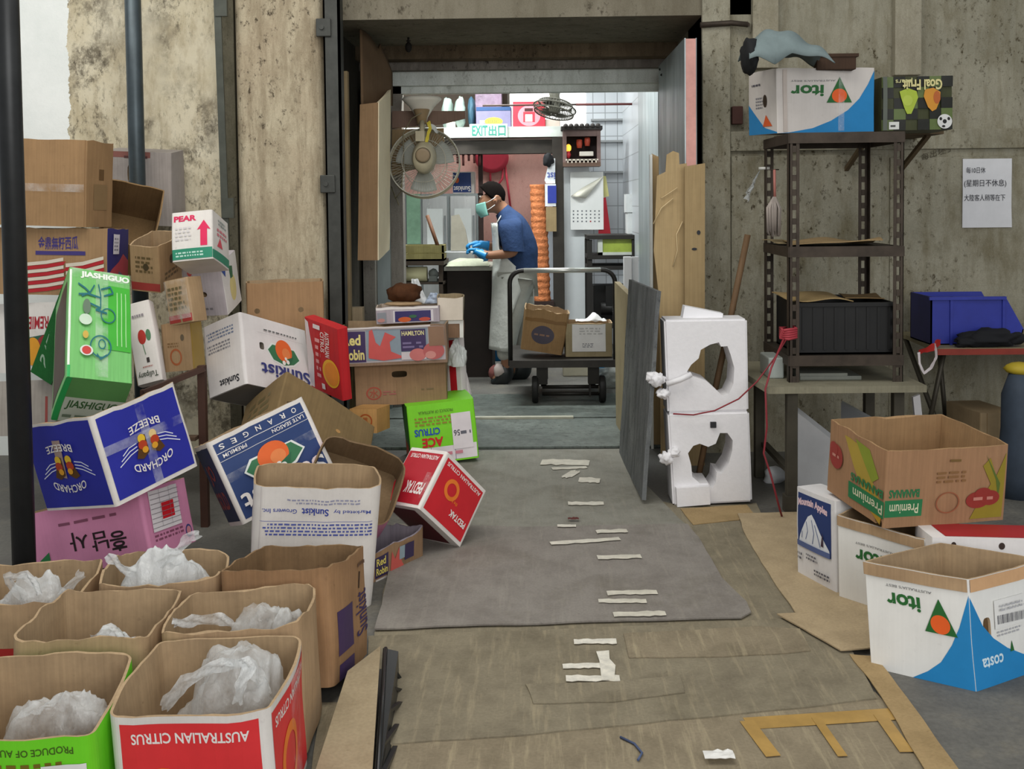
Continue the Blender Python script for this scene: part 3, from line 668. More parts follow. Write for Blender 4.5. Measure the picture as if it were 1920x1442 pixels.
# ================================================================ CARTONS
POSE = {
    'tall': (0.5, 0.24, 0.361, -2.103, 4.539, 1.223, -1.0, 2.1, -3.8),
    'flag': (0.519, 0.194, 0.281, -2.038, 4.534, 0.929, -1.7, 1.2, -4.0),
    'lying': (0.232, 0.315, 0.274, -1.901, 4.931, 1.124, 57.0, 13.0, 20.4),
    'greybehind': (0.343, 0.16, 0.367, -1.963, 5.386, 1.218, 7.9, 3.0, -4.7),
    'pear': (0.169, 0.232, 0.209, -1.394, 4.445, 1.045, -16.2, -4.9, 1.0),
    'lilac': (0.186, 0.205, 0.248, -1.487, 4.937, 0.822, 14.6, -1.9, -3.7),
    'smallstripe': (0.13, 0.207, 0.205, -1.634, 4.591, 0.965, 15.5, 6.1, -6.6),
    'wrapped': (0.128, 0.16, 0.184, -1.409, 4.387, 0.817, -1.7, -10.6, -24.4),
    'smallyellow': (0.124, 0.18, 0.201, -1.505, 4.543, 0.599, -2.4, -4.2, 3.0),
    'tulip': (0.1, 0.26, 0.333, -1.506, 4.251, 0.569, -18.6, -14.1, 4.0),
    'green': (0.217, 0.231, 0.529, -1.538, 3.646, 0.625, -47.8, 11.6, 31.0),
    'fruitwhite': (0.384, 0.3, 0.293, -2.159, 4.579, 0.583, -7.8, -2.7, -13.7),
    'greylow': (0.287, 0.3, 0.223, -2.052, 4.413, 0.349, -8.7, -3.3, -11.1),
    'breeze': (0.347, 0.371, 0.299, -1.393, 3.539, 0.351, -10.3, -9.6, 60.8),
    'pink': (0.513, 0.257, 0.226, -1.472, 3.637, 0.066, -4.1, -14.0, -15.4),
    'whitetilt': (0.411, 0.207, 0.306, -1.129, 4.373, 0.499, -22.0, 17.2, 60.1),
    'wallbrown': (0.36, 0.25, 0.296, -1.219, 5.202, 0.631, -0.5, -0.3, 13.0),
    'flaps': (0.442, 0.285, 0.218, -0.909, 4.076, 0.315, -44.0, 35.3, 30.2),
    'redtilt': (0.3, 0.28, 0.33, -0.843, 4.88, 0.462, 7.0, 6.3, -48.8),
    'robin': (0.522, 0.3, 0.192, -0.698, 5.377, 0.506, 0.2, -1.7, 3.3),
    'robinlow': (0.456, 0.3, 0.206, -0.678, 5.438, 0.297, -0.0, -1.9, 4.5),
    'ace': (0.335, 0.3, 0.298, -0.475, 5.375, 0.016, -1.0, -4.5, 11.7),
    'traytop': (0.318, 0.26, 0.081, -0.64, 5.466, 0.699, -0.6, -1.7, 3.1),
    'pedtak': (0.286, 0.275, 0.239, -0.46, 3.942, 0.101, -4.1, 43.0, 49.0),
    'mouth': (0.306, 0.281, 0.18, -0.711, 3.948, 0.18, 42.7, 22.0, 4.8),
    'sunkwhite': (0.385, 0.264, 0.394, -0.749, 3.465, 0.018, 2.0, 4.3, 12.0),
    'sunkbrown': (0.302, 0.307, 0.301, -0.654, 2.865, 0.026, -6.5, -3.6, -8.2),
    'ausred': (0.322, 0.304, 0.295, -0.685, 2.23, 0.013, 4.4, -1.5, 0.5),
    'bagbrown': (0.315, 0.322, 0.31, -0.702, 2.56, 0.012, -1.2, -2.7, 3.5),
    'mid': (0.296, 0.344, 0.306, -1.05, 2.509, 0.01, -2.9, -0.2, 4.9),
    'backbag': (0.304, 0.257, 0.298, -1.034, 2.903, 0.002, 0.3, 1.2, 10.3),
    'leftback': (0.338, 0.274, 0.288, -1.386, 2.82, 0.001, 2.0, -0.0, 5.3),
    'acegreen': (0.296, 0.293, 0.284, -1.036, 2.176, 0.016, 7.2, 1.1, 6.0),
    'tray': (0.286, 0.16, 0.106, -0.556, 3.76, 0.002, 1.6, -1.5, 57.6),
    'vitor': (0.2725, 0.281, 0.295, 1.117, 2.971, 0.0, 0.0, 0.0, -33.2),
    'vitor2': (0.308, 0.34, 0.28, 1.209, 3.418, 0.011, 3.3, 1.1, -50.9),
    'apple': (0.22, 0.16, 0.308, 1.019, 3.593, 0.002, -0.0, -1.3, -69.3),
    'banana': (0.351, 0.413, 0.242, 1.217, 3.438, 0.311, -0.4, 4.6, -77.2),
    'redtray': (0.366, 0.14, 0.29, 1.343, 3.202, 0.004, 0.0, 1.8, 0.6),
    'vitorrack': (0.469, 0.279, 0.281, 1.258, 4.867, 1.597, 1.5, -1.2, 13.7),
    'goal': (0.312, 0.26, 0.237, 1.711, 4.93, 1.603, 0.0, -0.4, -0.3),
    'sunkblue': (0.389, 0.301, 0.31, -0.948, 3.87, 0.212, -17.2, -18.1, 38.6),
    'farbrown': (0.167, 0.3, 0.322, 2.083, 5.004, -0.0, -0.3, 0.2, 7.5),
    'redend': (0.088, 0.3, 0.322, -0.341, 5.677, 0.264, -5.8, -7.3, -29.4),
    'orangebox': (0.136, 0.2, 0.113, -0.793, 5.065, 0.214, -4.4, -1.6, -10.5),
    'cartbag': (0.299, 0.2, 0.296, 0.018, 6.947, 0.348, 7.7, 12.3, 6.9),
    'cartbox': (0.306, 0.25, 0.214, 0.352, 6.929, 0.3, 0.8, -0.4, 0.4),
}
RED, RED2, BLUE, NAVY, GRN, ORG, YEL, WHT = '#cf2630', '#e03639', '#2a2f9c', '#2c4274', '#74d62c', '#ee6c30', '#f2b42c', '#efe9e4'
CLEAR = film('#ffffff', .16, .06, 'clear_tape')
HB = ink('#3a2a1c', .9)
def orange_fruit(cx, cy, r, ry=None, leaf='#3c7a52'):
    ry = ry or r
    return [('p', '#e9eee8', [(cx - 2.0 * r, cy + .5 * ry), (cx - 1.2 * r, cy + 1.2 * ry), (cx, cy + 1.5 * ry), (cx + 1.4 * r, cy + 1.1 * ry), (cx + 2.0 * r, cy + .2 * ry), (cx + 1.4 * r, cy - .5 * ry), (cx - 1.4 * r, cy - .4 * ry)]),
            ('p', leaf, [(cx - 1.85 * r, cy + .5 * ry), (cx - 1.1 * r, cy + 1.05 * ry), (cx, cy + 1.3 * ry), (cx + 1.3 * r, cy + 1.0 * ry), (cx + 1.85 * r, cy + .2 * ry), (cx + 1.3 * r, cy - .35 * ry), (cx - 1.3 * r, cy - .3 * ry)]),
            ('e', ORG, cx, cy, r, ry), ('e', '#f08b4e', cx - .25 * r, cy + .2 * ry, r * .5, ry * .5),
            ('p', '#2f6a48', [(cx - .1 * r, cy + .75 * ry), (cx - 1.1 * r, cy + .35 * ry), (cx - .7 * r, cy + 1.1 * ry)]),
            ('e', '#f4f2ea', cx - .35 * r, cy + .95 * ry, .2 * r, .2 * ry), ('e', '#f4f2ea', cx + .15 * r, cy + 1.1 * ry, .2 * r, .2 * ry), ('e', '#f4f2ea', cx - .1 * r, cy + .7 * ry, .15 * r, .15 * ry)]
def breeze_panel(m=.045):
    L = [('r', BLUE, m, m, 1 - m, 1 - m)]
    for s in (-1, 1):
        for k in range(3):
            L.append(('l', '#dfe2f2', [(.5 + s * .13, .46 + .035 * k), (.5 + s * .22, .475 + .04 * k), (.5 + s * (.3 + .03 * k), .53 + .05 * k)], .011))
    for s in (-1, 1):
        L += [('p', '#5a3a16', [(.5 + s * .02, .40), (.5 + s * .02, .6), (.5 + s * .1, .65), (.5 + s * .17, .62), (.5 + s * .12, .5), (.5 + s * .1, .39)]),
              ('e', '#e7bf35', .5 + s * .07, .43, .042, .05), ('e', '#b8401f', .5 + s * .075, .5, .05, .05), ('e', '#e0a02c', .5 + s * .06, .56, .035, .035)]
    return L + [('t', WHT, 'ORCHARD', .27, .655, .73, .80, dict(arc=.4)), ('t', WHT, 'BREEZE', .32, .24, .68, .35, dict(arc=-.25))]
carton('fruit_carton', 'bright blue white-edged carton with butterfly-shaped fruit print, tilted above the pink carton', 'carton', POSE['breeze'], WHITE_BOARD, None,
       {'F': breeze_panel(), 'L': breeze_panel(.03)}, True, flip='FL', rnd=.014, cut=lambda u, v: -.26 * max(0, u - .03) * max(0, v - .06), parts=[('tape_strip', 'clear shiny tape', 'F', [('r', CLEAR, .44, .03, .54, .97), ('r', CLEAR, .03, .36, .97, .46)]), ('paper_tape', 'pinkish paper tape', 'L', [('p', '#a89088', [(.47, .2), (.58, .2), (.62, .62), (.52, .64)])])], seed=2)
carton('fruit_carton', 'pink carton with black handwritten Korean letters and a red square on its end label', 'carton', POSE['pink'], board('#d98fb2', '#b06f8f', .5, .3), None,
       {'F': [('t', '#2a1a1e', '흥', .16, .50, .29, .80, dict(bold=.02)), ('t', '#2a1a1e', '남', .30, .46, .43, .74), ('t', '#2a1a1e', '사', .45, .40, .60, .68), ('b', '#8a5068', .2, .22, .72, .30, 1),
              ('p', '#2f7a46', [(.78, .62), (.86, .72), (.95, .95), (.84, .9), (.78, .78)]), ('p', '#2f7a46', [(.84, .85), (.93, .97), (.82, .98)])],
        'R': [('b', '#8a5068', .14, .2, .75, .32, 2), ('e', '#4a4a86', .85, .2, .07, .1), ('e', '#d98f9a', .85, .2, .05, .07)]}, True, flip='F', parts=[('label_sticker', 'white table label with a red square', 'R', [('r', '#e9e2e4', .12, .35, .72, .95), ('r', '#d7202c', .34, .5, .6, .74)] + [('r', '#8a8288', .12, .4 + .07 * k, .72, .408 + .07 * k) for k in range(8)] + [('r', '#8a8288', .3 + .2 * k, .4, .305 + .2 * k, .95) for k in range(2)])], seed=3)
carton('fruit_carton', 'navy carton with spaced white letters and an orange print, leaning behind the upright white carton', 'carton', POSE['sunkblue'], WHITE_BOARD, None,
       {'F': [('r', NAVY, .05, .05, .96, .96), ('r', WHT, .05, .165, .96, .172), ('r', WHT, .05, .262, .96, .267)]
             + [('t', WHT, ch, .12 + .125 * i, .075, .17 + .125 * i, .135) for i, ch in enumerate('ORANGES')]
             + [('t', WHT, 'LATE SEASON', .08, .19, .42, .235), ('t', WHT, 'PREMIUM', .68, .19, .92, .235)] + orange_fruit(.5, .46, .155, .16)
             + [('t', WHT, 'Sunkist', .07, .69, .93, .90, dict(bold=.02))],
        'L': [('r', '#26304f', .04, .05, .93, .95), ('t', '#8a3f3c', 'GOLD', .12, .2, .75, .42, dict(bold=.03)), ('t', '#8a3f3c', 'JO', .3, .5, .7, .75, dict(bold=.03))]}, True, flip='F', rnd=.014, dd=.17, parts=[('tape_strip', 'clear shiny tape', 'F', [('p', CLEAR, [(.02, .4), (.98, .42), (.98, .52), (.02, .5)])])], seed=4)
sw_txt = [('t', '#4a56a0', 'Marketed by', .06, .175, .36, .212), ('t', '#4a56a0', 'Growers Inc.', .66, .175, .94, .212), ('r', '#6a72ac', .04, .275, .96, .279), ('b', '#5660a6', .04, .29, .96, .40, 4), ('b', '#9a9ab0', .15, .09, .75, .14, 2), ('r', '#c9c1bf', .95, 0, .955, 1)]
carton('fruit_carton', 'upright open white carton with rows of small blue upside-down print, rounded corners', 'carton', POSE['sunkwhite'], WHITE_BOARD, None,
       {'F': sw_txt + [('t', '#39479c', 'Sunkist', .40, .165, .62, .225, dict(bold=.02))]}, True, flip='F', rnd=.035, bulge=.012, rim=.004, seed=5)
carton('fruit_carton', 'tall open brown carton with purple blocks and purple serif lettering on its right side', 'carton', POSE['sunkbrown'], board('#a8794d', '#6d4c30', .75, .5), board('#8f6c46', '#5b4229', .85, .7),
       {'R': [('r', '#45305c', .12, .22, .5, .60), ('r', '#45305c', .14, .0, .5, .14), ('t', '#3a2c5e', 'Sunkist', .6, .24, .95, .62, dict(rot=90)), ('l', HB, [(.72, .66), (.76, .80)], .03), ('b', '#6a4c3a', .7, .84, .95, .9, 1)],
        'F': [('b', '#8a6038', .3, .1, .7, .2, 2)]}, True, rnd=.02, bulge=.012, rim=.006, seed=6)
red_front = [('r', RED2, .06, .05, .93, .95), ('t', WHT, 'AUSTRALIAN CITRUS', .12, .115, .86, .19, dict(bold=.02)), ('o', '#f07f2c', .68, .58, .2, .22, .68)]
carton('fruit_carton', 'foremost open red carton with white upside-down lettering, holding a white bag with looped handles', 'carton', POSE['ausred'], WHITE_BOARD, None,
       {'F': red_front, 'R': [('r', RED2, .05, .05, .95, .95), ('t', WHT, 'AUSTRALIAN CITRUS', .1, .115, .9, .19, dict(bold=.02)), ('o', '#f07f2c', .62, .55, .2, .25, .68)]}, True, flip='FR', rnd=.02, bulge=.014, rim=.003, parts=[('tape_strip', 'clear shiny tape', 'R', [('r', CLEAR, .3, .02, .6, .98)])], seed=7)
carton('fruit_carton', 'open bright green carton with a white sticker, bottom left, filled by a clear bag', 'carton', POSE['acegreen'], board('#74d62c', '#4f9a1e', .5, .2), None,
       {'F': [('t', '#47631f', 'PRODUCE OF AUSTRALIA', .12, .07, .8, .125, dict(bold=.015)), ('b', '#7a6a20', .2, .17, .78, .36, 3), ('t', '#5a531c', 'NET WEIGHT', .3, .42, .8, .5)],
        'R': [('e', '#1f3f9a', .35, .45, .16, .2), ('r', '#1f3f9a', .2, .3, .28, .5), ('p', '#8a2320', [(.1, .55), (.4, .6), (.4, .8), (.1, .85)])]}, True, flip='FR', rnd=.02, bulge=.012, parts=[('label_sticker', 'white blank sticker', 'F', [('r', '#eceae6', .04, .2, .33, .62)])], seed=8)
for nm, lab, sd, pr in (('bagbrown', 'plain open brown carton with a clear bag inside, directly behind the red carton', 9, None), ('mid', 'plain brown carton with a rounded rim and white bag scraps, behind the green one', 10, None),
                        ('backbag', 'plain brown carton behind in the third row with a knotted white carrier bag', 11, None),
                        ('leftback', 'plain brown carton at the left edge in the third row with clear bag handles', 12, {'F': [('r', '#b02c28', .35, .05, .8, .6)]})):
    carton('fruit_carton', lab, 'carton', POSE[nm], None, None, pr, True, 'open brown cartons at the front', dd={'bagbrown': .27}.get(nm), rnd=.022, bulge=.014, rim=.009, seed=sd)
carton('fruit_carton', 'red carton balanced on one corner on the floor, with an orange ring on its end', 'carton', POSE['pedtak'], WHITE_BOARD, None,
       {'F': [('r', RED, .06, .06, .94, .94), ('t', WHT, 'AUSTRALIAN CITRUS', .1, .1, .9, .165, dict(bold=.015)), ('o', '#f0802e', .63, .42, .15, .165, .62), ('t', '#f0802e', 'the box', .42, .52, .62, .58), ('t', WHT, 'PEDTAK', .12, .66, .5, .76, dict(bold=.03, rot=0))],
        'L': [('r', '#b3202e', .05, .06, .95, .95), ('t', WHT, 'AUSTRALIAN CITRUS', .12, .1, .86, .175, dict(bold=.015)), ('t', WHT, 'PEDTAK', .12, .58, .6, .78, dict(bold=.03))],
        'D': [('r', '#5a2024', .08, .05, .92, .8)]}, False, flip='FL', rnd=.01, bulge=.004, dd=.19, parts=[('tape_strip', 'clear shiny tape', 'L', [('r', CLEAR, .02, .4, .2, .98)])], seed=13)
carton('fruit_carton', 'tipped open carton, brown inside and pink outside, left of the red corner-balanced carton', 'carton', POSE['mouth'], board('#c9849e', '#a0667e', .6, .3), board('#7d6140', '#57412a', .85, .6), None, True, rnd=.03, bulge=.014, rim=.01, s=.985, hh=.115, seed=14)
carton('fruit_tray', 'shallow brown fruit tray with small red and purple printed panels, lying on the floor', 'tray', POSE['tray'], board('#9a7550', '#6a4c33'), board('#8f8790', '#6a6068'),
       {'F': [('r', '#3b3050', .05, .12, .30, .82), ('t', '#e6d36a', 'Red', .08, .5, .25, .76, dict(bold=.02)), ('t', '#e6d36a', 'Robin', .07, .2, .28, .44, dict(bold=.02)), ('p', '#c85b52', [(.33, .1), (.36, .8), (.42, .5), (.5, .85), (.55, .3), (.6, .1)]),
              ('r', '#8fa0a8', .5, .4, .62, .85), ('r', '#3b3050', .6, .3, .78, .85), ('r', '#d9cfc8', .05, .02, .6, .09)]}, True, rnd=.006, rim=.012, seed=15)
carton('fruit_carton', 'large plain brown carton on its side with raised flaps behind the navy orange carton', 'carton', POSE['flaps'], board('#85693f', '#5e4a2c', .8, .45), board('#8d8158', '#665b3c', .85, .5),
       {'F': [('e', '#b58a55', .62, .38, .025, .035), ('e', HB, .1, .35, .03, .04)], 'L': [('b', '#6b5f3f', .2, .3, .8, .8, 3)]}, True, rnd=.008, bulge=.008, s=1.09, dd=.30, seed=16)
carton('fruit_carton', 'lime green carton with red and blue lettering at the foot of the passage stack', 'carton', POSE['ace'], board('#86dd34', '#5aa022', .5, .2), None,
       {'F': [('r', '#ece3e6', .02, .03, .98, .27), ('r', '#5a5a7a', .3, .03, .306, .27), ('r', '#5a5a7a', .66, .03, .666, .27), ('t', '#d8282a', 'ACE', .18, .28, .5, .44, dict(rot=180, bold=.04)), ('t', '#2450b8', 'CITRUS', .08, .48, .46, .60, dict(rot=180, bold=.03)),
              ('b', '#9a8a30', .1, .64, .72, .8, 3), ('t', '#5d7a28', 'PRODUCE OF AUSTRALIA', .16, .84, .68, .89, dict(rot=180)), ('b', '#d88a98', .1, .1, .9, .2, 1)],
        'L': [('r', '#2f6a1c', 0, 0, 1, 1), ('p', '#a83a22', [(.1, .05), (.9, .05), (.85, .3), (.3, .35)])]}, False, parts=[('label_sticker', 'white sticker with a dark number', 'F', [('r', '#ece3e6', .64, .2, .93, .80), ('t', '#444450', '56', .66, .42, .75, .52, dict(rot=180)), ('b', '#6a6a74', .76, .42, .92, .52, 1)])], seed=17, rnd=.008)
carton('fruit_carton', 'plain brown carton with oval hand hole and red stamp, on the lime green one', 'carton', POSE['robinlow'], board('#a07852', '#6d5038', .75, .4), None,
       {'F': [('o', '#a8503e', .2, .3, .085, .16, .8), ('t', '#a8503e', '水', .15, .2, .25, .4), ('b', '#a8625a', .3, .24, .45, .36, 2), ('b', '#7a6648', .72, .32, .88, .38, 1), ('r', '#8a6848', .455, 0, .458, .6)]}, True, holes={'F': [(.49, .74, .038, .016)]}, seed=18, rnd=.006)
rob = [('r', '#b9b0b2', .02, .08, .98, .95), ('r', '#8d9aa4', .24, .12, .82, .92), ('r', '#43345c', .0, .1, .235, .9), ('t', '#e8d98a', 'Red', .02, .54, .19, .82, dict(bold=.03)), ('t', '#e8d98a', 'Robin', .02, .16, .22, .44, dict(bold=.03)),
       ('p', '#cf5a56', [(.26, .2), (.27, .9), (.3, .93), (.33, .6), (.37, .5), (.42, .86), (.46, .8), (.52, .72), (.46, .6), (.47, .35), (.6, .18), (.4, .12)]), ('r', '#43345c', .565, .34, .80, .9), ('t', '#e6dca0', 'HAMILTON', .575, .74, .785, .86, dict(bold=.02)), ('b', '#7d6f96', .58, .4, .78, .6, 2),
       ('r', '#cfc6c8', .565, .12, .8, .32), ('e', '#c97470', .72, .24, .08, .16), ('e', '#b9605e', .87, .32, .1, .22), ('e', '#d08c84', .84, .22, .05, .1), ('r', '#8d6d55', .83, .45, .98, .95), ('r', '#d9d2d0', .02, .955, .85, 1)]
carton('fruit_carton', 'long flat carton with purple panels, yellow letters and a red shape by the passage', 'carton', POSE['robin'], board('#93735a', '#6a4f3d', .6, .4), None, {'F': rob}, True, holes={'F': [(.275, .5, .008, .03), (.47, .45, .008, .03)]}, seed=19, rnd=.006)
carton('fruit_tray', 'low pale tray with a purple fruit label topping the stack by the passage', 'tray', POSE['traytop'], board('#b5aab0', '#8a7f84', .55, .3), board('#c9b9a8', '#9a8a78'),
       {'F': [('r', '#ece6e2', .0, .84, .98, .98), ('r', '#d9d2d4', .27, .05, .9, .78), ('r', '#3b3468', .30, .08, .86, .74), ('e', '#d4622e', .45, .22, .1, .16), ('e', '#c4503e', .76, .2, .09, .12), ('e', '#3a6a4a', .58, .4, .06, .1), ('r', '#8f9298', .02, .1, .16, .7), ('e', '#c08880', .08, .22, .06, .12)]}, True, rnd=.004, seed=20)
q = at(850, 600, 5.42)
carton('fruit_carton', 'small open white carton right of the purple-labelled tray', 'carton', (.13, .22, .115, at(845, 600, 5.5).x, 5.5, at(845, 600, 5.4).z, 0, 0, 4), board('#ded2c2', '#a79a86', .55, .3), board('#a08a64', '#7a6644'), {'R': [('r', '#8a7a50', .1, 0, .9, 1)]}, True, seed=21, rnd=.005)
carton('fruit_carton', 'brown carton with a white lid edge below the small open white carton', 'carton', (.17, .22, .09, at(838, 633, 5.5).x, 5.52, at(838, 634, 5.4).z, 0, 0, 4), board('#8f6a4c', '#6a4c38'), None, {'F': [('r', '#e6e4dc', 0, .8, 1, 1), ('r', '#e6e4dc', .88, 0, 1, 1)]}, False, seed=22, rnd=.004)
carton('fruit_carton', 'red and white carton standing on edge behind the brown hand-hole carton', 'carton', POSE['redend'], board('#e4dcdc', '#b0a6a6', .5, .3), None, {'F': [('r', '#c3202c', .22, .08, .70, .94)]}, False, dd=.05, seed=23, rnd=.004)
carton('fruit_carton', 'thin blue and white carton wedged at the aisle end of the stack', 'carton', (.065, .04, .19, at(872, 748, 5.62).x, 5.62, at(872, 750, 5.5).z, 0, -14, -8), board('#e4dcdc', '#b0a6a6', .5, .3), None, {'F': [('r', '#434a86', .1, .04, .72, .96)]}, False, seed=24, rnd=.004)
carton('fruit_carton', 'small orange carton with a printed square below the plain brown hand-hole carton', 'carton', POSE['orangebox'], board('#cf9448', '#9a6c34'), None, {'F': [('o', '#a8501e', .6, .5, .25, .3, .8), ('t', '#a8501e', '果', .5, .35, .7, .65)]}, False, seed=25, rnd=.004)
carton('fruit_carton', 'red carton with a yellow orange print and white fold strip, leaning behind the brown flaps', 'carton', POSE['redtilt'], board('#c62b30', '#8f1f24', .5, .2), None,
       {'F': [('p', '#e2d9da', [(.02, .02), (.2, .02), (.25, .5), (.12, .95), (.02, .98)]), ('e', YEL, .74, .33, .23, .2), ('e', '#ee8f2a', .76, .33, .19, .165), ('t', WHT, 'AUSTRALIAN', .62, .55, .74, .9, dict(rot=270)), ('t', WHT, 'CITRUS', .5, .6, .6, .88, dict(rot=270)), ('r', '#e8e0de', .45, .06, .54, .14), ('r', '#e8e0de', .3, .9, .5, .96), ('b', '#e5a0a0', .35, .2, .5, .8, 6)], 'L': [('r', '#e4dcdc', 0, 0, 1, 1)]}, False, dd=.05, seed=26, rnd=.008)
carton('fruit_carton', 'plain brown carton with two round holes, upright against the rounded column', 'carton', POSE['wallbrown'], board('#a87c50', '#7a5838', .78, .35), None, {}, True, holes={'F': [(.13, .55, .013, .013), (.70, .55, .013, .013)]}, seed=27, rnd=.006)
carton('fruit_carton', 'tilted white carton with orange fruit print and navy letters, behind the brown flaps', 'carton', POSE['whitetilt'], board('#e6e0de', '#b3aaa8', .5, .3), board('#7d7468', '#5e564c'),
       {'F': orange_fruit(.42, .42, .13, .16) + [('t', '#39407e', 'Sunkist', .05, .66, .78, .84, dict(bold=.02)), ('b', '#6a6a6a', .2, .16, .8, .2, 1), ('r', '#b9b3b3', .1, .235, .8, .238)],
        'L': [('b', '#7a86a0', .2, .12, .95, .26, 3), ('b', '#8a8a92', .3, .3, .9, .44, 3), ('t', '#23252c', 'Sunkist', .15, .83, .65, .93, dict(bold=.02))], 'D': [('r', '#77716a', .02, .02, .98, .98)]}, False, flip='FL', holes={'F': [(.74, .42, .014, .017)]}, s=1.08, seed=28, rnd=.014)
carton('fruit_carton', 'white carton with red PEAR lettering, a red arrow and a green foot band', 'carton', POSE['pear'], WHITE_BOARD, None,
       {'F': [('t', '#d82a5a', 'PEAR', .06, .80, .62, .92, dict(bold=.05)), ('p', '#e0285a', [(.72, .28), (.88, .28), (.88, .62), (.96, .6), (.8, .8), (.64, .6), (.72, .62)]), ('r', '#2f8a6c', .0, .03, 1, .24), ('b', '#bfe0d2', .1, .07, .8, .19, 2), ('b', '#d8d2d2', .1, .4, .5, .7, 4)],
        'R': [('r', '#2f8a6c', .0, .03, 1, .2), ('p', '#d84a5a', [(.2, .3), (.5, .3), (.35, .5)]), ('b', '#d87a86', .2, .5, .8, .7, 2), ('b', '#8a9a9a', .3, .75, .8, .9, 2)]}, False, seed=29, rnd=.008)
carton('fruit_carton', 'pale lilac-grey carton with a round black hole, under the red-lettered pear carton', 'carton', POSE['lilac'], LILAC_BOARD, None,
       {'F': [('e', '#b9524e', .2, .84, .06, .06), ('b', '#7a7478', .15, .1, .7, .18, 1), ('r', '#8a7f80', 0, .93, 1, 1)], 'R': [('r', '#dedad6', 0, 0, 1, 1), ('e', '#d8c98a', .5, .4, .2, .25), ('p', '#3a6a4a', [(.4, .6), (.55, .6), (.6, .8), (.4, .85)]), ('p', '#2f4f9a', [(0, .85), (.25, .95), (.15, .7)])]}, False, holes={'F': [(.5, .42, .013, .013)]}, seed=30, rnd=.008)
carton('fruit_carton', 'tall plain brown carton topping the far left stack, with a clear tape seam', 'carton', POSE['tall'], board('#a77d4e', '#785736', .75, .35), None,
       {'F': [('r', '#8a6743', .985, 0, .99, 1)], 'R': [('r', '#6a4c2c', .42, .55, .6, .68), ('r', '#8f7350', .25, .2, .75, .5)]}, True, parts=[('tape_strip', 'clear shiny tape', 'F', [('r', CLEAR, .02, .40, .985, .49)])], seed=31, rnd=.006)
flag = [('t', '#453a7a', '金鼎無籽西瓜', .42, .68, .76, .88, dict(bold=.02)), ('r', '#453a7a', .40, .60, .82, .66)]
for k in range(4):
    y = .04 + .115 * k; w = .055
    flag += [('p', '#b3262e', [(.3, y - .02), (.5, y + .02), (.64, y + .07), (.66, y + .07 + w), (.5, y + .02 + w), (.3, y - .02 + w)]), ('p', '#b3262e', [(.655, y - .02), (.8, y + .01), (.98, y + .1), (.98, y + .1 + w), (.8, y + .01 + w), (.655, y - .02 + w)])]
    flag += [('p', '#d9cdbd', [(.3, y + .04), (.5, y + .08), (.64, y + .13), (.64, y + .18), (.5, y + .13), (.3, y + .09)]), ('p', '#d9cdbd', [(.66, y + .035), (.8, y + .065), (.98, y + .155), (.98, y + .205), (.8, y + .12), (.66, y + .09)])]
carton('fruit_carton', 'brown carton with wavy red and white stripes and purple Chinese characters', 'carton', POSE['flag'], board('#a77d52', '#785736', .75, .35), None,
       {'F': flag, 'R': [('r', '#33306e', 0, 0, 1, 1), ('p', '#b04450', [(0, 0), (1, 0), (1, .5), (.7, .62), (.5, .5), (.2, .4), (0, .3)]), ('p', '#6a6474', [(.3, .0), (.8, 0), (.7, .3), (.5, .36)])]}, True, parts=[('label_sticker', 'small white sticker', 'R', [('r', '#d9d3dc', .2, .62, .46, .92), ('b', '#8a8894', .24, .66, .42, .88, 4)])], seed=32, rnd=.006)
carton('fruit_carton', 'open brown carton tipped forward with an orange printed right side, behind the striped carton', 'carton', POSE['lying'], board('#c39a54', '#8f6c38', .7, .35), board('#8d6b40', '#654a2b', .85, .5),
       {'R': [('r', '#6d5a3e', .3, .3, .6, .8), ('p', '#9a2f30', [(.1, .2), (.3, .2), (.3, .7), (.1, .6)]), ('r', '#8d8078', .5, .1, .9, .5), ('b', '#4a4030', .62, .55, .9, .85, 3)]}, True, s=1.02, seed=33, rnd=.006)
carton('fruit_carton', 'grey-white carton with a big rounded hand hole, against the wall behind the pipe post', 'carton', POSE['greybehind'], board('#a59d98', '#756d68', .6, .4), None, {'F': [('r', '#8a5a52', .1, .92, .7, 1), ('b', '#5a3a38', .3, .9, .7, .96, 1)]}, False, holes={'F': [(.48, .70, .045, .055)]}, seed=34, rnd=.006)
carton('fruit_carton', 'small brown carton with a red foot stripe, right of the striped carton', 'carton', POSE['smallstripe'], board('#ae875a', '#7d6040'), None, {'F': [('r', '#9f3a35', 0, .03, 1, .2), ('b', '#6a5638', .2, .4, .8, .8, 4), ('e', '#4a3c28', .55, .55, .09, .08)], 'R': [('e', '#4a3c28', .5, .6, .08, .1), ('b', '#6a5638', .2, .2, .8, .4, 2)]}, True, seed=35, rnd=.006)
carton('fruit_carton', 'small tape-wrapped brown carton with a red foot stripe, above the yellowish one', 'carton', POSE['wrapped'], board('#b08b60', '#80643f', .35, .4), None, {'F': [('r', '#a53a36', 0, .03, .52, .2), ('r', '#a53a36', .6, .03, 1, .2), ('b', '#6a5c3c', .15, .3, .85, .85, 5)]}, False, dd=.09, parts=[('tape_strip', 'clear shiny tape', 'F', [('r', CLEAR, .02, .1, .98, .98)])], seed=36, rnd=.01)
carton('fruit_carton', 'small yellowish brown carton with faint orange stamp, resting by the brown wooden bar', 'carton', POSE['smallyellow'], board('#b88f60', '#86683f', .5, .4), None, {'F': [('o', '#b0623a', .45, .3, .2, .18, .75), ('e', '#6a5a44', .7, .7, .06, .07), ('b', '#8a6a44', .2, .5, .6, .62, 2)], 'R': [('r', '#a98a3e', 0, 0, 1, 1)]}, False, seed=37, rnd=.01)
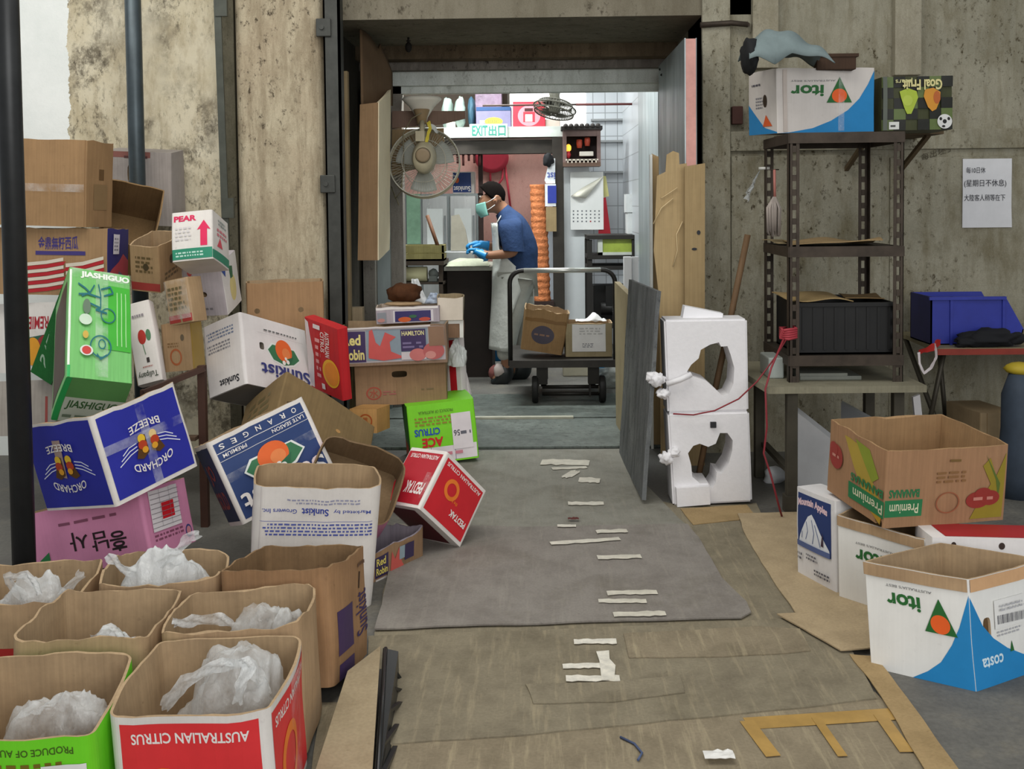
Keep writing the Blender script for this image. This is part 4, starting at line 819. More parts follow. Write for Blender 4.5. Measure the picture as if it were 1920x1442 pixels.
carton('fruit_carton', 'narrow white carton with a red and green tulip-like print and yellow edge', 'carton', POSE['tulip'], board('#ded6d2', '#a79f98', .5, .3), None,
       {'F': [('e', '#b5342e', .5, .56, .16, .09), ('e', '#4f7a58', .76, .57, .1, .07), ('l', '#6a8a6a', [(.5, .47), (.55, .34)], .03), ('r', '#3a3230', .55, .24, .66, .3), ('b', '#b06a60', .35, .18, .75, .21, 1), ('t', '#3b4436', 'Tulipany', .1, .06, .9, .15, dict(rot=180)), ('b', '#8a8288', .25, .8, .8, .86, 1)], 'L': [('r', '#d2a83a', 0, 0, 1, 1)]}, False, s=1.035, dd=.06, seed=38, rnd=.006)
gsc = '#1d6a72'
gc = carton('fruit_carton', 'light green carton with white JIASHIGUO lettering and scribbled marker loops, standing on end', 'carton', POSE['green'], board('#79bf70', '#5f9f58', .4, .2), board('#5a4632', '#3d2e20'),
       {'F': [('r', '#e8efe4', 0, .1, .04, .98), ('r', '#2fae5a', 0, .0, .05, .1), ('t', '#eef6ea', 'JIASHIGUO', .18, .90, .98, .975, dict(bold=.05)), ('r', '#43ae36', .54, .26, .98, .86)] + [('r', '#a6dc98', .76 + .07 * k, .3, .775 + .07 * k, .80) for k in range(3)]
             + [('l', gsc, [(.14, .84), (.25, .80), (.33, .76)], .018), ('l', gsc, [(.2, .72), (.33, .76), (.4, .84)], .018), ('l', gsc, [(.15, .735), (.3, .745), (.5, .72)], .018), ('l', gsc, [(.46, .85), (.5, .74), (.5, .62)], .018), ('l', gsc, [(.5, .8), (.65, .84), (.7, .78), (.55, .74)], .018),
                ('o', gsc, .62, .56, .12, .07, .86), ('l', gsc, [(.3, .66), (.5, .62), (.42, .6), (.6, .58)], .018), ('o', gsc, .5, .27, .17, .1, .88), ('o', gsc, .52, .29, .06, .045, .75), ('l', gsc, [(.44, .2), (.5, .16), (.6, .2)], .018),
                ('e', '#667a66', .28, .62, .06, .07), ('e', '#c9dcc6', .26, .5, .1, .05), ('e', '#c8a84a', .26, .36, .045, .035), ('e', '#d8ded6', .28, .22, .1, .045), ('e', '#c8403a', .28, .22, .07, .035)],
        'D': [('r', '#5f9a58', 0, .55, 1, 1), ('r', '#cdd6c6', .1, .0, 1, .56), ('r', '#2fae5a', 0, 0, .09, 1), ('t', '#3e6a3a', 'JIASHIGUO', .14, .28, .92, .5, dict(bold=.02, shear=.1)), ('b', '#7a8a74', .14, .08, .8, .2, 1)],
        'L': [('r', '#4a3320', .1, .05, .9, .9)]}, False, parts=[('tape_strip', 'clear shiny tape', 'F', [('r', CLEAR, .03, .90, .97, .995), ('r', CLEAR, .42, .02, .62, .9)])], seed=39, rnd=.006, s=1.05)
# green flap hanging out on the carton's left, shade painted into its colour
P = [at(128, 506, 4.32), at(57, 697, 4.26), at(96, 722, 4.24), at(126, 640, 4.28)]; m = MB()
bpy.context.view_layer.update(); inv = gc.matrix_world.inverted()
gfl = board('#1c5a28', '#123c1a', .5, .2)
m.prism([inv @ p for p in P], inv.to_3x3() @ Vector((0, .006, 0)), gfl)
def onq(u, v, o=.0012):
    return (P[0] * (1 - u) + P[3] * u) * (1 - v) + (P[1] * (1 - u) + P[2] * u) * v + Vector((0, -o, 0))
for ch, v0 in (('J', .45), ('I', .56), ('A', .64), ('S', .76)):
    vs, fs = letters(ch, .01)
    for f in fs: m.face([inv @ onq(.18 + .45 * (1 - vs[i][1]), v0 + .09 * vs[i][0]) for i in f], ink('#8fa890'))
tag(m.build('flap', None, gc), 'hanging green side flap with its shade painted in')
carton('fruit_carton', 'white carton with upside-down red letters and red and orange fruit, behind the hanging green flap', 'carton', POSE['fruitwhite'], board('#d8d2cc', '#9a938c', .5, .3), None,
       {'F': [('t', '#a42a34', 'PREMIE A', .02, .20, .42, .38, dict(bold=.02)), ('p', '#2f5a48', [(.0, .44), (.32, .50), (.28, .62), (.1, .56)]), ('e', '#8f2f30', .1, .66, .12, .2), ('e', '#d8962a', .26, .70, .1, .2)]}, False, flip='F', seed=40, rnd=.006)
carton('fruit_carton', 'grey-white carton with a red stripe, under the upside-down red-lettered carton', 'carton', POSE['greylow'], board('#a9a198', '#7d756c', .6, .4), None, {'F': [('r', '#9a4a44', .84, .1, .88, .7)]}, False, seed=41, rnd=.006)
# ---- right-hand group
VB = '#2788c6'; VG = '#2b6a34'
def vit(sw, tx, tri, band=.885):
    (u0, v0, u1, v1) = tx; (cx, vt, vb, hw) = tri
    L = [('p', VB, sw)]
    return L + [('t', VG, 'itor', u0, v0, u1, v1, dict(rot=180, bold=.03)), ('t', '#8a8a8a', "AUSTRALIA'S BEST", u0, v1 + .05, u1 + .12, v1 + .075, dict(rot=180)), ('p', VG, [(cx - hw, vb), (cx + hw, vb), (cx, vt)]), ('e', '#f0662a', cx, vb + .27 * (vt - vb), hw * .6, .27 * (vt - vb))]
SWL = [(1, 0), (1, .86), (.955, .72), (.9, .55), (.82, .38), (.7, .2), (.57, .09), (.42, 0)]
WV = board('#ecebe7', '#b9b6b0', .45, .2)
carton('fruit_carton', 'nearest open white and blue carton at lower right with a green triangle logo', 'carton', POSE['vitor'], WV, None,
       {'F': vit(SWL, (.22, .62, .55, .76), (.73, .78, .46, .155)), 'R': [('p', VB, [(0, 0), (0, .84), (.06, .72), (.14, .56), (.26, .42), (.42, .3), (.62, .2), (.85, .1), (1, .05), (1, 0)]), ('t', '#d8ecf6', 'costa', .1, .17, .36, .27, dict(rot=180, bold=.02)),
        ('b', '#b9b9bd', .3, .42, .62, .48, 2), ('p', VG, [(.45, .26), (.5, .26), (.47, .36)])]}, True, holes={'R': [(.19, .50, .013, .036)]}, skew=.505, lean=-.022, parts=[('rim_band', 'bare brown cardboard rim', 'F', [('r', KRAFT, 0, .885, 1, 1)]), ('rim_band', 'bare brown cardboard rim', 'R', [('r', board('#d6a06c', '#a87c50'), 0, .885, 1, 1)]), ('label_sticker', 'white sticker with a barcode', 'R', [('r', '#f0efec', .27, .5, .64, .76)] + [('r', '#6a6a70', .30 + .017 * k, .54, .30 + .017 * k + (.006 if k % 3 else .011), .62) for k in range(19)] + [('b', '#b9b9bd', .3, .66, .62, .73, 2)])], seed=42, rnd=.004, bulge=.004, rim=.001)
carton('fruit_carton', 'white carton with green lettering half hidden behind the nearest white and blue carton', 'carton', POSE['vitor2'], WV, None, {'F': vit(SWL, (.22, .52, .55, .68), (.75, .72, .4, .15))}, True, dd=.2, parts=[('rim_band', 'bare brown cardboard rim', 'F', [('r', KRAFT, 0, .885, 1, 1)])], seed=43, rnd=.004, bulge=.004, rim=.002)
carton('fruit_carton', 'white carton with a navy snow-mountain picture and pink lettering, left of the right-hand group', 'carton', POSE['apple'], board('#e4e2e2', '#aaa6a6', .5, .3), board('#d9d4ce', '#aaa39b'),
       {'F': [('r', '#2c3f73', .05, .36, .90, .95), ('t', '#e8c8d0', 'Mountain Apples', .06, .78, .82, .92, dict(bold=.05, arc=.25)), ('p', '#e6e9ee', [(.08, .40), (.12, .48), (.24, .62), (.34, .72), (.44, .76), (.52, .71), (.66, .58), (.86, .44), (.88, .40)]), ('l', '#5a6a98', [(.3, .66), (.34, .56), (.28, .46)], .012), ('l', '#5a6a98', [(.44, .7), (.5, .56), (.46, .44)], .012), ('l', '#5a6a98', [(.52, .66), (.6, .54), (.66, .44)], .012), ('l', '#5a6a98', [(.2, .54), (.18, .46)], .012), ('p', '#3f2a3a', [(.68, .46), (.74, .46), (.72, .62)]),
              ('r', '#5a6a98', .05, .36, .90, .42), ('b', '#6a6a74', .3, .24, .6, .32, 2), ('b', '#6a6a74', .06, .2, .2, .3, 2), ('b', '#5a5a64', .5, .1, .9, .18, 2)]}, False, dd=.10, seed=44, rnd=.005)
GB = '#2a7a4c'
carton('fruit_carton', 'open banana carton with green bands and red ovals, stacked on the white cartons', 'carton', POSE['banana'], board('#ad7c52', '#7d5a3a', .7, .35), board('#a87f50', '#7a5a38'),
       {'F': [('p', '#b3993f', [(.3, .9), (.55, .9), (.95, .3), (.95, .1), (.75, .15), (.5, .55)]), ('p', '#8d9a34', [(.5, .95), (.75, .9), (.9, .6), (.8, .5)]), ('p', '#b88f2a', [(.65, .2), (.95, .02), (.98, .2), (.75, .4)]), ('r', GB, .42, .12, 1, .34), ('t', '#d9d8b8', 'Premium', .5, .16, .98, .29, dict(rot=180)), ('t', GB, 'BANANAS', .46, .37, .98, .48, dict(rot=180, bold=.03)), ('e', '#9c3a34', .17, .56, .13, .17), ('e', '#9c3a34', .12, .64, .08, .1), ('b', '#c98a7c', .1, .53, .25, .6, 1)],
        'R': [('r', GB, .0, .14, .3, .36), ('t', '#d9d8b8', 'Premium', .04, .18, .27, .31, dict(rot=180)), ('t', GB, 'BANANAS', .03, .39, .27, .5, dict(rot=180, bold=.03)), ('p', '#9a8a30', [(.7, .05), (.97, .05), (.98, .9), (.9, .6), (.84, .85), (.78, .75), (.86, .5), (.75, .2)]), ('p', '#5f7434', [(.8, .9), (.94, .5), (.93, .3), (.9, .55)]), ('e', '#9a3a33', .76, .3, .1, .11), ('e', '#9a3a33', .86, .32, .08, .1), ('e', '#9a3a33', .80, .38, .07, .08), ('b', '#c98a7c', .72, .28, .89, .36, 1),
              ('b', '#8f6a44', .4, .55, .65, .72, 3), ('b', '#7d6238', .5, .82, .62, .88, 1), ('o', '#9c5f42', .5, .3, .1, .14, .9)]}, True, holes={'F': [(.92, .04, .02, .012)]}, cut=lambda u, v: -.006 if abs(u - .02) < .02 and .4 < v < .75 else 0, seed=45, rnd=.006, bulge=.006)
carton('fruit_carton', 'red-topped white carton squeezed between the banana carton and the nearest white one', 'carton', POSE['redtray'], board('#e9e4e2', '#b5adab', .5, .3), None, {'F': [('e', '#3a2a24', .17, .93, .02, .03), ('e', '#3a2a24', .55, .93, .025, .035), ('r', '#d8342f', .78, .84, 1, .9)], 'T': [('r', '#a8262c', .12, .1, 1, 1)]}, False, seed=46, rnd=.004)
carton('cardboard_carton', 'plain pale brown carton standing under the red-edged table', 'carton', POSE['farbrown'], board('#a58a62', '#7d6644'), None, {'F': [('r', '#8d7450', .18, 0, .2, 1), ('r', '#8d7450', .8, 0, .82, 1)]}, False, seed=47, rnd=.006)
SWR = [(1, 0), (1, .97), (.93, .74), (.84, .52), (.72, .34), (.55, .18), (.36, .07), (.12, .01), (.0, .0)]
carton('fruit_carton', 'white and blue carton with a green triangle logo on top of the steel rack', 'carton', POSE['vitorrack'], board('#d9d2cc', '#a79f98', .5, .25), None,
       {'F': vit(SWR, (.14, .56, .47, .74), (.63, .86, .46, .13), 0), 'L': [('p', VB, [(1, 0), (1, .02), (.6, .1), (.3, .3), (0, .5), (0, 0)]), ('e', '#3a2f22', .62, .52, .07, .1), ('b', '#8a8a90', .3, .4, .55, .6, 4), ('b', '#5a5a64', .15, .76, .5, .82, 1), ('p', '#e2622e', [(.55, .12), (.85, .12), (.65, .3)])]}, True, parts=[('tape_strip', 'yellowed tape', 'F', [('r', '#c9bdb4', .06, .02, .1, .98)]), ('tape_strip', 'clear shiny tape', 'F', [('r', CLEAR, .62, .02, .68, .98)])], seed=48, rnd=.004, rim=.003)
ck = []
for i in range(6):
    for j in range(5):
        if (i + j) % 2: ck.append(('r', '#17180f', i / 6, j / 5, (i + 1) / 6, (j + 1) / 5))
        elif (i * 3 + j) % 4 == 0: ck.append(('r', '#5f6f3c', i / 6, j / 5, (i + 1) / 6, (j + 1) / 5))
carton('fruit_carton', 'dark chequered carton picturing two pears and a football, on the wall shelf', 'carton', POSE['goal'], board('#45482e', '#2f3220', .5, .3), None,
       {'F': ck + [('p', '#a9bd36', [(.26, .6), (.24, .72), (.36, .78), (.48, .72), (.5, .6), (.44, .42), (.4, .3), (.34, .3), (.3, .42)]), ('e', '#b5c748', .35, .55, .07, .1), ('p', '#d08e2a', [(.58, .62), (.6, .75), (.72, .78), (.82, .7), (.82, .56), (.76, .38), (.7, .34), (.64, .42)]), ('e', '#b8612a', .77, .6, .05, .12), ('e', '#dcdcda', .88, .15, .11, .135), ('e', '#1a1a1a', .88, .15, .03, .04), ('e', '#1a1a1a', .82, .2, .02, .03), ('e', '#1a1a1a', .94, .2, .02, .03), ('e', '#1a1a1a', .86, .06, .025, .02),
              ('t', '#d8ce90', 'Goal Fruit', .28, .74, .84, .94, dict(rot=180, bold=.03)), ('t', '#c9c48a', 'pears', .18, .88, .42, .97, dict(rot=180)), ('r', '#565c52', 0, 0, .06, 1)]}, False, parts=[('label_sticker', 'small white sticker', 'F', [('r', '#e2e2de', .1, .02, .24, .16), ('b', '#4a4a4a', .12, .05, .22, .12, 1)])], seed=49, rnd=.004)
# ---- plastic bags
def bag(label, c, rx, ry, h, seed, loops=(), alpha=.62, base=.03, group='plastic bags in the cartons', lean=(0, 0), inside=None):
    m = MB(); mt = film('#eef0f0', alpha, .14)
    def fn(u, v):
        a = 2 * math.pi * u; e = v ** .8
        r = math.cos(e * math.pi / 2) ** .8; z = math.sin(e * math.pi / 2) ** 1.15
        p = Vector((math.cos(a) * r, math.sin(a) * r, z)); k = Vector((seed * 3.7, seed, 0))
        f = 1.08 + .42 * noise.noise(p * 1.4 + k) - .26 * abs(noise.noise(p * 2.6 - k)) - .10 * abs(noise.noise(p * 5.5 + k)) - .025 * abs(noise.noise(p * 13 + k))
        q = Vector((p.x * rx * f + lean[0] * z, p.y * ry * f + lean[1] * z, base + z * h * (f * .9 + .05)))
        if inside:
            ps = POSE[inside]; M = Euler([RAD(a) for a in ps[6:9]]).to_matrix(); w = M.inverted() @ (Vector(c) + q - Vector(ps[3:6])); hw, hd = ps[0] / 2 - .022, ps[1] / 2 - .022
            if inside == 'bagbrown': hd -= .03
            if w.z < ps[2] + .02: w.x = max(-hw, min(hw, w.x)); w.y = max(-hd, min(hd, w.y)); w.z = max(.012, w.z)
            q = M @ w + Vector(ps[3:6]) - Vector(c)
        return q
    m.quadgrid(fn, 72, 30, mt, True, cu=True)
    o = m.build('plastic_bag', mt, loc=c); tag(o, label, 'bag', group)
    for L in loops:
        m = MB(); pts = [Vector(p) for p in L]; q = []
        for i in range(len(pts) - 1):
            for k in range(5): q.append(pts[i].lerp(pts[i + 1], k / 5))
        q.append(pts[-1])
        q = [p + Vector((noise.noise(p * 30), noise.noise(p * 30 + Vector((5, 0, 0))), noise.noise(p * 30 + Vector((0, 5, 0))))) * .006 for p in q]
        Lq = len(q) - 1
        def rib(u, v):
            i = min(int(u * Lq + .5), Lq); d = (q[min(i + 1, Lq)] - q[max(i - 1, 0)]).normalized(); sd_ = d.cross(Vector((.15, 1, .1))); sd_ = sd_.normalized() if sd_.length > .05 else Vector((1, 0, 0))
            return q[i] + sd_ * (v - .5) * .026 * (1 + .5 * noise.noise(q[i] * 40)) + Vector((0, .008 * math.sin(v * 9 + i), 0))
        m.quadgrid(rib, Lq, 6, film('#f2f4f4', .62), True)
        m.build('bag_handle', film('#f2f4f4', .62), o)
    return o
def pz(nm, dx=0, dy=0, z=0): return Vector((POSE[nm][3] + dx, POSE[nm][4] + dy, z))
bag('milky carrier bag with looped handles standing in the foremost red carton', pz('ausred', 0, 0, .015), .142, .13, .275, 1, [[(-.11, -.03, .22), (-.06, -.04, .28), (.0, -.04, .315), (.06, -.04, .325), (.085, -.04, .32), (.10, -.04, .29), (.115, -.03, .25)], [(.08, -.045, .32), (.07, -.06, .29), (.06, -.07, .25)]], .40, lean=(.05, .02), inside='ausred')
bag('clear crumpled bag in the bright green carton', pz('acegreen', .0, .0, .015), .135, .12, .26, 2, (), .36, lean=(.06, 0), inside='acegreen')
bag('clear bag peaking at the back of the brown carton behind the red one', pz('bagbrown', -.01, .02, .015), .108, .11, .25, 3, [[(-.15, -.12, .30), (-.1, -.13, .31), (-.04, -.13, .315), (.0, -.14, .31)]], .4, lean=(.06, .05), inside='bagbrown')
bag('white bag scraps showing over the rim of the brown carton in the second row', pz('mid', .03, .0, .015), .12, .12, .24, 4, [[(.0, -.13, .29), (.05, -.14, .325), (.08, -.15, .31)]], .8, lean=(.05, -.03), inside='mid')
bag('knotted white carrier bag with ears in the third-row brown carton', pz('backbag', .01, -.01, .015), .135, .105, .265, 5, [[(-.03, -.03, .28), (.02, -.04, .33), (.05, -.04, .345), (.07, -.03, .375), (.1, -.03, .39)], [(-.05, -.04, .27), (-.11, -.06, .31), (-.14, -.06, .34)]], .85, inside='backbag')
bag('clear bag with upright handles in the third-row carton at the left edge', pz('leftback', .04, -.02, .015), .13, .1, .245, 6, [[(.0, -.06, .25), (-.04, -.08, .32), (.02, -.09, .33), (.05, -.09, .28)], [(.1, -.07, .26), (.14, -.08, .31), (.16, -.08, .33)]], .55, inside='leftback')
q = at(866, 660, 5.45); bag('white bag bulging beside the red and white standing carton', Vector((q.x - .02, 5.46, q.z - .07)), .045, .05, .14, 7, (), .9, 0)
# ================================================================ RIGHT-HAND SIDE
RUST = ink('#4c4239', .6, .45, .45, .35, 12); RUSTD = ink('#3e372f', .65, .4, .35, .3, 12)
xl, xr_, yf, yb_, zt, zbn = 1.063, 1.535, 4.45, 4.93, 1.572, .536
t_ = thing('storage_rack', 'tall rusty slotted-angle rack standing on the low bench against the right wall', 'rack', (xl, yf, zbn))
def post(nm, x, y, sx, sy):
    m = MB(); w = .042; h = zt - zbn
    for a in (0, 1): m.box((x + sx * (0 if a == 0 else w * .68), y, 0), (x + sx * (w * .32 if a == 0 else w), y + sy * .003, h))
    k = 0
    while k * .06 < h:
        m.box((x + sx * w * .3, y, k * .06), (x + sx * w * .7, y + sy * .003, min(h, k * .06 + .026))); k += 1
    m.box((x, y, 0), (x + sx * .003, y + sy * w, h)); return m.build(nm, RUST, t_)
dx, dy = xr_ - xl, yb_ - yf
for (x, y, a, b) in ((0, 0, 1, 1), (dx, 0, -1, 1), (0, dy, 1, -1), (dx, dy, -1, -1)): post('post', x, y, a, b)
def shelf(z, mt, lip=.04):
    m = MB(); m.box((.004, .004, z - .012), (dx - .004, dy - .004, z), mt)
    m.box((.0, -.004, z - lip), (dx, .0, z + .004), RUST); m.box((0, dy, z - lip), (dx, dy + .004, z), RUST)
    m.box((-.004, 0, z - lip), (0, dy, z + .002), RUST); m.box((dx, 0, z - lip), (dx + .004, dy, z + .002), RUST); m.build('shelf', None, t_)
for z in (zt - zbn, 1.10 - zbn, .645 - zbn): shelf(z, RUSTD)
m = MB(); m.tube([(0, 0, 0), (-.07, .02, -.01)], .004, None, 6)
t2 = thing('low_bench', 'low grey wooden bench carrying the rusty rack', 'bench', (1.1, 4.6, 0))
bq = board('#8b8672', '#5b5544', .7, .6)
A = on(1440, 726, zbn); B_ = on(1738, 723, zbn); Cc = on(1405, 705, zbn); m = MB()
m.prism([Vector((p.x - 1.1, p.y - 4.6, zbn - .028)) for p in (A, B_, Vector((B_.x, 5.05, 0)), Vector((Cc.x, 5.05, 0)), Cc)], (0, 0, .028)); m.build('bench_top', bq, t2)
for x, y in ((1.065, 4.42), (1.52, 4.47), (1.05, 4.98), (1.56, 4.98)):
    m = MB(); m.box((x - 1.1 - .022, y - 4.6 - .022, 0), (x - 1.1 + .022, y - 4.6 + .022, zbn - .028), None, None, .003)
    if y < 4.6: m.box((x - 1.1 - .03, y - 4.6 - .03, 0), (x - 1.1 + .03, y - 4.6 + .03, .07))
    m.build('leg', ink('#4c473b', .7, .35), t2)
m = MB(); m.bar((-.03, -.17, .16), (-.03, .36, .16), .03, .02); m.build('stretcher', ink('#4c473b', .7, .35), t2)
# things on the rack
blk = ink('#1d1d1d', .55, .3, 0, .3)
m = MB(); x0, x1, y0, y1, z0, z1 = xl + .045, xr_ - .02, 4.5, 4.88, .646, .865
for a, b in (((x0, y0, z0), (x1, y0 + .008, z1)), ((x0, y1 - .008, z0), (x1, y1, z1)), ((x0, y0, z0), (x0 + .008, y1, z1)), ((x1 - .008, y0, z0), (x1, y1, z1)), ((x0, y0, z0), (x1, y1, z0 + .008))): m.box(a, b)
for k in range(9): m.box((x0 + .02 + k * .045, y0 - .004, z0 + .02), (x0 + .03 + k * .045, y0, z1 - .02))
m.box((x0 - .006, y0 - .008, z1 - .016), (x1 + .006, y0, z1)); single(m, 'plastic_crate', blk, 'black plastic crate on the lowest shelf of the rusty rack', 'crate', origin=((x0 + x1) / 2, 4.7, z0))
def scrap(lab, c, sx, sy, seed, mt, th=.004, rot=0, z=0, name='cardboard_scrap', wob=.03):
    m = MB(); ca, sa = math.cos(RAD(rot)), math.sin(RAD(rot)); pts = []
    for a, b in ((-1, -1), (1, -1), (1, 1), (-1, 1)):
        x, y = a * sx / 2, b * sy / 2; pts.append((x * ca - y * sa, x * sa + y * ca, 0))
    patch(m, pts, th, None, 12, 8, wob, seed); zmin = min(v.co.z for v in m.bm.verts)
    return single(m, name, mt, lab, 'cardboard', loc=(c[0], c[1], c[2] - zmin))
scrap('wavy brown cardboard piece on the middle shelf of the rack', (1.29, 4.66, 1.104), .38, .3, 3, board('#a58555', '#735a36'), rot=-6)
scrap('bent brown cardboard piece over the left front of the black crate', (1.20, 4.62, .866), .25, .26, 5, board('#a98a55', '#735a36'), rot=12)
scrap('flat brown cardboard piece at the right end of the black crate top', (1.43, 4.68, .867), .16, .24, 8, board('#8d6c3e', '#5f4728'), rot=-9, wob=.02)
scrap('small torn cardboard strip at the left end of the middle shelf', (1.09, 4.78, 1.104), .07, .2, 2, board('#a08a60', '#6a5736'), rot=8)
m = MB(); q = at(1448, 628, 4.5)                                   # pale plastic slabs at the rack's foot
m.box((-.035, 0, 0), (.03, .18, .09), None, None, .006); single(m, 'plastic_tub', ink('#a9b0ab', .35, .2), 'small pale plastic tub on the bench beside the rack foot', 'tub', loc=(1.035, 4.55, zbn))
m = MB(); m.box((0, 0, 0), (.26, .2, .018), None, None, .004); m.box((.0, .0, .018), (.2, .15, .03)); single(m, 'plastic_slab', ink('#7d8077', .4, .25), 'grey plastic lid lying on the bench under the rack', 'lid', loc=(1.12, 4.5, zbn))
# broom-like bundle hung on the rack's left bay
t3 = thing('hanging_mop', 'pale stringy mop with a pink handle hanging inside the left end of the rack', 'mop', at(1452, 318, 4.72))
m = MB(); m.tube([(0, 0, 0), (.002, 0, -.13)], .006, None, 8); m.build('handle', ink('#b5756a', .6), t3)
m = MB()
for k in range(34):
    a = k * 2.4; r = .012 + .02 * ((k * 7) % 10) / 10; top = Vector((.004 * math.cos(a), .004 * math.sin(a), -.12)); e = Vector((r * math.cos(a), r * math.sin(a) * .8, -.27 - .03 * ((k * 3) % 5) / 5))
    m.tube([top, top.lerp(e, .3) + Vector((r * math.cos(a) * .7, r * .6 * math.sin(a), 0)), e], .0035, None, 5)
m.build('mop_head', ink('#b3a8a0', .8, .3), t3)
m = MB(); m.tube([(-.02, 0, 0), (.02, 0, .0)], .003, None, 6); m.build('hook', RUST, t3)
t4 = thing('tie_wrap', 'crumpled clear plastic wrap tied round the left rear rack post with a white band', 'wrap', at(1427, 316, 4.94))
m = MB(); m.lathe([(.026, -.006), (.026, .006)], (0.012, -.012, 0), None, 12); m.build('band', ink('#d8d8d2', .5), t4)
m = MB(); m.quadgrid(lambda u, v: Vector((-.01 - .06 * v * (1 + .4 * noise.noise(Vector((u * 4, v * 4, 1)))), -.02 + .02 * noise.noise(Vector((u * 5, v * 3, 4))), -.01 - .12 * v + .05 * (u - .5) * v)), 8, 8, None, True); m.build('film', film('#dfe4e6', .6), t4)
# boxes' shelf on the wall, clothes and brown bar
m = MB(); m.box((1.54, 5.06, 1.600), (1.93, 5.49, 1.617)); m.bar((1.60, 5.49, 1.45), (1.60, 5.12, 1.60), .02, .02); m.bar((1.88, 5.49, 1.45), (1.88, 5.12, 1.60), .02, .02)
single(m, 'wall_shelf', board('#6b5b45', '#463a2a'), 'short wooden wall shelf right of the rack top', 'shelf', origin=(1.73, 5.49, 1.6))
def jacket():
    q = at(1462, 128, 4.6); o = thing('work_jacket', 'grey-green jacket with a dark lining thrown over the carton on the rack', 'jacket', q)
    m = MB(); 
    def fn(u, v):
        x = -.145 + .335 * u; c = (u - .34) / (.42 if u < .34 else .70); top = .165 * math.sqrt(max(0, 1 - c * c)) * (1 if u < .5 else 1 - .35 * (u - .5))
        y = -.118 + .26 * v; arch = math.sin(math.pi * (.015 + .93 * v)) ** .42
        fold = .011 * math.sin(17 * (u - .30 * v)) * (.3 + .7 * u) + .010 * noise.noise(Vector((u * 4, v * 3, 7)))
        sag = -.04 * max(0, .06 - v) / .06 * max(0, 1 - abs(u - .3) / .2)
        return Vector((x + .03 * (1 - arch) * (u - .4), y, max(-.05, top * arch + fold * (.4 + arch) + sag)))
    m.quadgrid(fn, 46, 26, None, True); j = m.build('shell', ink('#7b898a', .75, .22, 0, .2, 14), o); s_ = j.modifiers.new('thick', 'SOLIDIFY'); s_.thickness = .004
    m = MB(); m.ball((-.135, -.03, .05), .06, None, 3, (.6, 1.3, 1.3), .3, 3); m.build('lining', ink('#191a1c', .8), o)
jacket()
q = at(1565, 117, 4.72); m = MB(); m.box((-.085, -.03, -.035), (.085, .03, .03), None, None, .004); m.box((-.09, -.035, .02), (.095, .035, .034))
single(m, 'wooden_block', board('#4a382c', '#2c211a'), 'dark brown wooden block lying on the carton behind the jacket', 'block', loc=q - Vector((0, 0, .0)))
# paper notice and scribble on the wall, small plate, rusty rod
t5 = thing('paper_notice', 'white paper with three handwritten lines taped on the right wall', 'notice', at(1850, 362, 5.482))
a0 = at(1804, 427, 5.482) - t5.location; b0 = at(1897, 297, 5.482) - t5.location
m = MB(); m.quadgrid(lambda u, v: Vector((a0.x + (b0.x - a0.x) * u, -.004 * abs(noise.noise(Vector((u * 3, v * 3, 0)))) - .001 - .012 * max(0, u - .8) * max(0, .3 - v) * 12, a0.z + (b0.z - a0.z) * v)), 12, 14)
pp = m.build('paper', ink('#dddde0', .6, .08), t5); s_ = pp.modifiers.new('t', 'SOLIDIFY'); s_.thickness = .0006
def wallwrite(name, s, px0, py0, px1, py1, Y, mt, parent, rot=0):
    p = at(px0, py1, Y) - parent.location; q = at(px1, py0, Y) - parent.location; vs, fs = letters(s, .0); m = MB()
    for f in fs:
        m.face([Vector((p.x + (q.x - p.x) * vs[i][0], p.y - .0, p.z + (q.z - p.z) * vs[i][1] + rot * vs[i][0])) for i in f])
    return m.build(name, mt, parent)
pen = ink('#34343c', .7)
for s, b in (('每10日休', (1812, 313, 1848, 325)), ('(星期日不休息)', (1808, 336, 1887, 352)), ('大陸客人稍等在下', (1808, 364, 1885, 377))): wallwrite('handwriting', s, *b, 5.475, pen, t5)
t6 = thing('wall_writing', 'faint dark handwriting scrawled directly on the concrete above the notice', 'writing', at(1758, 296, 5.484)); wallwrite('stroke', '每出坯丁', 1728, 288, 1788, 302, 5.484, ink('#4a4334', .8), t6, .05)
m = MB(); a0 = at(1373, 233, 5.46); b0 = at(1393, 199, 5.46); m.box((a0.x, 5.455, a0.z), (b0.x, 5.5, b0.z), None, None, .004); single(m, 'wall_plate', ink('#52332c', .7, .3), 'small dark red square plate fixed on the wall left of the rack carton', 'plate', origin=(a0.x, 5.46, a0.z))
m = MB(); m.tube([at(1313, 47, 5.45), at(1370, 43, 5.45), at(1402, 46, 5.45)], .014, None, 8); m.tube([at(1402, 46, 5.45), at(1402, 46, 5.5)], .012, None, 8); single(m, 'rusty_rod', RUST, 'rusty horizontal rod fixed high on the wall above the pink-edged door', 'rod', origin=at(1360, 45, 5.45))
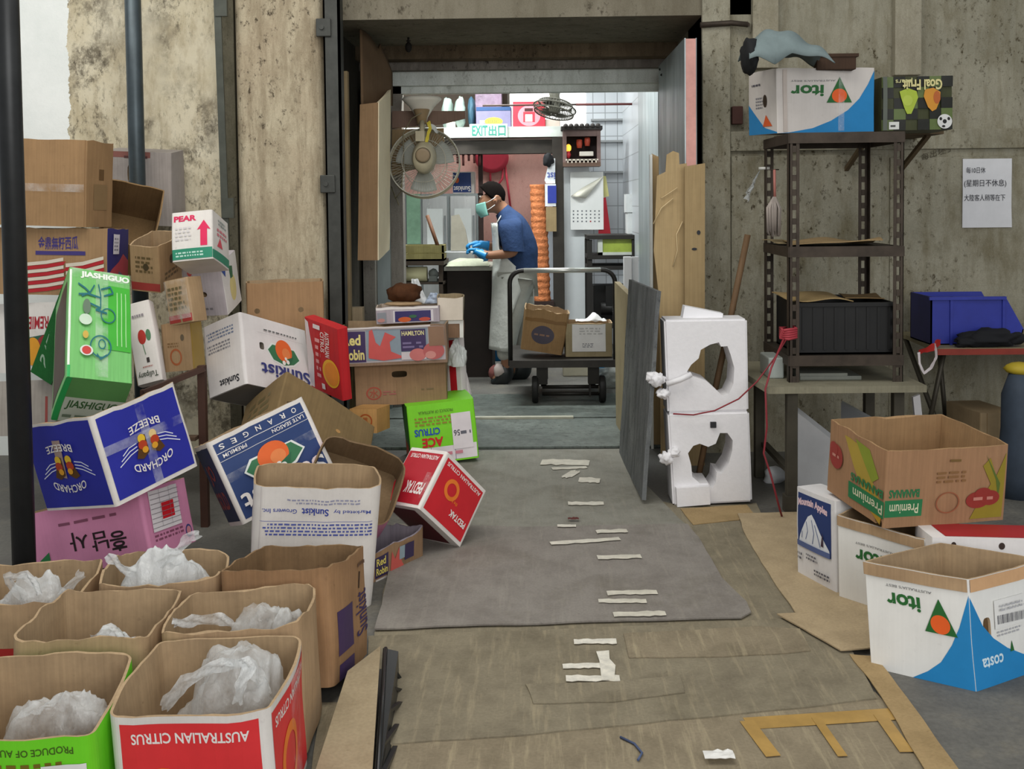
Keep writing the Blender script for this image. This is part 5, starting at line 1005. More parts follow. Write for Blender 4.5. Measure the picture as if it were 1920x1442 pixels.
# right-hand table with bin
zt2 = .626; t7 = thing('work_table', 'worn wooden table with a red front edge at the right', 'table', (2.2, 5.0, 0))
A = on(1757, 653, zt2); Lb = on(1700, 629, zt2); m = MB()
m.prism([Vector((p[0] - 2.2, p[1] - 5.0, zt2 - .02)) for p in ((A.x, A.y), (3.1, A.y - .02), (3.1, 5.42), (Lb.x - .02, 5.42), (Lb.x, Lb.y))], (0, 0, .02)); m.build('table_top', board('#8d8468', '#5a5340', .6, .6), t7)
m = MB(); m.box((A.x - 2.2, A.y - 5.0 - .008, zt2 - .03), (.9, A.y - 5.0 + .004, zt2 - .003)); m.build('edge_band', ink('#8f3426', .5, .3), t7)
lg = ink('#4b463c', .5, .3, .4)
for P in (((-.36, .1, 0), (-.30, -.05, zt2 - .02)), ((-.36, .3, zt2 - .02), (-.24, -.05, 0)), ((.6, .2, 0), (.6, -.1, zt2 - .02)), ((-.14, .3, 0), (-.20, .3, zt2 - .02))):
    m = MB(); m.tube(P, .012, None, 8); m.build('leg', lg, t7)
bl = ink('#2f3a9e', .45, .2); t8 = thing('storage_bin', 'blue plastic open-fronted parts bin on the red-edged table', 'bin', (at(1815, 622, 5.0).x, 5.0, zt2))
x0, x1 = at(1732, 600, 5.0).x - t8.location.x, at(1903, 600, 5.0).x - t8.location.x; hb = at(1800, 553, 5.0).z - zt2; k = x1 - x0
for y in (-.09, .17):
    m = MB(); m.prism([(x0, y, 0), (x1 - .02, y, 0), (x1, y, .07), (x1 - .085, y, hb), (x0, y, hb)], (0, .006, 0)); m.build('side_panel', bl, t8)
m = MB(); m.box((x0, -.09, 0), (x0 + .006, .176, hb)); m.build('back_panel', ink('#1f2468', .5, .2), t8)
m = MB(); m.box((x0, -.09, 0), (x1 - .02, .176, .006)); m.build('base', bl, t8)
m = MB(); m.prism([(x1 - .02, -.09, 0), (x1, -.09, .07), (x1 - .005, -.09, .07), (x1 - .025, -.09, 0)], (0, .266, 0)); m.build('front_lip', bl, t8)
m = MB(); m.box((x0 - .012, -.104, hb - .014), (x1 - .085, -.09, hb)); m.box((x0 + .085, -.098, 0), (x0 + .097, -.09, hb)); m.box((x1 - .1, -.098, 0), (x1 - .088, -.09, hb)); m.build('rim', bl, t8)
q = at(1850, 612, 4.86); m = MB(); m.ball((0, 0, .035), .1, None, 3, (1.25, .5, .42), .5, 4); m.ball((-.09, -.02, .02), .06, None, 3, (1.2, .5, .4), .5, 9); m.ball((.12, .0, .03), .05, None, 2, (1, .6, .6), .5, 2)
single(m, 'black_cloth', ink('#17181c', .85), 'crumpled black cloth on the table in front of the blue bin', 'cloth', loc=(q.x, 4.84, zt2 + .006))
t9 = thing('tape_loop', 'red and white looped strap hanging from the corner of the red-edged table', 'strap', at(1742, 652, 4.76))
def ribbon(m, pts, w, mt=None, tw=0, n=6):
    P = [Vector(p) for p in pts]; Q = []
    for i in range(len(P) - 1):
        for k in range(n): Q.append(P[i].lerp(P[i + 1], k / n))
    Q.append(P[-1]); L = len(Q) - 1
    def fn(u, v):
        i = min(int(u * L + .5), L); d = (Q[min(i + 1, L)] - Q[max(i - 1, 0)]).normalized(); s = d.cross(Vector((0, 1, 0))); s = s.normalized() if s.length > .05 else Vector((1, 0, 0))
        s = s * math.cos(tw * u) + Vector((0, 1, 0)) * math.sin(tw * u); wr = 1 + .35 * noise.noise(Q[i] * 40)
        return Q[i] + s * (v - .5) * w * wr + Vector((noise.noise(Q[i] * 25), noise.noise(Q[i] * 25 + Vector((9, 0, 0))), noise.noise(Q[i] * 31 + Vector((v * 2, 0, 5))))) * w * .25
    m.quadgrid(fn, L, 3, mt, True); return m
m = MB(); ribbon(m, [(.07, .06, .014), (.045, .03, .016), (.025, 0, .01), (-.01, -.01, -.01), (-.045, 0, -.02)], .03, None, .5); m.build('red_strap', ink('#b52c28', .45), t9)
m = MB(); ribbon(m, [(-.045, 0, -.02), (-.045, -.01, -.07), (-.02, 0, -.115), (.01, 0, -.09), (.03, -.005, -.04), (.025, 0, .02)], .012, None, 1); m.build('white_strap', ink('#d9cfd0', .4), t9)
t10 = thing('work_sack', 'blue-grey sack with a yellow top standing at the right edge beneath the table', 'sack', (at(1915, 790, 4.6).x, 4.62, 0))
m = MB(); m.lathe([(.07, .0), (.085, .1), (.075, .3), (.07, .45), (.05, .54)], (0, 0, 0), None, 18)
for v in m.bm.verts: v.co += Vector((noise.noise(v.co * 9), noise.noise(v.co * 9 + Vector((4, 0, 0))), 0)) * .02
m.build('body', ink('#3d4856', .7, .3), t10, smooth=True)
m = MB(); m.ball((0, 0, .56), .06, None, 2, (1, 1, .5), .3, 5); m.build('cap', ink('#b7a02e', .55), t10)
# bright foam sheets under the bench
wf = ink('#dfe0e2', .75, .1)
m = MB(); a0 = on(1480, 905, 0); m.prism([at(1478, 760, 4.72), at(1592, 850, 4.55), at(1592, 960, 4.55), at(1478, 912, 4.72)], (.03, .05, 0)); single(m, 'foam_sheet', wf, 'white foam sheet with a slanted top standing under the bench front', 'foam sheet', origin=at(1480, 910, 4.7))
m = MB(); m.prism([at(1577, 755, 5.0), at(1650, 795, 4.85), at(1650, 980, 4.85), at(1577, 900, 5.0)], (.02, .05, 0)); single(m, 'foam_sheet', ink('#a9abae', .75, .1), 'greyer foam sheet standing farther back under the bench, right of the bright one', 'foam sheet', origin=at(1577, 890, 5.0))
m = MB(); m.prism([at(1712, 745, 4.9), at(1725, 740, 4.9), on(1745, 925, 0), on(1730, 925, 0)], (0, .02, 0)); single(m, 'white_bracket', ink('#c9c6c6', .5), 'slim white bracket leaning under the bench right end, behind the banana carton', 'bracket', origin=at(1720, 850, 4.9))
m = MB(); m.ball((0, 0, .03), .05, None, 2, (1.1, .6, .9), .6, 8); q = on(1452, 905, 0); single(m, 'foam_scrap', wf, 'white foam scrap on the floor beside the front bench leg', 'scrap', loc=(q.x, q.y, 0))
# ---- two white foam blocks with torn openings
FM = ink('#eae8ea', .7, .05, 0, .2, 40, .08)
def foam(name, lab, quad, Y, hole, thick, extra=None, lean=.0):
    """moulded foam block with a ragged opening through its face"""
    P = [at(x, y, Y) for x, y in quad]; m = MB(); m.prism(P, (0, thick, 0)); bm2 = m.bm
    bmesh.ops.recalc_face_normals(bm2, faces=bm2.faces[:]); bmesh.ops.bevel(bm2, geom=[e for e in bm2.edges], offset=.008, segments=2, affect='EDGES')
    o = m.build(name, FM, origin=P[3] + Vector((.15, thick / 2, 0)))
    c = MB(); H = [at(x, y, Y) - o.location for x, y in hole]; c.prism([h - Vector((0, .05, 0)) for h in H], (0, thick + .2, 0)); c.mi(FM); co = c.build('hole_cut', FM)
    co.location = o.location; bpy.context.view_layer.update()
    md = o.modifiers.new('hole', 'BOOLEAN'); md.object = co; md.solver = 'EXACT'
    me = bpy.data.meshes.new_from_object(o.evaluated_get(bpy.context.evaluated_depsgraph_get())); o.modifiers.clear(); o.data = me; bpy.data.objects.remove(co)
    return tag(o, lab, 'foam block', 'white foam blocks')
YF = 4.5
f1 = foam('foam_block', 'upper white foam block with a ragged opening, stacked left of the bench', [(1245, 600), (1401, 598), (1404, 771), (1252, 775)], YF + .01,
     [(1288, 697), (1296, 684), (1310, 672), (1314, 656), (1332, 646), (1348, 642), (1352, 650), (1364, 649), (1370, 665), (1377, 690), (1375, 720), (1366, 740), (1356, 744), (1340, 728), (1324, 714), (1300, 706)], .16)
f2 = foam('foam_block', 'lower white foam block with a heart-like ragged opening, standing on the floor', [(1252, 776), (1405, 772), (1411, 941), (1262, 949)], YF,
     [(1290, 850), (1300, 836), (1312, 832), (1328, 838), (1342, 832), (1350, 812), (1364, 812), (1374, 826), (1373, 846), (1366, 870), (1354, 888), (1344, 886), (1342, 905), (1335, 916), (1328, 906), (1312, 906), (1298, 894), (1296, 872)], .17)
m = MB(); m.box((-.012, -.012, -.012), (.012, .004, .012)); m.build('plug', ink('#2b2b2e', .6), f2, loc=at(1337, 796, YF) - f2.location)
m = MB(); m.prism([at(1268, 916, YF - .03) - f2.location, at(1330, 912, YF - .03) - f2.location, at(1332, 946, YF - .03) - f2.location, at(1270, 951, YF - .03) - f2.location], (0, .05, 0)); m.build('foot', FM, f2)
for i, (px, py, r, p_) in enumerate(((1232, 712, .028, f1), (1243, 738, .022, f1), (1222, 706, .02, f1), (1250, 858, .026, f2), (1264, 848, .02, f2))):
    m = MB(); m.ball((0, 0, 0), r, None, 3, (1.2, 1, 1), .6, i); m.build('torn_tuft', FM, p_, loc=at(px, py, YF - .005) - p_.location)
m = MB(); m.tube([at(1250, 720, YF - .01) - f1.location, at(1275, 712, YF - .02) - f1.location, at(1296, 702, YF - .01) - f1.location], .012, None, 8); m.build('torn_edge', FM, f1)
m = MB(); m.prism([at(1284, 574, 4.58), at(1356, 588, 4.58), at(1354, 602, 4.58), at(1279, 602, 4.58)], (0, .07, 0)); single(m, 'foam_offcut', ink('#f0eff2', .7, .05), 'tilted white foam offcut lying on top of the upper foam block', 'foam scrap', origin=at(1320, 598, 4.6))
m = MB(); m.tube([at(1402, 440, 4.72), at(1371, 590, 4.72), at(1338, 745, 4.72), at(1300, 945, 4.72)], .014, None, 10); single(m, 'broom_handle', board('#6f5132', '#4f3720', .6, .6), 'brown wooden pole leaning behind the foam blocks against the wall', 'pole', origin=at(1300, 945, 4.72))
cdm = ink('#8f3038', .5, .2)
m = MB(); m.tube([at(1478, 630, 4.43), at(1455, 668, 4.4), at(1420, 715, 4.4), at(1385, 748, 4.42), at(1340, 770, 4.44), at(1300, 778, 4.46), at(1262, 776, 4.47)], .0032, None, 6); single(m, 'rope', cdm, 'thin red cord stretched from the rack post across the foam blocks', 'cord', origin=at(1385, 748, 4.42))
m = MB(); m.tube([at(1470, 634, 4.42), at(1446, 690, 4.36), at(1435, 730, 4.32), at(1438, 800, 4.32), at(1432, 850, 4.32), at(1445, 890, 4.3), at(1462, 955, 4.28), on(1466, 968, .012)], .0045, None, 6); single(m, 'rope', cdm, 'red cord dangling from the rack post to the floor by the bench leg', 'cord', origin=at(1438, 800, 4.36))
m = MB(); q = at(1476, 624, 4.445)
for k in range(5): m.tube([(-.03 + .002 * k, -.012 - .003 * k, -.02 + .008 * k), (.0, -.022, -.024 + .01 * k), (.035, -.012, -.018 + .009 * k), (.035, .04, -.016 + .009 * k), (-.02, .045, -.016 + .008 * k), (-.03 + .002 * k, -.012 - .003 * k, -.02 + .008 * k)], .006, None, 6)
single(m, 'cord_knot', ink('#a83a44', .55), 'thick knot of red cord wound round the front left rack post', 'cord', loc=q)
# ---- leaning boards beside the passage
SL = plaster('slate_board', '#67696a', '#7e8180', '#4b4c4c', '#333434', .5, .6, 1.2)
m = MB(); patch(m, [at(1208, 938, 4.5), at(1164, 852, 5.45), at(1182, 524, 5.42), at(1235, 546, 4.50)], .018, None, 8, 8, .004); single(m, 'grey_board', SL, 'large weathered grey board leaning on edge right of the passage', 'board', origin=at(1208, 938, 4.5))
m = MB(); patch(m, [on(1188, 850, 0) + Vector((0, .1, 0)), on(1160, 800, 0), at(1157, 528, 6.1), at(1186, 556, 5.6)], .03, None, 4, 4); single(m, 'wooden_plank', board('#a5946c', '#766744', .7, .4), 'pale wooden panel standing behind the grey board at the passage edge', 'plank', origin=on(1188, 850, 0))
m = MB(); a0 = at(1170, 482, 6.3); b0 = at(1198, 482, 6.3); m.box((a0.x, 6.3, .02), (a0.x + .045, 6.36, a0.z)); m.box((a0.x + .05, 6.33, .02), (b0.x, 6.36, b0.z)); single(m, 'foam_sheet', wf, 'pair of tall white foam sheets standing behind the wooden panel in the passage', 'foam sheet', origin=(a0.x, 6.33, .02))
# insulated steel door swung open beside the cardboard
XD = at(1284, 200, 5.3).x; ztd = at(1290, 71, 5.3).z
t11 = thing('insulated_door', 'open cold-room door with steel skin and exposed pink foam edge', 'door', (XD, 5.3, 0))
m = MB(); m.box((0, .004, .03), (.006, 1.08, ztd)); m.build('steel_skin', steel('#a9b4b6', .34), t11)
m = MB(); m.box((.006, 0, .03), (.055, 1.08, ztd - .004)); m.build('foam_core', ink('#e3aba2', .8, .16, 0, .1, 18), t11)
m = MB(); m.box((.055, .004, .03), (.06, 1.08, ztd)); m.build('back_skin', steel('#7d8688', .4), t11)
for y in (1.0, .93):
    m = MB(); m.ball((-.002, y, ztd - .03 - .04 * (y < .95)), .008, None, 1); m.build('rivet', ink('#222222'), t11)
# big cardboard sheets propped in front of it
CB = [board('#ae905e', '#85683f', .75, .35), board('#bc9c68', '#94784c', .75, .35), board('#b79360', '#8d6d44', .75, .35)]
def cb(lab, outline, Y, th, mt, tilt=0.0, kids=None):
    m = MB(); P = []
    for x, y in outline:
        p = at(x, y, Y); P.append(Vector((p.x, Y + tilt * p.z, p.z)))
    m.prism(P, (0, th, 0)); return single(m, 'cardboard_sheet', mt, lab, 'cardboard sheet', origin=P[0])
c1 = cb('flat kraft cardboard panel standing below the pink door edge, with small dark marks', [(1284, 312), (1322, 306), (1321, 940), (1284, 940)], 5.2, .012, CB[0], .0)
for (x, y, w, h) in ((1310, 436, .018, .022), (1302, 467, .026, .013)):
    m = MB(); m.lathe([(1, 0), (1, .001)], (0, 0, 0), None, 14, 'Y', Matrix.Diagonal((w / 2, 1, h / 2))); m.build('printed_mark', ink('#2a2a30'), c1, loc=at(x, y, 5.197) - c1.location)
c2 = cb('torn cardboard sheet with ragged top left of the flat kraft panel', [(1232, 330), (1248, 322), (1250, 290), (1262, 283), (1273, 287), (1274, 308), (1288, 306), (1290, 930), (1240, 930), (1236, 560), (1226, 470)], 5.26, .012, CB[1])
m = MB()
for P in (((1262, 500), (1270, 470), (1268, 440), (1280, 415)), ((1225, 420), (1240, 390), (1262, 372)), ((1240, 372), (1270, 352))):
    m.tube([at(x, y, 5.25) - c2.location for x, y in P], .003, None, 6)
m.build('torn_fibres', board('#d8bb84', '#a98c58'), c2)
c3 = cb('narrow cardboard sheet with a white edge at the left of the torn sheets', [(1222, 288), (1235, 294), (1240, 930), (1224, 930)], 5.6, .012, CB[2])
m = MB(); a0 = at(1218, 290, 5.58); m.box((a0.x, 5.56, 0), (a0.x + .012, 5.6, a0.z)); m.build('white_edge', ink('#e6e8e4', .6), c3, loc=-c3.location)
# ================================================================ PASSAGE
m = MB(); q0 = at(654, 600, 5.62); q1 = at(649, 135, 5.62); m.bar((q0.x, 5.62, 0), (q1.x, 5.6, q1.z), .026, .05); single(m, 'wooden_batten', board('#8a7550', '#5d4d33'), 'thin wooden batten standing upright just inside the left passage edge', 'batten', origin=(q0.x, 5.62, 0))
m = MB(); a0 = at(657, 640, 5.68); b0 = at(681, 576, 5.68); m.box((a0.x, 5.66, 0), (b0.x, 5.72, b0.z)); single(m, 'wooden_plank', board('#9a8a70', '#6a5c48'), 'short pale plank end standing low inside the left passage edge', 'plank', origin=(a0.x, 5.68, 0))
YC = 5.75; t_ = thing('cardboard_wrap', 'tall folded cardboard wrapped round the left passage edge, brown front, light painted into cream side', 'cardboard', at(690, 488, YC))
def rel(x, y, Y, o=None): return at(x, y, Y) - (o or t_).location
m = MB(); patch(m, [rel(671, 488, YC), rel(708, 488, YC), rel(709, 192, YC), rel(675, 196, YC)], .012, None, 6, 14, .008, 3); m.build('front_panel', board('#9a744c', '#6f5234', .78, .4), t_)
m = MB(); patch(m, [rel(708, 488, YC), rel(729, 468, 6.15), rel(731, 168, 6.15), rel(709, 192, YC)], .012, None, 6, 10, .004, 4); m.build('side_panel', board('#ead9b2', '#bfa87e', .7, .25), t_)  # side coloured cream to carry the light falling on it
m = MB(); m.prism([rel(714, 300, 5.86), rel(721, 304, 5.98), rel(721, 242, 5.98), rel(714, 240, 5.86)], (.004, 0, 0)); m.build('hand_slot', ink('#2d2318', .9), t_)
m = MB()
def curl(u, v):
    a = math.pi * .62 * u; x = rel(672 + 58 * u, 0, YC + .4 * u).x; z0 = rel(690, 192, YC).z; zt_ = ZT - t_.location.z - .004
    return Vector((x, .02 + .42 * u, z0 - .03 + (.05 if u > .6 else 0) + (zt_ - z0 + .03) * (1 - u ** 2 * .55) * v + .0))
m.quadgrid(curl, 16, 8, None, True); o = m.build('curled_flap', board('#6d5238', '#47341f', .8, .4), t_); s_ = o.modifiers.new('t', 'SOLIDIFY'); s_.thickness = .008
q = at(766, 90, 6.1); m = MB(); m.tube([(0, 0, 0), (0, 0, -.03)], .006, None, 6); m.ball((0, 0, -.055), .022, None, 2, (.9, .9, 1.4)); m.tube([(-.012, 0, -.02), (.012, 0, -.02)], .004, None, 6); single(m, 'ceiling_hook', ink('#1d1813', .8), 'small dark stub hanging from the passage soffit', 'hook', loc=(q.x, 6.1, ZT))
# ---- wall fan
YFN = 6.42; fc = at(796, 306, YFN); fr = 66 / F_ * YFN
t_ = thing('wall_fan', 'dusty cream wall fan hung at the left of the kitchen opening', 'fan', at(796, 236, YFN))
def fanrel(x, y, Y): return at(x, y, Y) - t_.location
CRM = ink('#c9bfa2', .5, .25, 0, .35, 8); WIRE = ink('#c6c2b2', .5, .2, .2)
cc_ = fc - t_.location; TM = Matrix.Rotation(RAD(-14), 3, 'X')
def cage(y, rr, n, bul):
    m = MB()
    for k in range(n):
        a = 2 * math.pi * k / n; P = []
        for j in range(7):
            s_ = .22 + .78 * j / 6; P.append(cc_ + TM @ Vector((rr * s_ * math.cos(a), y + bul * (1 - s_ ** 2.4), rr * s_ * math.sin(a))))
        m.tube(P, .0011, None, 4, caps=False)
    for s_ in (1.0, .62, .24):
        m.tube([cc_ + TM @ Vector((rr * s_ * math.cos(a * math.pi / 24), y + bul * (1 - s_ ** 2.4), rr * s_ * math.sin(a * math.pi / 24))) for a in range(48)], .004 if s_ == 1 else .0025, None, 6, True)
    return m
cage(-.02, fr, 72, -.045).build('front_guard', WIRE, t_); cage(.03, fr * .995, 48, .045).build('rear_guard', WIRE, t_)
m = MB()
for y_ in (-.016, .0, .022): m.tube([cc_ + TM @ Vector((fr * math.cos(a * math.pi / 24), y_, fr * math.sin(a * math.pi / 24))) for a in range(48)], .0045, None, 6, True)
m.build('guard_rim', CRM, t_)
for k in range(3):
    m = MB(); a = 2 * math.pi * k / 3 + .5
    def bl_(u, v):
        r = .04 + (fr * .84 - .04) * u; w = 1.25 * (1 - .25 * u); th = a + (v - .5) * w
        return cc_ + TM @ Vector((r * math.cos(th), .012 + .02 * (v - .5), r * math.sin(th)))
    m.quadgrid(bl_, 8, 8, None, True); o = m.build('blade', ink('#b5b9b2', .35, .15), t_); s_ = o.modifiers.new('t', 'SOLIDIFY'); s_.thickness = .003
m = MB(); mh = fanrel(795, 296, YFN - .1); TM2 = Matrix.Rotation(RAD(10), 3, 'X')
m.lathe([(.02, -.1), (.052, -.095), (.062, -.06), (.072, 0), (.07, .06), (.05, .1)], mh, None, 28, 'Y', TM2 @ Matrix.Diagonal((1, 1, 1.35)).to_3x3()); m.build('motor_housing', CRM, t_)
m = MB(); m.lathe([(.03, -.014), (.041, -.012), (.043, 0), (.02, .002)], fanrel(793, 291, YFN - .2), None, 24, 'Y', TM2); m.build('motor_cap', ink('#a08d72', .5, .2), t_)
m = MB(); m.lathe([(.035, -.006), (.045, -.006), (.045, .006), (.035, .006)], fanrel(793, 291, YFN - .205), None, 24, 'Y', TM2); m.build('cap_ring', ink('#6d6250', .6), t_)
m = MB(); P = fanrel(792, 270, YFN - .1); m.tube([P, fanrel(791, 245, YFN - .03), fanrel(791, 222, YFN + .03)], .016, None, 10); m.box(fanrel(786, 262, YFN - .1) - Vector((.02, .02, .01)), fanrel(798, 250, YFN - .05) + Vector((.0, .02, .01))); m.build('neck', CRM, t_)
bt = fanrel(791, 190, YFN + .06)
m = MB(); m.lathe([(.012, -.165), (.022, -.15), (.034, -.1), (.075, -.035), (.112, .0), (.12, .012), (.112, .026), (.06, .033)], bt, None, 30, 'Z', Matrix.Diagonal((1, .75, 1))); m.build('mount_cone', ink('#f0ebdc', .4, .1), t_)
m = MB(); m.lathe([(.028, -.14), (.034, -.10), (.05, -.055), (.045, -.05)], bt - Vector((0, .028, 0)), None, 20, 'Z'); m.build('cable_cover', ink('#a68d68', .6, .2), t_)
m = MB(); ribbon(m, [fanrel(803, 228, YFN - .06), fanrel(806, 240, YFN - .08), fanrel(803, 252, YFN - .1), fanrel(799, 268, YFN - .12)], .02, None, .6); m.build('yellow_ribbon', ink('#e2cf4a', .6), t_)
m = MB(); ribbon(m, [fanrel(806, 236, YFN - .05), fanrel(816, 240, YFN - .06), fanrel(822, 250, YFN - .06)], .03, None, 1.2); m.build('white_rag', ink('#d9dcd8', .7), t_)
m = MB(); m.tube([fanrel(790, 212, YFN - .06), fanrel(772, 222, YFN - .02), fanrel(756, 250, YFN), fanrel(757, 300, YFN - .02), fanrel(752, 360, YFN), fanrel(741, 372, YFN + .05), fanrel(734, 350, YFN + .1), fanrel(748, 385, YFN + .1)], .0035, None, 6); m.build('power_cord', ink('#8d8468', .5), t_)
m = MB(); P = [at(735, 208, 6.62), at(872, 208, 6.62), at(872, 222, 6.62), at(828, 233, 6.62), at(735, 240, 6.62)]; m.prism(P, (0, .03, 0)); single(m, 'mounting_board', board('#8b6a58', '#5d4638', .6, .3), 'horizontal reddish brown board behind the wall fan mount', 'board', origin=P[0])
m = MB(); P = [at(735, 243, 6.64), at(832, 240, 6.64), at(834, 300, 6.64), at(735, 330, 6.64)]; m.prism(P, (0, .012, 0)); single(m, 'cardboard_sheet', board('#a08257', '#6f5838'), 'brown cardboard piece hanging behind the wall fan guard', 'cardboard sheet', origin=P[0])
# ---- platform cart with a carton and a paper sack
YT = 6.86; cz = .30; t_ = thing('platform_cart', 'dark platform trolley with a hooped push handle on the threshold plates', 'cart', (at(1055, 700, YT).x, YT, .02))
xa, xb = at(958, 690, YT).x - t_.location.x, at(1152, 690, YT).x - t_.location.x
BK = ink('#26231f', .5, .35, .3, .35); zc = cz - .02
m = MB(); m.box((xa, -.12, zc - .035), (xb, .62, zc - .006)); m.box((xa - .008, -.13, zc - .05), (xb + .008, -.115, zc - .004)); m.build('platform', ink('#3a3632', .6, .4), t_)
hz = at(1055, 505, YT).z - .02; r_ = .08; P = [(xa, -.1, zc - .04), (xa, -.1, hz - r_)]
for k in range(1, 6): P.append((xa + r_ * (1 - math.cos(k * math.pi / 12)), -.1, hz - r_ + r_ * math.sin(k * math.pi / 12)))
P.append((xa + r_, -.1, hz)); P.append((xb - r_, -.1, hz))
for k in range(1, 6): P.append((xb - r_ + r_ * math.sin(k * math.pi / 12), -.1, hz - r_ + r_ * math.cos(k * math.pi / 12)))
P += [(xb, -.1, hz - r_), (xb, -.1, zc - .04)]
m = MB(); m.tube(P, .015, None, 12); m.build('push_handle', ink('#2a2725', .38, .3, .4, .5), t_)
m = MB(); m.tube([(xa + r_ + .01, -.1, hz), (xb - r_ - .01, -.1, hz)], .0165, None, 12); m.build('grip', ink('#cfd0ca', .25, .2, .6, .6), t_)
for xw in (xa + .2, xb - .14):
    m = MB(); m.box((xw - .035, -.11, .12), (xw + .035, -.05, zc - .035)); m.box((xw - .03, -.1, .04), (xw - .018, -.06, .14)); m.build('caster_bracket', BK, t_)
for xw in (xa + .215, xb - .115):
    m = MB(); m.lathe([(.03, -.02), (.078, -.02), (.086, -.012), (.086, .012), (.078, .02), (.03, .02)], (xw + (-.06 if xw < 0 else .03), -.09, .086), None, 26, 'X'); w_ = m.build('wheel', ink('#191817', .7), t_)
    m = MB(); m.lathe([(.008, -.024), (.026, -.024), (.026, .024), (.008, .024)], (xw + (-.06 if xw < 0 else .03), -.09, .086), None, 14, 'X'); m.build('hub', ink('#5a564e', .5), w_)
    m = MB(); m.lathe([(.03, -.02), (.06, -.02), (.066, -.012), (.066, .012), (.06, .02), (.03, .02)], (xw, .5, .066), None, 22, 'X'); m.build('wheel', ink('#191817', .7), t_)
    m = MB(); m.box((xw - .03, .46, .06), (xw + .03, .54, zc - .035)); m.build('caster_bracket', BK, t_)
for z in (.10, .055):
    m = MB(); m.tube([(xa + .2, -.085, z), (xb - .1, -.085, z)], .012, None, 8); m.build('axle_bar', BK, t_)
s0 = 1.0
carton('paper_sack', 'brown carton with a dark oval stamp slumped on the trolley platform', 'carton', (.27, .2, .27, at(1018, 640, 6.98).x - .01, 6.96, cz + .035, 2, 9, -2), board('#9a7444', '#6b4e2c', .75, .5), None, {'F': [('e', '#4a4450', .48, .42, .27, .22), ('b', '#8a6a58', .28, .38, .68, .46, 1), ('r', '#7d5c34', 0, .72, 1, .8)]}, True, rnd=.01, rim=.012, bulge=.014, seed=60)
carton('cardboard_carton', 'cardboard carton with a large white paper on its front, on the trolley', 'carton', (.30, .25, .215, POSE['cartbox'][3], 6.98, cz, 0, 0, 0), board('#9d8b64', '#6e5f42', .75, .45), None, None, True, rnd=.005, seed=61, parts=[('paper_sheet', 'white printed paper', 'F', [('r', '#dcdad8', .14, .16, .86, .98), ('b', '#7a7a80', .36, .28, .62, .42, 3), ('b', '#b9b7b5', .3, .66, .8, .9, 3)])])
m = MB(); q = at(1112, 607, 6.9); m.quadgrid(lambda u, v: Vector((-.11 + .2 * u, .02 * noise.noise(Vector((u * 4, v * 4, 1))) + .12 * v, .0 + .05 * math.exp(-((u - .6) / .2) ** 2) * math.sin(math.pi * v) + .01 * noise.noise(Vector((u * 7, v * 7, 3))))), 16, 10, None, True)
o = single(m, 'paper_sheet', ink('#dedcda', .6, .1), 'crumpled white paper peaking over the carton on the trolley', 'paper', loc=(q.x, 6.93, cz + .222)); s_ = o.modifiers.new('t', 'SOLIDIFY'); s_.thickness = .001
# ---- goods on the stack by the passage
m = MB(); m.ball((0, 0, .05), .085, None, 3, (1.05, .8, .62), .3, 3); q = at(757, 556, 5.44); single(m, 'coconut', board('#5a3218', '#2f1a0c', .9, .6), 'rounded brown husk lump lying on the top tray by the passage', 'coconut', loc=(q.x, 5.47, .79))
m = MB(); m.ball((0, 0, .012), .09, None, 2, (1.1, .8, .14), .2, 4); single(m, 'paper_liner', board('#b89468', '#8a6a46'), 'tan paper liner beneath the brown husk lump', 'paper', loc=(q.x, 5.455, .775))
for k, (px, py, w, h, mt) in enumerate(((752, 560, .03, .11, '#e4e9ea'), (785, 560, .05, .13, '#e9edee'), (813, 562, .05, .055, '#b9c6da'))):
    m = MB(); q = at(px, py, 5.56)
    m.quadgrid(lambda u, v: Vector((w * (u - .5) * 2 * (1 - .65 * v) - .4 * w * v * (k == 1), .03 * noise.noise(Vector((u * 3, v * 3, k * 5))), h * v)), 8, 10, None, True)
    o = single(m, 'plastic_scrap', ink(mt, .35, .15), ('small upright white paper tip behind the brown husk', 'large white folded paper beside the brown husk', 'crumpled pale blue film at the right end of the top tray')[k], 'scrap', loc=(q.x, 5.57, .775)); s_ = o.modifiers.new('t', 'SOLIDIFY'); s_.thickness = .004
# brown wooden frame showing between the piles
t_ = thing('wooden_stand', 'brown wooden stand with a sloping rail and leg amid the piled cartons', 'stand', (at(378, 690, 4.25).x, 4.25, 0))
wd_ = ink('#4c3228', .6, .3)
m = MB(); a0 = at(384, 690, 4.25) - t_.location; b0 = at(272, 735, 4.2) - t_.location; m.bar(a0, b0, .05, .022); m.build('rail', wd_, t_)
m = MB(); m.bar((a0.x - .012, 0, 0), (a0.x - .012, 0, a0.z + .01), .03, .03); m.build('leg', wd_, t_)
m = MB(); m.bar((b0.x, -.05, 0), (b0.x, -.05, b0.z + .01), .03, .03); m.build('leg', wd_, t_)
m = MB(); m.box((b0.x, -.05, .36), (a0.x - .03, .0, .375)); m.build('shelf_board', ink('#5a4636', .7, .3), t_)
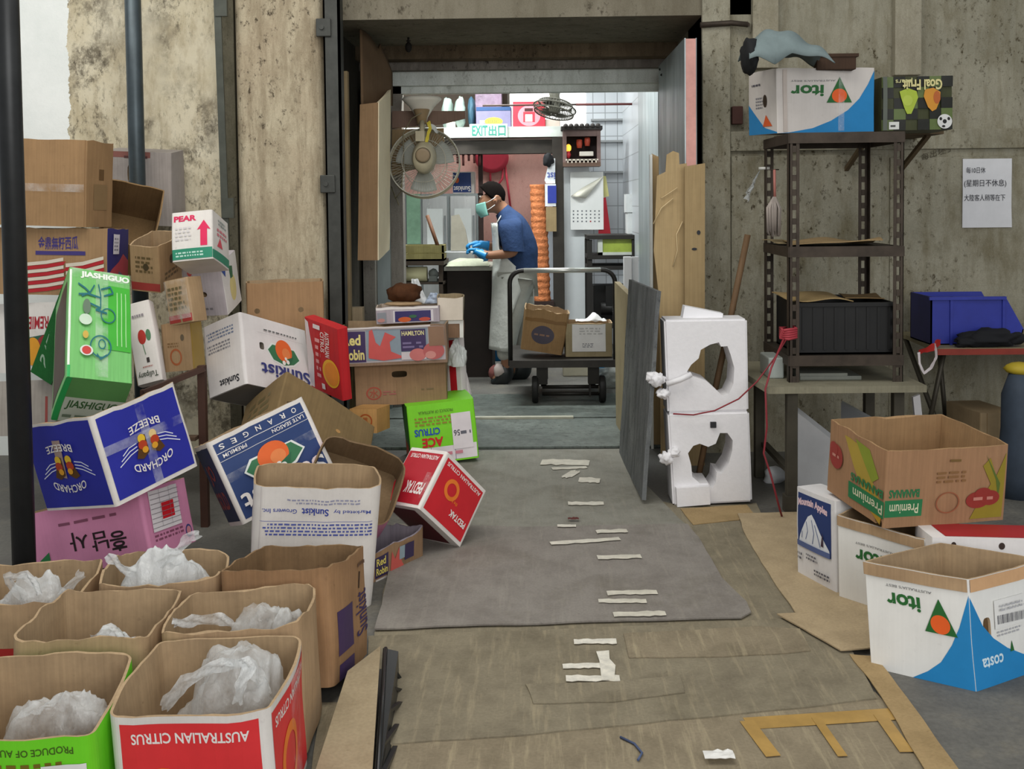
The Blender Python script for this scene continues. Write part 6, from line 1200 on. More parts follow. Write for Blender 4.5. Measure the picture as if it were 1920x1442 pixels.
# black plastic base edge with a cardboard sheet over it at the front
t_ = thing('black_pallet', 'black plastic pallet edge under a cardboard sheet at the bottom centre', 'pallet', on(735, 1330, 0)); o = t_.location.copy(); pb = ink('#1c1d1f', .35, .3, 0, .5)
T0, T1 = on(723, 1216, .085) - o, on(706, 1500, .035) - o; B0, B1, B2, B3 = [on(x, y, .0) - o for x, y in ((748, 1268), (752, 1318), (736, 1425), (720, 1500))]
m = MB(); m.prism([T0, T0 + Vector((.035, .0, -.008)), B0, B1, B2, B3, T1], (-.008, .004, 0)); m.build('side_wall', pb, t_)
m = MB()
for k in range(5):
    f = .08 + .2 * k; A = T0.lerp(T1, f); Bq = B0.lerp(B1, f * 2) if f < .5 else B1.lerp(B2, (f - .5) * 2); m.bar(A + Vector((.004, 0, -.006)), Bq.lerp(A, .06) + Vector((.004, 0, 0)), .012, .008)
m.tube([T0, T0.lerp(T1, .5), T1], .006, None, 6); m.build('rib', pb, t_)
m = MB(); d1 = Vector((-.11, .0, 0)); m.prism([Vector((T0.x - .012, T0.y, 0)), Vector((T1.x - .012, T1.y, 0)), Vector((T1.x - .1, T1.y, 0)), Vector((T0.x - .1, T0.y, 0))], (0, 0, .028)); m.build('deck', pb, t_)
m = MB(); L0, L1 = on(652, 1262, .075) - o, on(575, 1500, .045) - o
m.prism([T0 + Vector((-.012, -.01, .006)), T1 + Vector((-.012, 0, .006)), L1, L0], (0, 0, .006)); single(m, 'cardboard_sheet', board('#a5906e', '#75644a', .8, .5), 'pale cardboard sheet covering the black pallet beside the front cartons', 'cardboard sheet', loc=o)
# ================================================================ KITCHEN
YK = 8.0; t_ = thing('work_counter', 'dark wooden work counter the masked worker leans over', 'counter', (at(880, 720, YK).x, YK, 0))
ck = lambda x, y, Y: at(x, y, Y) - t_.location
a0 = ck(838, 500, 7.9); b0 = ck(921, 497, 7.9); zt3 = a0.z
DW = ink('#241c17', .7, .4, 0, .3, 6)
m = MB(); m.box((a0.x, -.1, 0), (b0.x, .5, zt3 - .03)); m.build('body', DW, t_)
m = MB(); m.box((a0.x - .02, -.13, zt3 - .03), (b0.x + .02, .53, zt3)); m.build('counter_top', ink('#9a9a8e', .4, .25), t_)
m = MB(); q = at(878, 492, 7.95)
m.quadgrid(lambda u, v: Vector((-.16 + .32 * u, -.12 + .28 * v, .006 + .05 * math.sin(math.pi * u) ** .4 * math.sin(math.pi * v) ** .4 * (1 + .4 * noise.noise(Vector((u * 4, v * 4, 2)))))), 20, 12, None, True)
single(m, 'wet_cloth', ink('#c9cdb4', .7, .2, 0, .3, 12, .4), 'pale wrinkled cloth spread on the counter under the gloved hands', 'cloth', loc=(q.x, 7.95, zt3))
m = MB(); q = at(797, 488, 7.85); h0 = at(797, 458, 7.85).z - q.z; w_ = 38 / F_ * 7.85
for z0 in (0, h0 * .52): m.box((-w_, -.12, z0), (w_, -.105, z0 + h0 * .44)); m.box((-w_, .1, z0), (w_, .115, z0 + h0 * .44)); m.box((-w_, -.12, z0), (-w_ + .015, .115, z0 + h0 * .44)); m.box((w_ - .015, -.12, z0), (w_, .115, z0 + h0 * .44))
m.box((-w_, -.12, 0), (w_, .115, .015)); single(m, 'wooden_crate', board('#7d7440', '#4a4424', .8, .6), 'mossy greenish brown wooden crate left of the counter', 'crate', loc=(q.x, 7.85, q.z))
ts = thing('side_table', 'dark side table carrying the mossy crate left of the counter', 'table', (q.x, 7.85, 0)); sm_ = ink('#3a3026', .7, .3); zr = at(778, 514, 7.8).z - .056
m = MB(); m.box((-.2, -.14, q.z - .03), (.15, .3, q.z)); m.build('table_top', sm_, ts)
m = MB(); m.box((-.2, -.12, zr - .015), (.15, .28, zr)); m.build('lower_shelf', sm_, ts)
for x in (-.19, .11):
    for y in (-.12, .24): m = MB(); m.box((x, y, 0), (x + .03, y + .03, q.z - .03)); m.build('leg', sm_, ts)
m = MB(); m.tube([at(801, 404, 7.85), at(821, 462, 7.8)], .014, None, 8); single(m, 'knife_handle', ink('#6d4a34', .6), 'slanting brown wooden handle sticking out of the mossy crate', 'handle', origin=at(810, 430, 7.85))
m = MB(); q = at(778, 514, 7.8); m.tube([(-.1, 0, 0), (.09, 0, 0)], .055, None, 18); single(m, 'paper_roll', ink('#dcd9ae', .7, .1), 'pale yellow paper roll below the mossy crate', 'roll', loc=q)
m = MB(); q = at(812, 512, 7.8); m.ball((0, 0, 0), .035, None, 2, (1, 1, 1), .3, 2); m.ball((.03, 0, -.01), .02, None, 2); m.box((-.03, -.03, -.06), (.03, .03, -.02)); single(m, 'tape_dispenser', ink('#7d8480', .5), 'small grey gadget at the right end of the pale yellow roll', 'gadget', loc=q)
m = MB(); m.lathe([(.055, 0), (.062, .26), (.07, .262), (.07, .28), (.058, .28), (.052, .012)], (0, 0, 0), None, 20); single(m, 'plastic_bucket', ink('#1f6fa5', .4, .15), 'slim blue plastic bucket between the counter and the worker', 'bucket', loc=(at(931, 690, 8.75).x, 8.75, 0))
# stainless fridge doors behind
SS = steel('#d5d8d8', .22, 'bright_steel'); YB = 9.75
t_ = thing('steel_fridge', 'stainless two-door fridge shining behind the counter', 'fridge', (at(820, 500, YB).x, YB, 0)); k_ = lambda x, y: at(x, y, YB) - t_.location
zz = k_(0, 372).z
m = MB(); m.box((k_(752, 0).x, 0, .05), (k_(892, 0).x, .6, zz)); m.build('body', steel('#8f9696', .35), t_)
for (u0, u1) in ((787, 834), (839, 888)):
    m = MB(); m.box((k_(u0, 0).x, -.035, .12), (k_(u1, 0).x, 0, zz - .02), None, None, .006); d_ = m.build('door', SS, t_)
    m = MB(); m.box((k_(u0, 0).x + .04, -.042, k_(0, 480).z), (k_(u1, 0).x - .04, -.034, k_(0, 400).z), None, None, .003); m.build('panel', ink('#dfe4e2', .3, .1), d_)
    m = MB(); m.bar((k_(u1, 0).x - .02, -.06, zz - .45), (k_(u1, 0).x - .02, -.06, zz - .2), .015, .02); m.build('handle', ink('#8a8f90', .3), d_)
m = MB(); m.box((k_(757, 0).x, -.02, k_(0, 465).z), (k_(783, 0).x, 0, k_(0, 372).z)); m.build('glass_panel', ink('#8fb59a', .2, .3), t_)
m = MB(); m.prism([at(845, 470, 9.0), at(880, 470, 9.0), at(872, 430, 9.0), at(860, 402, 9.0), at(846, 405, 9.0)], (0, .06, 0)); single(m, 'cloth_bundle', ink('#a59f90', .8, .2), 'grey cloth bundle propped before the steel fridge', 'cloth', origin=at(860, 470, 9.0))
m = MB(); q = at(860, 500, 9.0); m.box((-.12, -.05, -q.z), (.14, .2, .13), None, None, .005); single(m, 'steel_tub', steel('#aeb2b0', .3), 'plain steel tub below the grey cloth bundle behind the counter', 'tub', loc=q)
carton('fruit_carton', 'navy carton with upside-down white lettering on top of the fridge', 'carton', (.2, .25, .20, at(870, 350, 9.9).x, 9.95, zz + .0, 0, 0, 0), WHITE_BOARD, None, {'F': [('r', '#26407e', .02, .05, .85, .96), ('e', '#d2622c', .2, .62, .1, .14), ('t', WHT, 'Sunkist', .05, .1, .82, .34, dict(rot=180, bold=.02))]}, False, seed=62, rnd=.004)
for k in range(6):
    q = at(847 + 10.5 * k, 290, 9.25); m = MB(); m.tube([(0, 0, 0), (0, 0, -.06 - .02 * (k % 3))], .010, None, 6); m.tube([(0, 0, .0), (0, 0, -.01)], .014, None, 6)
    tag(m.build('tool_handle', ink('#4a211f', .6), loc=(q.x, 9.28, at(870, 289, 9.28).z)), 'dark reddish tool handle hanging in a row under the dark beam', 'tool', 'tool handles under the beam')
# red folding stool hung on the pink wall
t_ = thing('folding_stool', 'red round folding stool hung on the pink wall', 'stool', at(925, 292, 11.12)); RD = ink('#d84a5c', .4, .12); k_ = lambda x, y, Y=11.12: at(x, y, Y) - t_.location
m = MB(); m.lathe([(.12, -.02), (.17, -.02), (.178, 0), (.17, .02), (.02, .06)], k_(922, 296), None, 30, 'Y', Matrix.Diagonal((1, 1, .9)) @ Matrix.Rotation(RAD(14), 3, 'X')); m.build('seat', RD, t_)
for P in (((918, 300), (920, 345)), ((946, 300), (958, 395)), ((944, 305), (942, 335), (930, 352))):
    m = MB(); m.tube([k_(x, y, 11.17) for x, y in P], .011, None, 8); m.build('leg', RD, t_)
# orange net rolls
t_ = thing('net_bundle', 'tall stack of orange woven net bags behind the worker', 'net bundle', (at(1010, 500, 9.2).x, 9.2, 0)); om = ink('#e08a58', .75, .4, 0, .2, 30, .8)
m = MB(); z1 = at(1010, 346, 9.2).z
def net(u, v):
    a = 2 * math.pi * u; r = .07 + .003 * math.sin(v * 110) + .005 * noise.noise(Vector((math.cos(a) * 2, math.sin(a) * 2, v * 14)))
    return Vector((r * math.cos(a) + .03 * (1 - v), r * math.sin(a), .45 + (z1 - .45) * v))
m.quadgrid(net, 24, 90, None, True, cu=True); m.build('net_stack', om, t_)
m = MB(); m.box((-.07, -.07, 0), (.13, .1, .45)); m.build('crate_base', ink('#3a2a26', .7, .3), t_)
# garment-like flattened cartons hung on the post
m = MB(); P = [at(1024, 344, 9.12), at(1041, 344, 9.12), at(1041, 297, 9.12), at(1031, 297, 9.12), at(1021, 338, 9.12)]; m.prism(P, (0, .02, 0)); o = single(m, 'hanging_board', ink('#dfe3e6', .5, .1), 'white flattened carton hung on the dark post with blue print', 'board', origin=P[0])
vs, fs = letters('ist', .02); m = MB(); a0 = at(1026, 336, 9.115) - o.location; b0 = at(1041, 323, 9.115) - o.location
for f in fs: m.face([Vector((b0.x + (a0.x - b0.x) * vs[i][0], a0.y, b0.z + (a0.z - b0.z) * vs[i][1])) for i in f])
m.build('lettering', ink('#5060a8', .5), o)
m = MB(); m.box((at(1022, 387, 9.12).x, 9.1, at(1022, 387, 9.12).z), (at(1042, 344, 9.12).x, 9.12, at(1042, 345, 9.12).z), ink('#e2e5e8')); m.box((at(1027, 381, 9.09).x, 9.095, at(1022, 381, 9.09).z), (at(1043, 348, 9.09).x, 9.099, at(1042, 348, 9.09).z), ink('#2c3c9a')); single(m, 'hanging_board', None, 'white flattened carton with a blue square hanging lower on the post', 'board', origin=at(1030, 365, 9.1))
m = MB(); m.box((at(1024, 434, 9.12).x, 9.1, at(1024, 434, 9.12).z), (at(1043, 387, 9.12).x, 9.12, at(1042, 388, 9.12).z)); single(m, 'hanging_board', board('#a08558', '#6d583a'), 'brown flattened carton at the foot of the hanging ones on the post', 'board', origin=at(1030, 410, 9.1))
m = MB(); m.ball((0, 0, 0), .055, None, 3, (.8, .6, 1.1), .4, 2); single(m, 'black_hat', ink('#17181b', .8), 'black cap hanging above the white flattened carton on the post', 'cap', loc=at(1028, 300, 9.1))
# altar on the white fascia's end, calendar under it
YA = 9.05; t_ = thing('wall_altar', 'small carved red altar with candles and glowing lamp, high on the kitchen post', 'altar', at(1090, 312, YA)); k_ = lambda x, y, Y=YA: at(x, y, Y) - t_.location
AR = ink('#7d6560', .6, .35); GL = ink('#b08d5a', .5, .3, .3)
a0 = k_(1056, 312); b0 = k_(1126, 235); W0, W1, HT = a0.x, b0.x, b0.z
m = MB(); m.box((W0, 0, 0), (W1, .2, .035)); m.build('base', ink('#6a5244', .6, .3), t_)
m = MB(); m.box((W0 + .01, .18, .03), (W1 - .01, .2, HT - .03)); m.build('back_panel', ink('#2a1c1a', .7), t_)
for x in (W0, W1 - .03):
    m = MB(); m.box((x, 0, .035), (x + .03, .2, HT - .03)); m.build('side_panel', AR, t_)
m = MB(); m.box((W0 - .015, -.03, HT - .035), (W1 + .015, .21, HT - .005)); 
for k in range(7): m.ball((W0 + (W1 - W0) * (k + .5) / 7, -.025, HT - .005), .022, None, 2)
m.build('roof', ink('#35302e', .6, .3), t_)
m = MB(); m.box((W0 + .03, .005, HT - .09), (W1 - .03, .02, HT - .035)); m.build('valance', AR, t_)
m = MB(); m.box((W0 + .02, -.005, .05), (W1 - .02, .005, .062)); 
for k in range(8): m.bar((W0 + .04 + k * (W1 - W0 - .08) / 7, 0, .03), (W0 + .04 + k * (W1 - W0 - .08) / 7, 0, .06), .01, .01)
m.build('railing', ink('#d9cdbd', .5), t_)
lm, nt, p = new('altar_lamp'); p.inputs['Base Color'].default_value = lin('#f2b04a'); p.inputs['Emission Color'].default_value = lin('#ffb43c'); p.inputs['Emission Strength'].default_value = 1.6
m = MB(); q = k_(1066, 277); m.ball((q.x, .05, q.z), .026, None, 2, (1, 1, 1.3)); m.build('lamp_bulb', lm, t_)
for (x, y) in ((1087, 268), (1102, 264)):
    m = MB(); q = k_(x, y); m.lathe([(.02, -.04), (.026, 0), (.024, .03), (.012, .034)], (q.x, .07, q.z), None, 12); m.build('red_cup', ink('#c9553f', .4), t_)
m = MB(); q = k_(1100, 288); m.box((q.x - .06, .03, q.z - .02), (q.x + .06, .12, q.z + .02), None, None, .006); m.build('offering_bowl', ink('#d8d2c6', .5), t_)
m = MB(); q = k_(1066, 290); m.lathe([(.012, -.03), (.022, 0), (.012, .03)], (q.x, .03, q.z), None, 10); m.build('flower_vase', ink('#b02c34', .5), t_)
YCal = 9.22; t_ = thing('wall_calendar', 'white wall calendar with a folded-back page below the altar', 'calendar', at(1102, 322, YCal)); k_ = lambda x, y, Y=YCal: at(x, y, Y) - t_.location
m = MB(); a0 = k_(1070, 431); b0 = k_(1131, 322); m.box((a0.x, 0, a0.z), (b0.x, .006, b0.z)); m.build('page_block', ink('#f1f2f0', .6, .05), t_)
m = MB()
for r in range(4):
    for c in range(7):
        q = k_(1074 + c * 8, 397 + r * 6.5); m.box((q.x, -.0015, q.z), (q.x + .012, -.0005, q.z + .012), ink('#b03038' if (r, c) == (3, 4) else '#70747a'))
m.build('dates', None, t_)
m = MB(); P = [k_(1070, 368), k_(1098, 372), k_(1118, 352), k_(1131, 330)]
m.quadgrid(lambda u, v: (P[0].lerp(P[1], u) * (1 - v) + k_(1092, 352).lerp(P[3], u) * v) + Vector((0, -.015 - .06 * math.sin(math.pi * u) * (1 - v) - .03 * math.sin(math.pi * v), 0)), 12, 8, None, True); o = m.build('folded_page', ink('#e6e3d4', .6, .08), t_); s_ = o.modifiers.new('t', 'SOLIDIFY'); s_.thickness = .003
m = MB(); P = [(1124, 372), (1136, 370), (1146, 445), (1125, 447), (1122, 440)]; m.prism([at(x, y, 9.229) for x, y in P], (0, .012, 0)); single(m, 'red_cloth', ink('#a31f2c', .7), 'narrow dark red cloth hanging right of the calendar', 'cloth', origin=at(1132, 372, 9.3))
m = MB(); m.prism([at(x, y, 9.29) for x, y in ((1130, 330), (1136, 330), (1142, 368), (1132, 370))], (0, .01, 0)); single(m, 'paper_strip', ink('#d9d48f', .7), 'small yellowish paper strip above the red cloth', 'paper', origin=at(1134, 350, 9.3))
# dark steel rack with crates at the right rear
t_ = thing('kitchen_rack', 'dark steel rack with a green-framed pane at the right rear of the kitchen', 'rack', (at(1150, 500, 8.6).x, 8.6, 0)); k_ = lambda x, y, Y=8.6: at(x, y, Y) - t_.location; ST = ink('#2a2724', .6, .35)
a0 = k_(1101, 450); b0 = k_(1194, 450)
for x in (a0.x, b0.x - .04):
    for y in (0, .4): m = MB(); m.box((x, y, 0), (x + .04, y + .04, a0.z)); m.build('post', ST, t_)
for yy in (455, 492, 512, 620): m = MB(); z = k_(0, yy).z; m.box((a0.x, -.01, z - .02), (b0.x, .44, z + .012)); m.build('shelf', ST, t_)
m = MB(); m.box((k_(1118, 0).x, .02, k_(0, 486).z), (k_(1190, 0).x, .06, k_(0, 459).z)); m.build('glass_pane', ink('#9fb04a', .3, .3), t_)
m = MB(); m.box((k_(1118, 0).x, .01, k_(0, 490).z), (k_(1194, 0).x, .02, k_(0, 484).z)); m.box((k_(1118, 0).x, .01, k_(0, 490).z), (k_(1127, 0).x, .02, k_(0, 458).z)); m.build('white_frame', ink('#c9cdc4', .5), t_)
m = MB(); a0 = at(1112, 604, 8.8); b0 = at(1174, 522, 8.8); m.box((a0.x, 8.74, a0.z), (b0.x, 8.93, b0.z - .05), None, None, .006); m.tube([(a0.x + .06, 8.72, a0.z + .12), (b0.x - .05, 8.72, a0.z + .12)], .05, None, 14); m.bar(((a0.x + b0.x) / 2, 8.7, a0.z + .1), ((a0.x + b0.x) / 2, 8.7, b0.z - .05), .08, .05)
single(m, 'machine', ink('#1b1a18', .5, .35), 'black machine block on the lower shelf of the dark kitchen rack', 'machine', origin=(a0.x, 8.8, a0.z))
m = MB(); q = at(1180, 440, 9.3); m.box((-.06, 0, -.13), (.06, .2, .05), None, None, .005); m.box((-.07, -.01, .05), (.03, .2, .2), ink('#d5d8d8')); single(m, 'equipment_box', ink('#5a554c', .6, .3), 'grey equipment box with a white top on the rear rack', 'box', loc=(q.x, 8.8, k_(0, 455).z + .142))
# second fan, seen edge-on, on a red rod
t_ = thing('ceiling_fan', 'small orbit fan seen edge-on under the bright window, on a horizontal rod', 'fan', at(1042, 176, 8.6)); k_ = lambda x, y, Y=8.6: at(x, y, Y) - t_.location
GF = ink('#6f6d62', .5, .3, .2); cF = k_(1040, 203); rF = 40 / F_ * 8.6; TF = Matrix.Rotation(RAD(12), 3, 'Y') @ Matrix.Rotation(RAD(-14), 3, 'X')
m = MB()
for dz, s_ in ((-.04, .92), (0, 1.0), (.035, .8)): m.tube([cF + TF @ Vector((rF * s_ * math.cos(a * math.pi / 20), rF * s_ * math.sin(a * math.pi / 20), dz)) for a in range(40)], .006, None, 6, True)
for k in range(40):
    a = 2 * math.pi * k / 40; m.tube([cF + TF @ Vector((rF * s_ * math.cos(a), rF * s_ * math.sin(a), dz)) for s_, dz in ((.15, -.055), (.92, -.04), (1, 0), (.8, .035), (.2, .05))], .0025, None, 4, caps=False)
m.build('guard', GF, t_)
for k in range(3):
    m = MB(); a = k * 2.09
    m.quadgrid(lambda u, v: cF + TF @ Vector(((.03 + .11 * u) * math.cos(a + .7 * (v - .5)), (.03 + .11 * u) * math.sin(a + .7 * (v - .5)), .01 * (v - .5))), 6, 6, None, True); o = m.build('blade', ink('#4d4c46', .5), t_); s_ = o.modifiers.new('t', 'SOLIDIFY'); s_.thickness = .003
m = MB(); m.lathe([(.02, -.05), (.045, -.03), (.05, .04), (.04, .1), (.05, .14)], cF, None, 18); m.build('motor', ink('#7a786c', .5, .3), t_)
m = MB(); zc_ = 2.85 - t_.location.z; m.tube([cF + Vector((0, 0, .12)), (cF.x, cF.y, zc_)], .012, None, 8); m.build('down_rod', GF, t_)
m = MB(); m.tube([at(905, 198, 8.75), at(1080, 196, 8.75)], .008, ink('#5a4b44')); m.tube([at(1080, 196, 8.75), at(1197, 195, 8.75)], .010, ink('#6d3a38')); single(m, 'hanging_rail', None, 'thin reddish horizontal rod behind the edge-on fan', 'rod', origin=at(1050, 196, 8.75))
# goods on the high white shelf
t_ = thing('exit_sign', 'white EXIT sign with green letters and Chinese characters on the shelf edge', 'sign', at(915, 258, 9.17)); k_ = lambda x, y, Y=9.17: at(x, y, Y) - t_.location
a0 = k_(881, 258); b0 = k_(951, 232); m = MB(); m.box((a0.x, 0, a0.z), (b0.x, .02, b0.z)); m.build('sign_board', ink('#e4ece6', .4, .06), t_)
for s, x0, x1 in (('EXIT', 885, 914), ('出', 916, 931), ('口', 934, 948)):
    vs, fs = letters(s, .03); m = MB(); p = k_(x0, 255); q = k_(x1, 235)
    for f in fs: m.face([Vector((p.x + (q.x - p.x) * vs[i][0], -.002, p.z + (q.z - p.z) * vs[i][1])) for i in f])
    m.build('lettering', ink('#3f8d7d', .5), t_)
zs_ = ZSH
def shelfbox(name, lab, px0, px1, py0, Y, d, mt, cat='box', pr=None, ex=None):
    a = at(px0, 238, Y); b = at(px1, py0, Y); return carton(name, lab, cat, (b.x - a.x, d, b.z - zs_, (a.x + b.x) / 2, Y + d / 2, zs_, 0, 0, 0), mt, None, pr, False, seed=int(px0), rnd=.006, bulge=.002, holes=ex)
shelfbox('storage_box', 'red storage box with a white tag on the high white shelf', 962, 1022, 190, 9.3, .3, ink('#d02c3c', .4, .12), 'box', {'F': [('e', '#e0808a', .5, .45, .35, .4), ('r', '#d8303e', .32, .2, .68, .6), ('r', '#e2dada', .38, .22, .6, .5), ('r', '#3a1a1c', .36, .62, .62, .74)], 'L': [('r', '#e08a90', .1, .1, .9, .9)]})
shelfbox('storage_box', 'mauve fruit box with yellow lettering on the high white shelf', 893, 958, 200, 9.3, .3, ink('#6d6a86', .5, .15), 'box', {'F': [('e', '#dcd23c', .5, .3, .26, .2), ('t', '#6d6a40', '000', .34, .2, .66, .4), ('r', '#d8d8e2', .1, .22, .24, .36), ('r', '#1f3f6a', 0, .82, 1, 1)]})
q = at(915, 180, 9.75); m = MB(); m.box((-.12, 0, 0), (.12, .2, at(0, 168, 9.75).z - zs_), None, None, .006); single(m, 'plastic_box', film('#a58fa6', .7, .2, 'mauve_plastic'), 'translucent mauve box behind the mauve fruit box on the high shelf', 'box', loc=(at(916, 200, 9.75).x, 9.72, zs_))
q = at(880, 200, 9.6)
for k, (x, w, c, lab) in enumerate(((838, 22, '#7f8f88', 'grey-green folded bag at the left of the high shelf'), (862, 22, '#8b9a92', 'second grey-green folded bag, nearer the mauve box'), (884, 14, '#2a4a5a', 'dark teal bundle squeezed beside the mauve fruit box'))):
    m = MB(); h = at(0, 190, 9.4).z - zs_; m.ball((0, 0, h / 2 - .002), h / 2, None, 3, (w / F_ * 9.4 / h, .8, 1), .25, k + 3)
    single(m, 'folded_bag', ink(c, .7, .2), lab, 'bag', loc=(at(x, 200, 9.45).x, 9.5, zs_))
m = MB(); q = at(1035, 230, 9.4); m.box((-.06, 0, 0), (.07, .2, .07), None, None, .006); single(m, 'parcel', ink('#b5a79c', .6, .2), 'small pale parcel right of the red box on the high shelf', 'parcel', loc=(q.x, 9.32, zs_))
m = MB(); m.lathe([(.04, 0), (.04, .05), (.03, .055)], (0, 0, 0), None, 16); single(m, 'bowl', ink('#c9c9b4', .5), 'small pale bowl at the left end of the white shelf', 'bowl', loc=(at(845, 236, 9.25).x, 9.28, zs_))
# white styrofoam box and blue litter behind the trolley
m = MB(); a0 = on(1078, 712, 0); m.box((0, 0, 0), (.21, .2, .14), None, None, .008); single(m, 'foam_box', ink('#b4ad98', .7, .15), 'small pale box on the floor seen under the trolley', 'box', loc=(at(1056, 700, 7.9).x, 7.9, 0))
m = MB(); m.box((0, 0, 0), (.2, .2, .03), None, None, .006); single(m, 'foam_slab', ink('#c9d2d2', .6, .1), 'whitish lid on the small pale box under the trolley', 'lid', loc=(at(1057, 700, 7.9).x, 7.9, .14))
m = MB(); m.ball((0, 0, .07), .09, None, 2, (.7, .6, .9), .4, 3); single(m, 'blue_bag', ink('#2b78a8', .4, .2), 'blue plastic bag on the floor behind the right trolley wheel', 'bag', loc=(at(1128, 690, 7.7).x, 7.75, 0))
m = MB(); m.ball((0, 0, .06), .1, None, 3, (1, .6, .8), .6, 7); single(m, 'litter_bag', film('#b5b8b2', .75), 'clear bag of litter at the far right behind the trolley', 'bag', loc=(at(1146, 710, 7.4).x, 7.45, 0))
m = MB(); m.quadgrid(lambda u, v: ((u - .5) * .55, (v - .5) * .16, .004 + .02 * abs(noise.noise(Vector((u * 9, v * 5, 3)))) * math.sin(math.pi * u) * math.sin(math.pi * v)), 24, 8); single(m, 'dirt_heap', ink('#2c241c', .95, .4), 'dark spilled dirt along the threshold under the trolley wheels', 'dirt', kind_ := None, loc=(at(1095, 752, 6.9).x, 6.96, .021)) if False else None
# ================================================================ THE WORKER
YP_ = 7.72; t_ = thing('person', 'masked worker in blue t-shirt and white apron bending over the counter, blue gloves', 'person', (at(965, 716, YP_).x, YP_, 0))
def J(x, y, dy=0.0): return at(x, y, YP_) - t_.location + Vector((0, dy, 0))
SKN = ink('#9a6f55', .55, .12); 
pts = [J(972, 512), J(976, 472), J(964, 428), J(946, 398), J(934, 386), J(917, 370), J(906, 388), J(914, 356),
       J(958, 418, -.17), J(966, 472, -.21), J(918, 477, -.17), J(903, 472, -.15),
       J(948, 418, .17), J(936, 466, .2), J(912, 462, .06), J(899, 458, .03),
       J(972, 530, -.09), J(956, 615, -.1), J(950, 692, -.1), J(924, 710, -.1),
       J(975, 530, .09), J(972, 615, .1), J(980, 692, .1), J(952, 710, .1),
       J(897, 379), J(934, 371, -.085), J(934, 371, .085)]
edg = [(0, 1), (1, 2), (2, 3), (3, 4), (4, 5), (5, 6), (5, 7), (2, 8), (8, 9), (9, 10), (10, 11), (2, 12), (12, 13), (13, 14), (14, 15), (0, 16), (16, 17), (17, 18), (18, 19), (0, 20), (20, 21), (21, 22), (22, 23), (6, 24), (5, 25), (5, 26)]
rad = [.115, .1, .09, .06, .056, .09, .066, .078, .042, .044, .03, .028, .042, .044, .03, .028, .095, .066, .045, .035, .095, .066, .045, .035, .018, .018, .018]
body = skin(pts, edg, rad, 'body', SKN, t_)
# hair: a cap over crown and nape, thinning on top
hm = ink('#120e0c', .9, .25, 0, .05); m = MB(); hc = J(921, 367); HM = Matrix.Rotation(RAD(14), 3, 'Y')
def hair(u, v):
    a = 2 * math.pi * u; e = v * math.pi * .56; d = Vector((math.sin(e) * math.cos(a), math.sin(e) * math.sin(a), math.cos(e)))
    back = d.x > 0; lim = 1.0 if back else .82
    e2 = v * math.pi * (.52 + .17 * max(-1, min(1, d.x * 1.1 + .15)) ); d = Vector((math.sin(e2) * math.cos(a), math.sin(e2) * math.sin(a), math.cos(e2)))
    return hc + HM @ Vector((d.x * .103, d.y * .094, d.z * .105)) * (1 + .05 * noise.noise(d * 6))
m.quadgrid(hair, 28, 12, None, True, cu=True); o = m.build('hair', hm, t_); s_ = o.modifiers.new('t', 'SOLIDIFY'); s_.thickness = .006
# ear, eye, mask and straps
for s in (-1, 1):
    m = MB(); m.ball(J(929, 376, s * .086), .022, None, 2, (.8, .45, 1.35)); m.ball(J(929, 376, s * .096), .011, None, 1, (.8, .4, 1.2)); m.build('ear', SKN, t_)
    m = MB(); m.ball(J(901, 369, s * .042), .012, None, 2, (.6, 1, .7)); m.build('eye', ink('#e2dcd2', .3), t_)
    m = MB(); m.ball(J(899.5, 369, s * .044), .007, None, 1); m.build('pupil', ink('#1b1512', .3), t_)
    m = MB(); m.tube([J(897, 364, s * .02), J(899, 363, s * .045), J(904, 364, s * .062)], .005, None, 6); m.build('eyebrow', hm, t_)
    m = MB(); m.tube([J(908, 382, s * .07), J(919, 377, s * .088), J(930, 370, s * .094)], .0022, None, 5); m.tube([J(905, 398, s * .055), J(918, 392, s * .08), J(929, 384, s * .092)], .0022, None, 5); m.build('mask_strap', ink('#d9dedc', .6), t_)
m = MB()
def mask(u, v):
    a = (u - .5) * math.pi * .98; c = J(914, 390); r = .072 * (1 + .16 * math.sin(math.pi * v)) * (.82 + .18 * min(1, v * 2.5))
    return c + Vector((-math.cos(a) * r * 1.0 - .018 * (1 - v) * 0, math.sin(a) * .082, -.052 + .098 * v - .020 * math.cos(a))) + Vector((.010 * (1 - 2 * v), 0, 0))
m.quadgrid(mask, 18, 10, None, True); o = m.build('face_mask', ink('#7fb7ac', .6, .08), t_); s_ = o.modifiers.new('t', 'SOLIDIFY'); s_.thickness = .004
# t-shirt
TS = ink('#31456a', .85, .3, 0, .15, 12, .35)
def loft(m, rings, n=24):
    """smooth cloth surface over elliptical sections: (centre, fore-aft radius, side radius, tilt)"""
    def fn(u, v):
        f = v * (len(rings) - 1); i = min(int(f), len(rings) - 2); t = f - i; L = len(rings) - 1
        A, B, C_, D_ = [rings[max(0, min(L, i + k))] for k in (-1, 0, 1, 2)]
        cr = lambda a, b, c, d: b + (c - a) * (.5 * t) + (a * 2 - b * 5 + c * 4 - d) * (.5 * t * t) + (b * 3 - a - c * 3 + d) * (.5 * t ** 3)
        c, rx, ry, tl = [cr(A[k], B[k], C_[k], D_[k]) for k in range(4)]
        a = 2 * math.pi * u; q = Vector((math.cos(a) * rx, math.sin(a) * ry, 0)); w = .012 * noise.noise(Vector((math.cos(a) * 2.5, math.sin(a) * 2.5, c.z * 14)))
        return c + Matrix.Rotation(RAD(tl), 3, 'Y') @ (q * (1 + w * 4))
    m.quadgrid(fn, n, 6 * len(rings), None, True, cu=True)
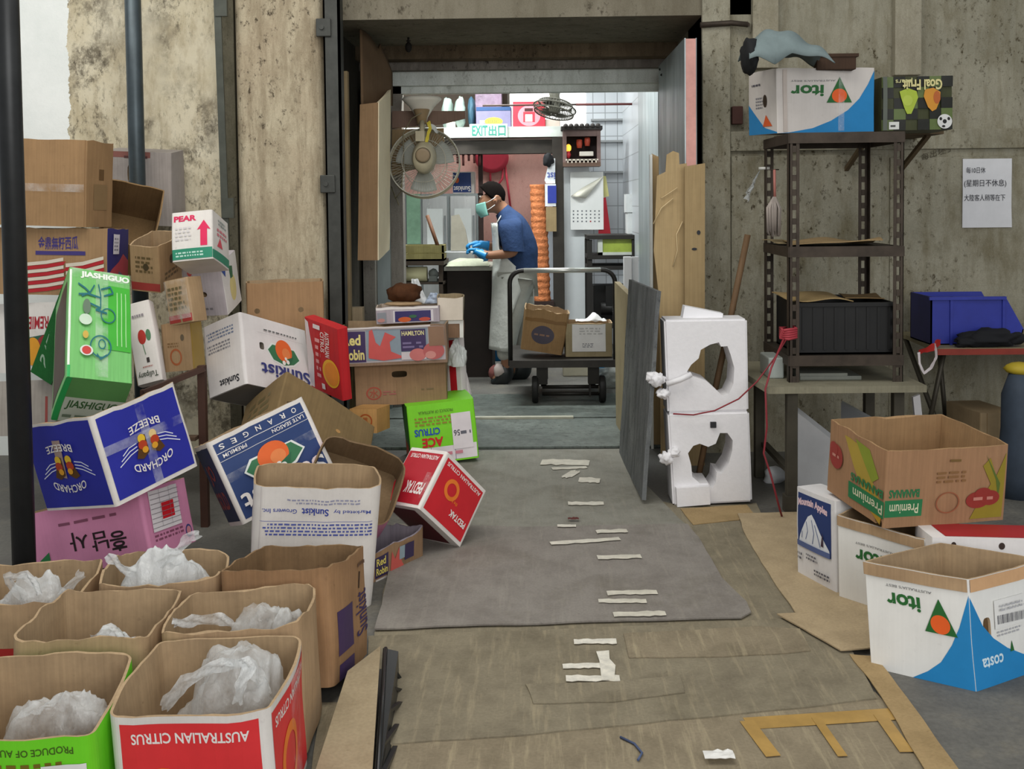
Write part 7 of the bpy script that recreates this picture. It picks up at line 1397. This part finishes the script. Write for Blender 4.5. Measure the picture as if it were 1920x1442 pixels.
m = MB(); loft(m, [(J(975, 508), .125, .175, 0), (J(975, 492), .128, .178, 2), (J(975, 465), .125, .18, -6), (J(967, 440), .122, .19, -16), (J(957, 419), .105, .185, -30), (J(948, 404), .075, .11, -38), (J(941, 394), .06, .066, -42)])
for s in (-1, 1):
    e = J(964, 468, -.213) if s < 0 else J(938, 462, .2); h0 = J(957, 412, s * .135)
    loft(m, [(h0 + Vector((0, -s * .03, .01)), .07, .07, -8), (J(958, 420, s * .17), .085, .078, -4), (h0.lerp(e, .6) + Vector((0, s * .02, 0)), .08, .072, 0), (e, .076, .068, 4)], 18)
m.build('tshirt', TS, t_)
# trousers
TR = ink('#b9bab2', .75, .22, 0, .2, 9, .3)
skin([J(973, 505), J(972, 530, -.09), J(955, 612, -.1), J(946, 676, -.1), J(976, 530, .09), J(978, 612, .1), J(984, 682, .1)], [(0, 1), (1, 2), (2, 3), (0, 4), (4, 5), (5, 6)], [.14, .112, .082, .068, .112, .082, .068], 'trousers', TR, t_)
# apron: curved plastic-coated sheet over the front of the body, bib narrower than the skirt
def apron(u, v):
    y = 652 - (652 - 418) * v; cx = 962 if y > 500 else 962 - (500 - y) * .10
    half = 1.95 - .55 * min(1, max(0, (y - 540) / 60)) if y > 505 else 1.95 - 1.05 * min(1, (505 - y) / 40); a = (u - .5) * 2 * half
    rx = .148 + .02 * (1 - v) + .012 * math.sin(u * 19 + 3 * v) * (1 - v); ry = .19 + .02 * (1 - v)
    if y < 505: rx = .15 - .02 * min(1, (505 - y) / 60); ry = .175
    return J(cx, y) + Vector((-math.cos(a) * rx, math.sin(a) * ry, .006 * noise.noise(Vector((u * 5, v * 7, 1)))))
m = MB(); m.quadgrid(apron, 30, 30, None, True); o = m.build('apron', ink('#d3d6d0', .35, .14, 0, .5, 7, .4), t_); s_ = o.modifiers.new('t', 'SOLIDIFY'); s_.thickness = .004
m = MB(); m.tube([J(929, 424, -.09), J(938, 408, -.09), J(945, 396, -.05), J(950, 393, 0), J(945, 396, .05), J(938, 408, .09), J(929, 424, .09)], .005, None, 6); m.build('apron_strap', ink('#d8dad4', .6), t_)
m = MB(); m.tube([J(985, 497, -.155), J(997, 503, -.06), J(1000, 540, -.05), J(1001, 590, -.05)], .005, None, 6); m.build('apron_tie', ink('#d8dad4', .6), t_)
# gloves: palm, four fingers of different length and a thumb
GLV = ink('#2a86c0', .35, .1, 0, .5, 14)
def glove(w, k, dirx, s):
    """wrist w -> knuckle centre k, fingers curled over what is handled"""
    w = Vector(w); k = Vector(k); f = (k - w).normalized(); side = Vector((0, 1, 0)); dn = f.cross(side); dn = dn if dn.z < 0 else -dn
    P = [w - f * .03, w, w.lerp(k, .55), k]; E_ = [(0, 1), (1, 2), (2, 3)]; Rr = [.036, .034, (.042, .03), (.042, .026)]
    for i, (o_, L) in enumerate(((-.033, .062), (-.011, .072), (.011, .068), (.032, .054))):
        b = len(P); r0 = k + side * o_; P += [r0 + f * .01, r0 + f * L * .5 + dn * .008, r0 + f * L * .75 + dn * L * .45, r0 + f * L * .6 + dn * L * .8]
        E_ += [(3, b), (b, b + 1), (b + 1, b + 2), (b + 2, b + 3)]; Rr += [.0115, .011, .010, .0085]
    b = len(P); th = w.lerp(k, .35) + side * (.034 * s); P += [th, th + side * .022 * s + f * .03 + dn * .012, th + side * .012 * s + f * .058 + dn * .028]
    E_ += [(2, b), (b, b + 1), (b + 1, b + 2)]; Rr += [.015, .012, .010]
    return skin(P, E_, Rr, 'glove', GLV, t_, 2, 1)
glove(J(909, 476, -.16), J(893, 468, -.13), -1, 1); glove(J(906, 460, .05), J(889, 457, .02), -1, -1)
for (x, y, dy, c, r) in ((938, 690, -.12, '#c9bcb6', .05), (928, 694, -.09, '#8a5450', .046)):
    m = MB(); m.ball(J(x, y, dy), r, None, 2, (1, .8, 1.1), .3, x); m.build('sock', ink(c, .8, .2), t_)
# rubber boots
BT = ink('#1f2426', .35, .2, 0, .5)
skin([J(948, 672, -.1), J(949, 700, -.1), J(935, 711, -.1), J(920, 712, -.1), J(958, 711, -.1)], [(0, 1), (1, 2), (2, 3), (1, 4)], [.058, .055, (.05, .036), (.045, .03), .04], 'boot', BT, t_, 2, 1)
skin([J(983, 672, .1), J(983, 700, .1), J(968, 711, .1), J(953, 712, .1), J(992, 711, .1)], [(0, 1), (1, 2), (2, 3), (1, 4)], [.058, .055, (.05, .036), (.045, .03), .04], 'boot', BT, t_, 2, 1)
m = MB(); m.tube([J(890, 470, -.1), J(878, 468, -.09), J(869, 465, -.08)], .006, None, 6); single(m, 'knife', ink('#2c2c30', .4), 'small dark knife held in the blue-gloved hand', 'knife', origin=J(890, 470, -.1) + t_.location) if False else m.bm.free()
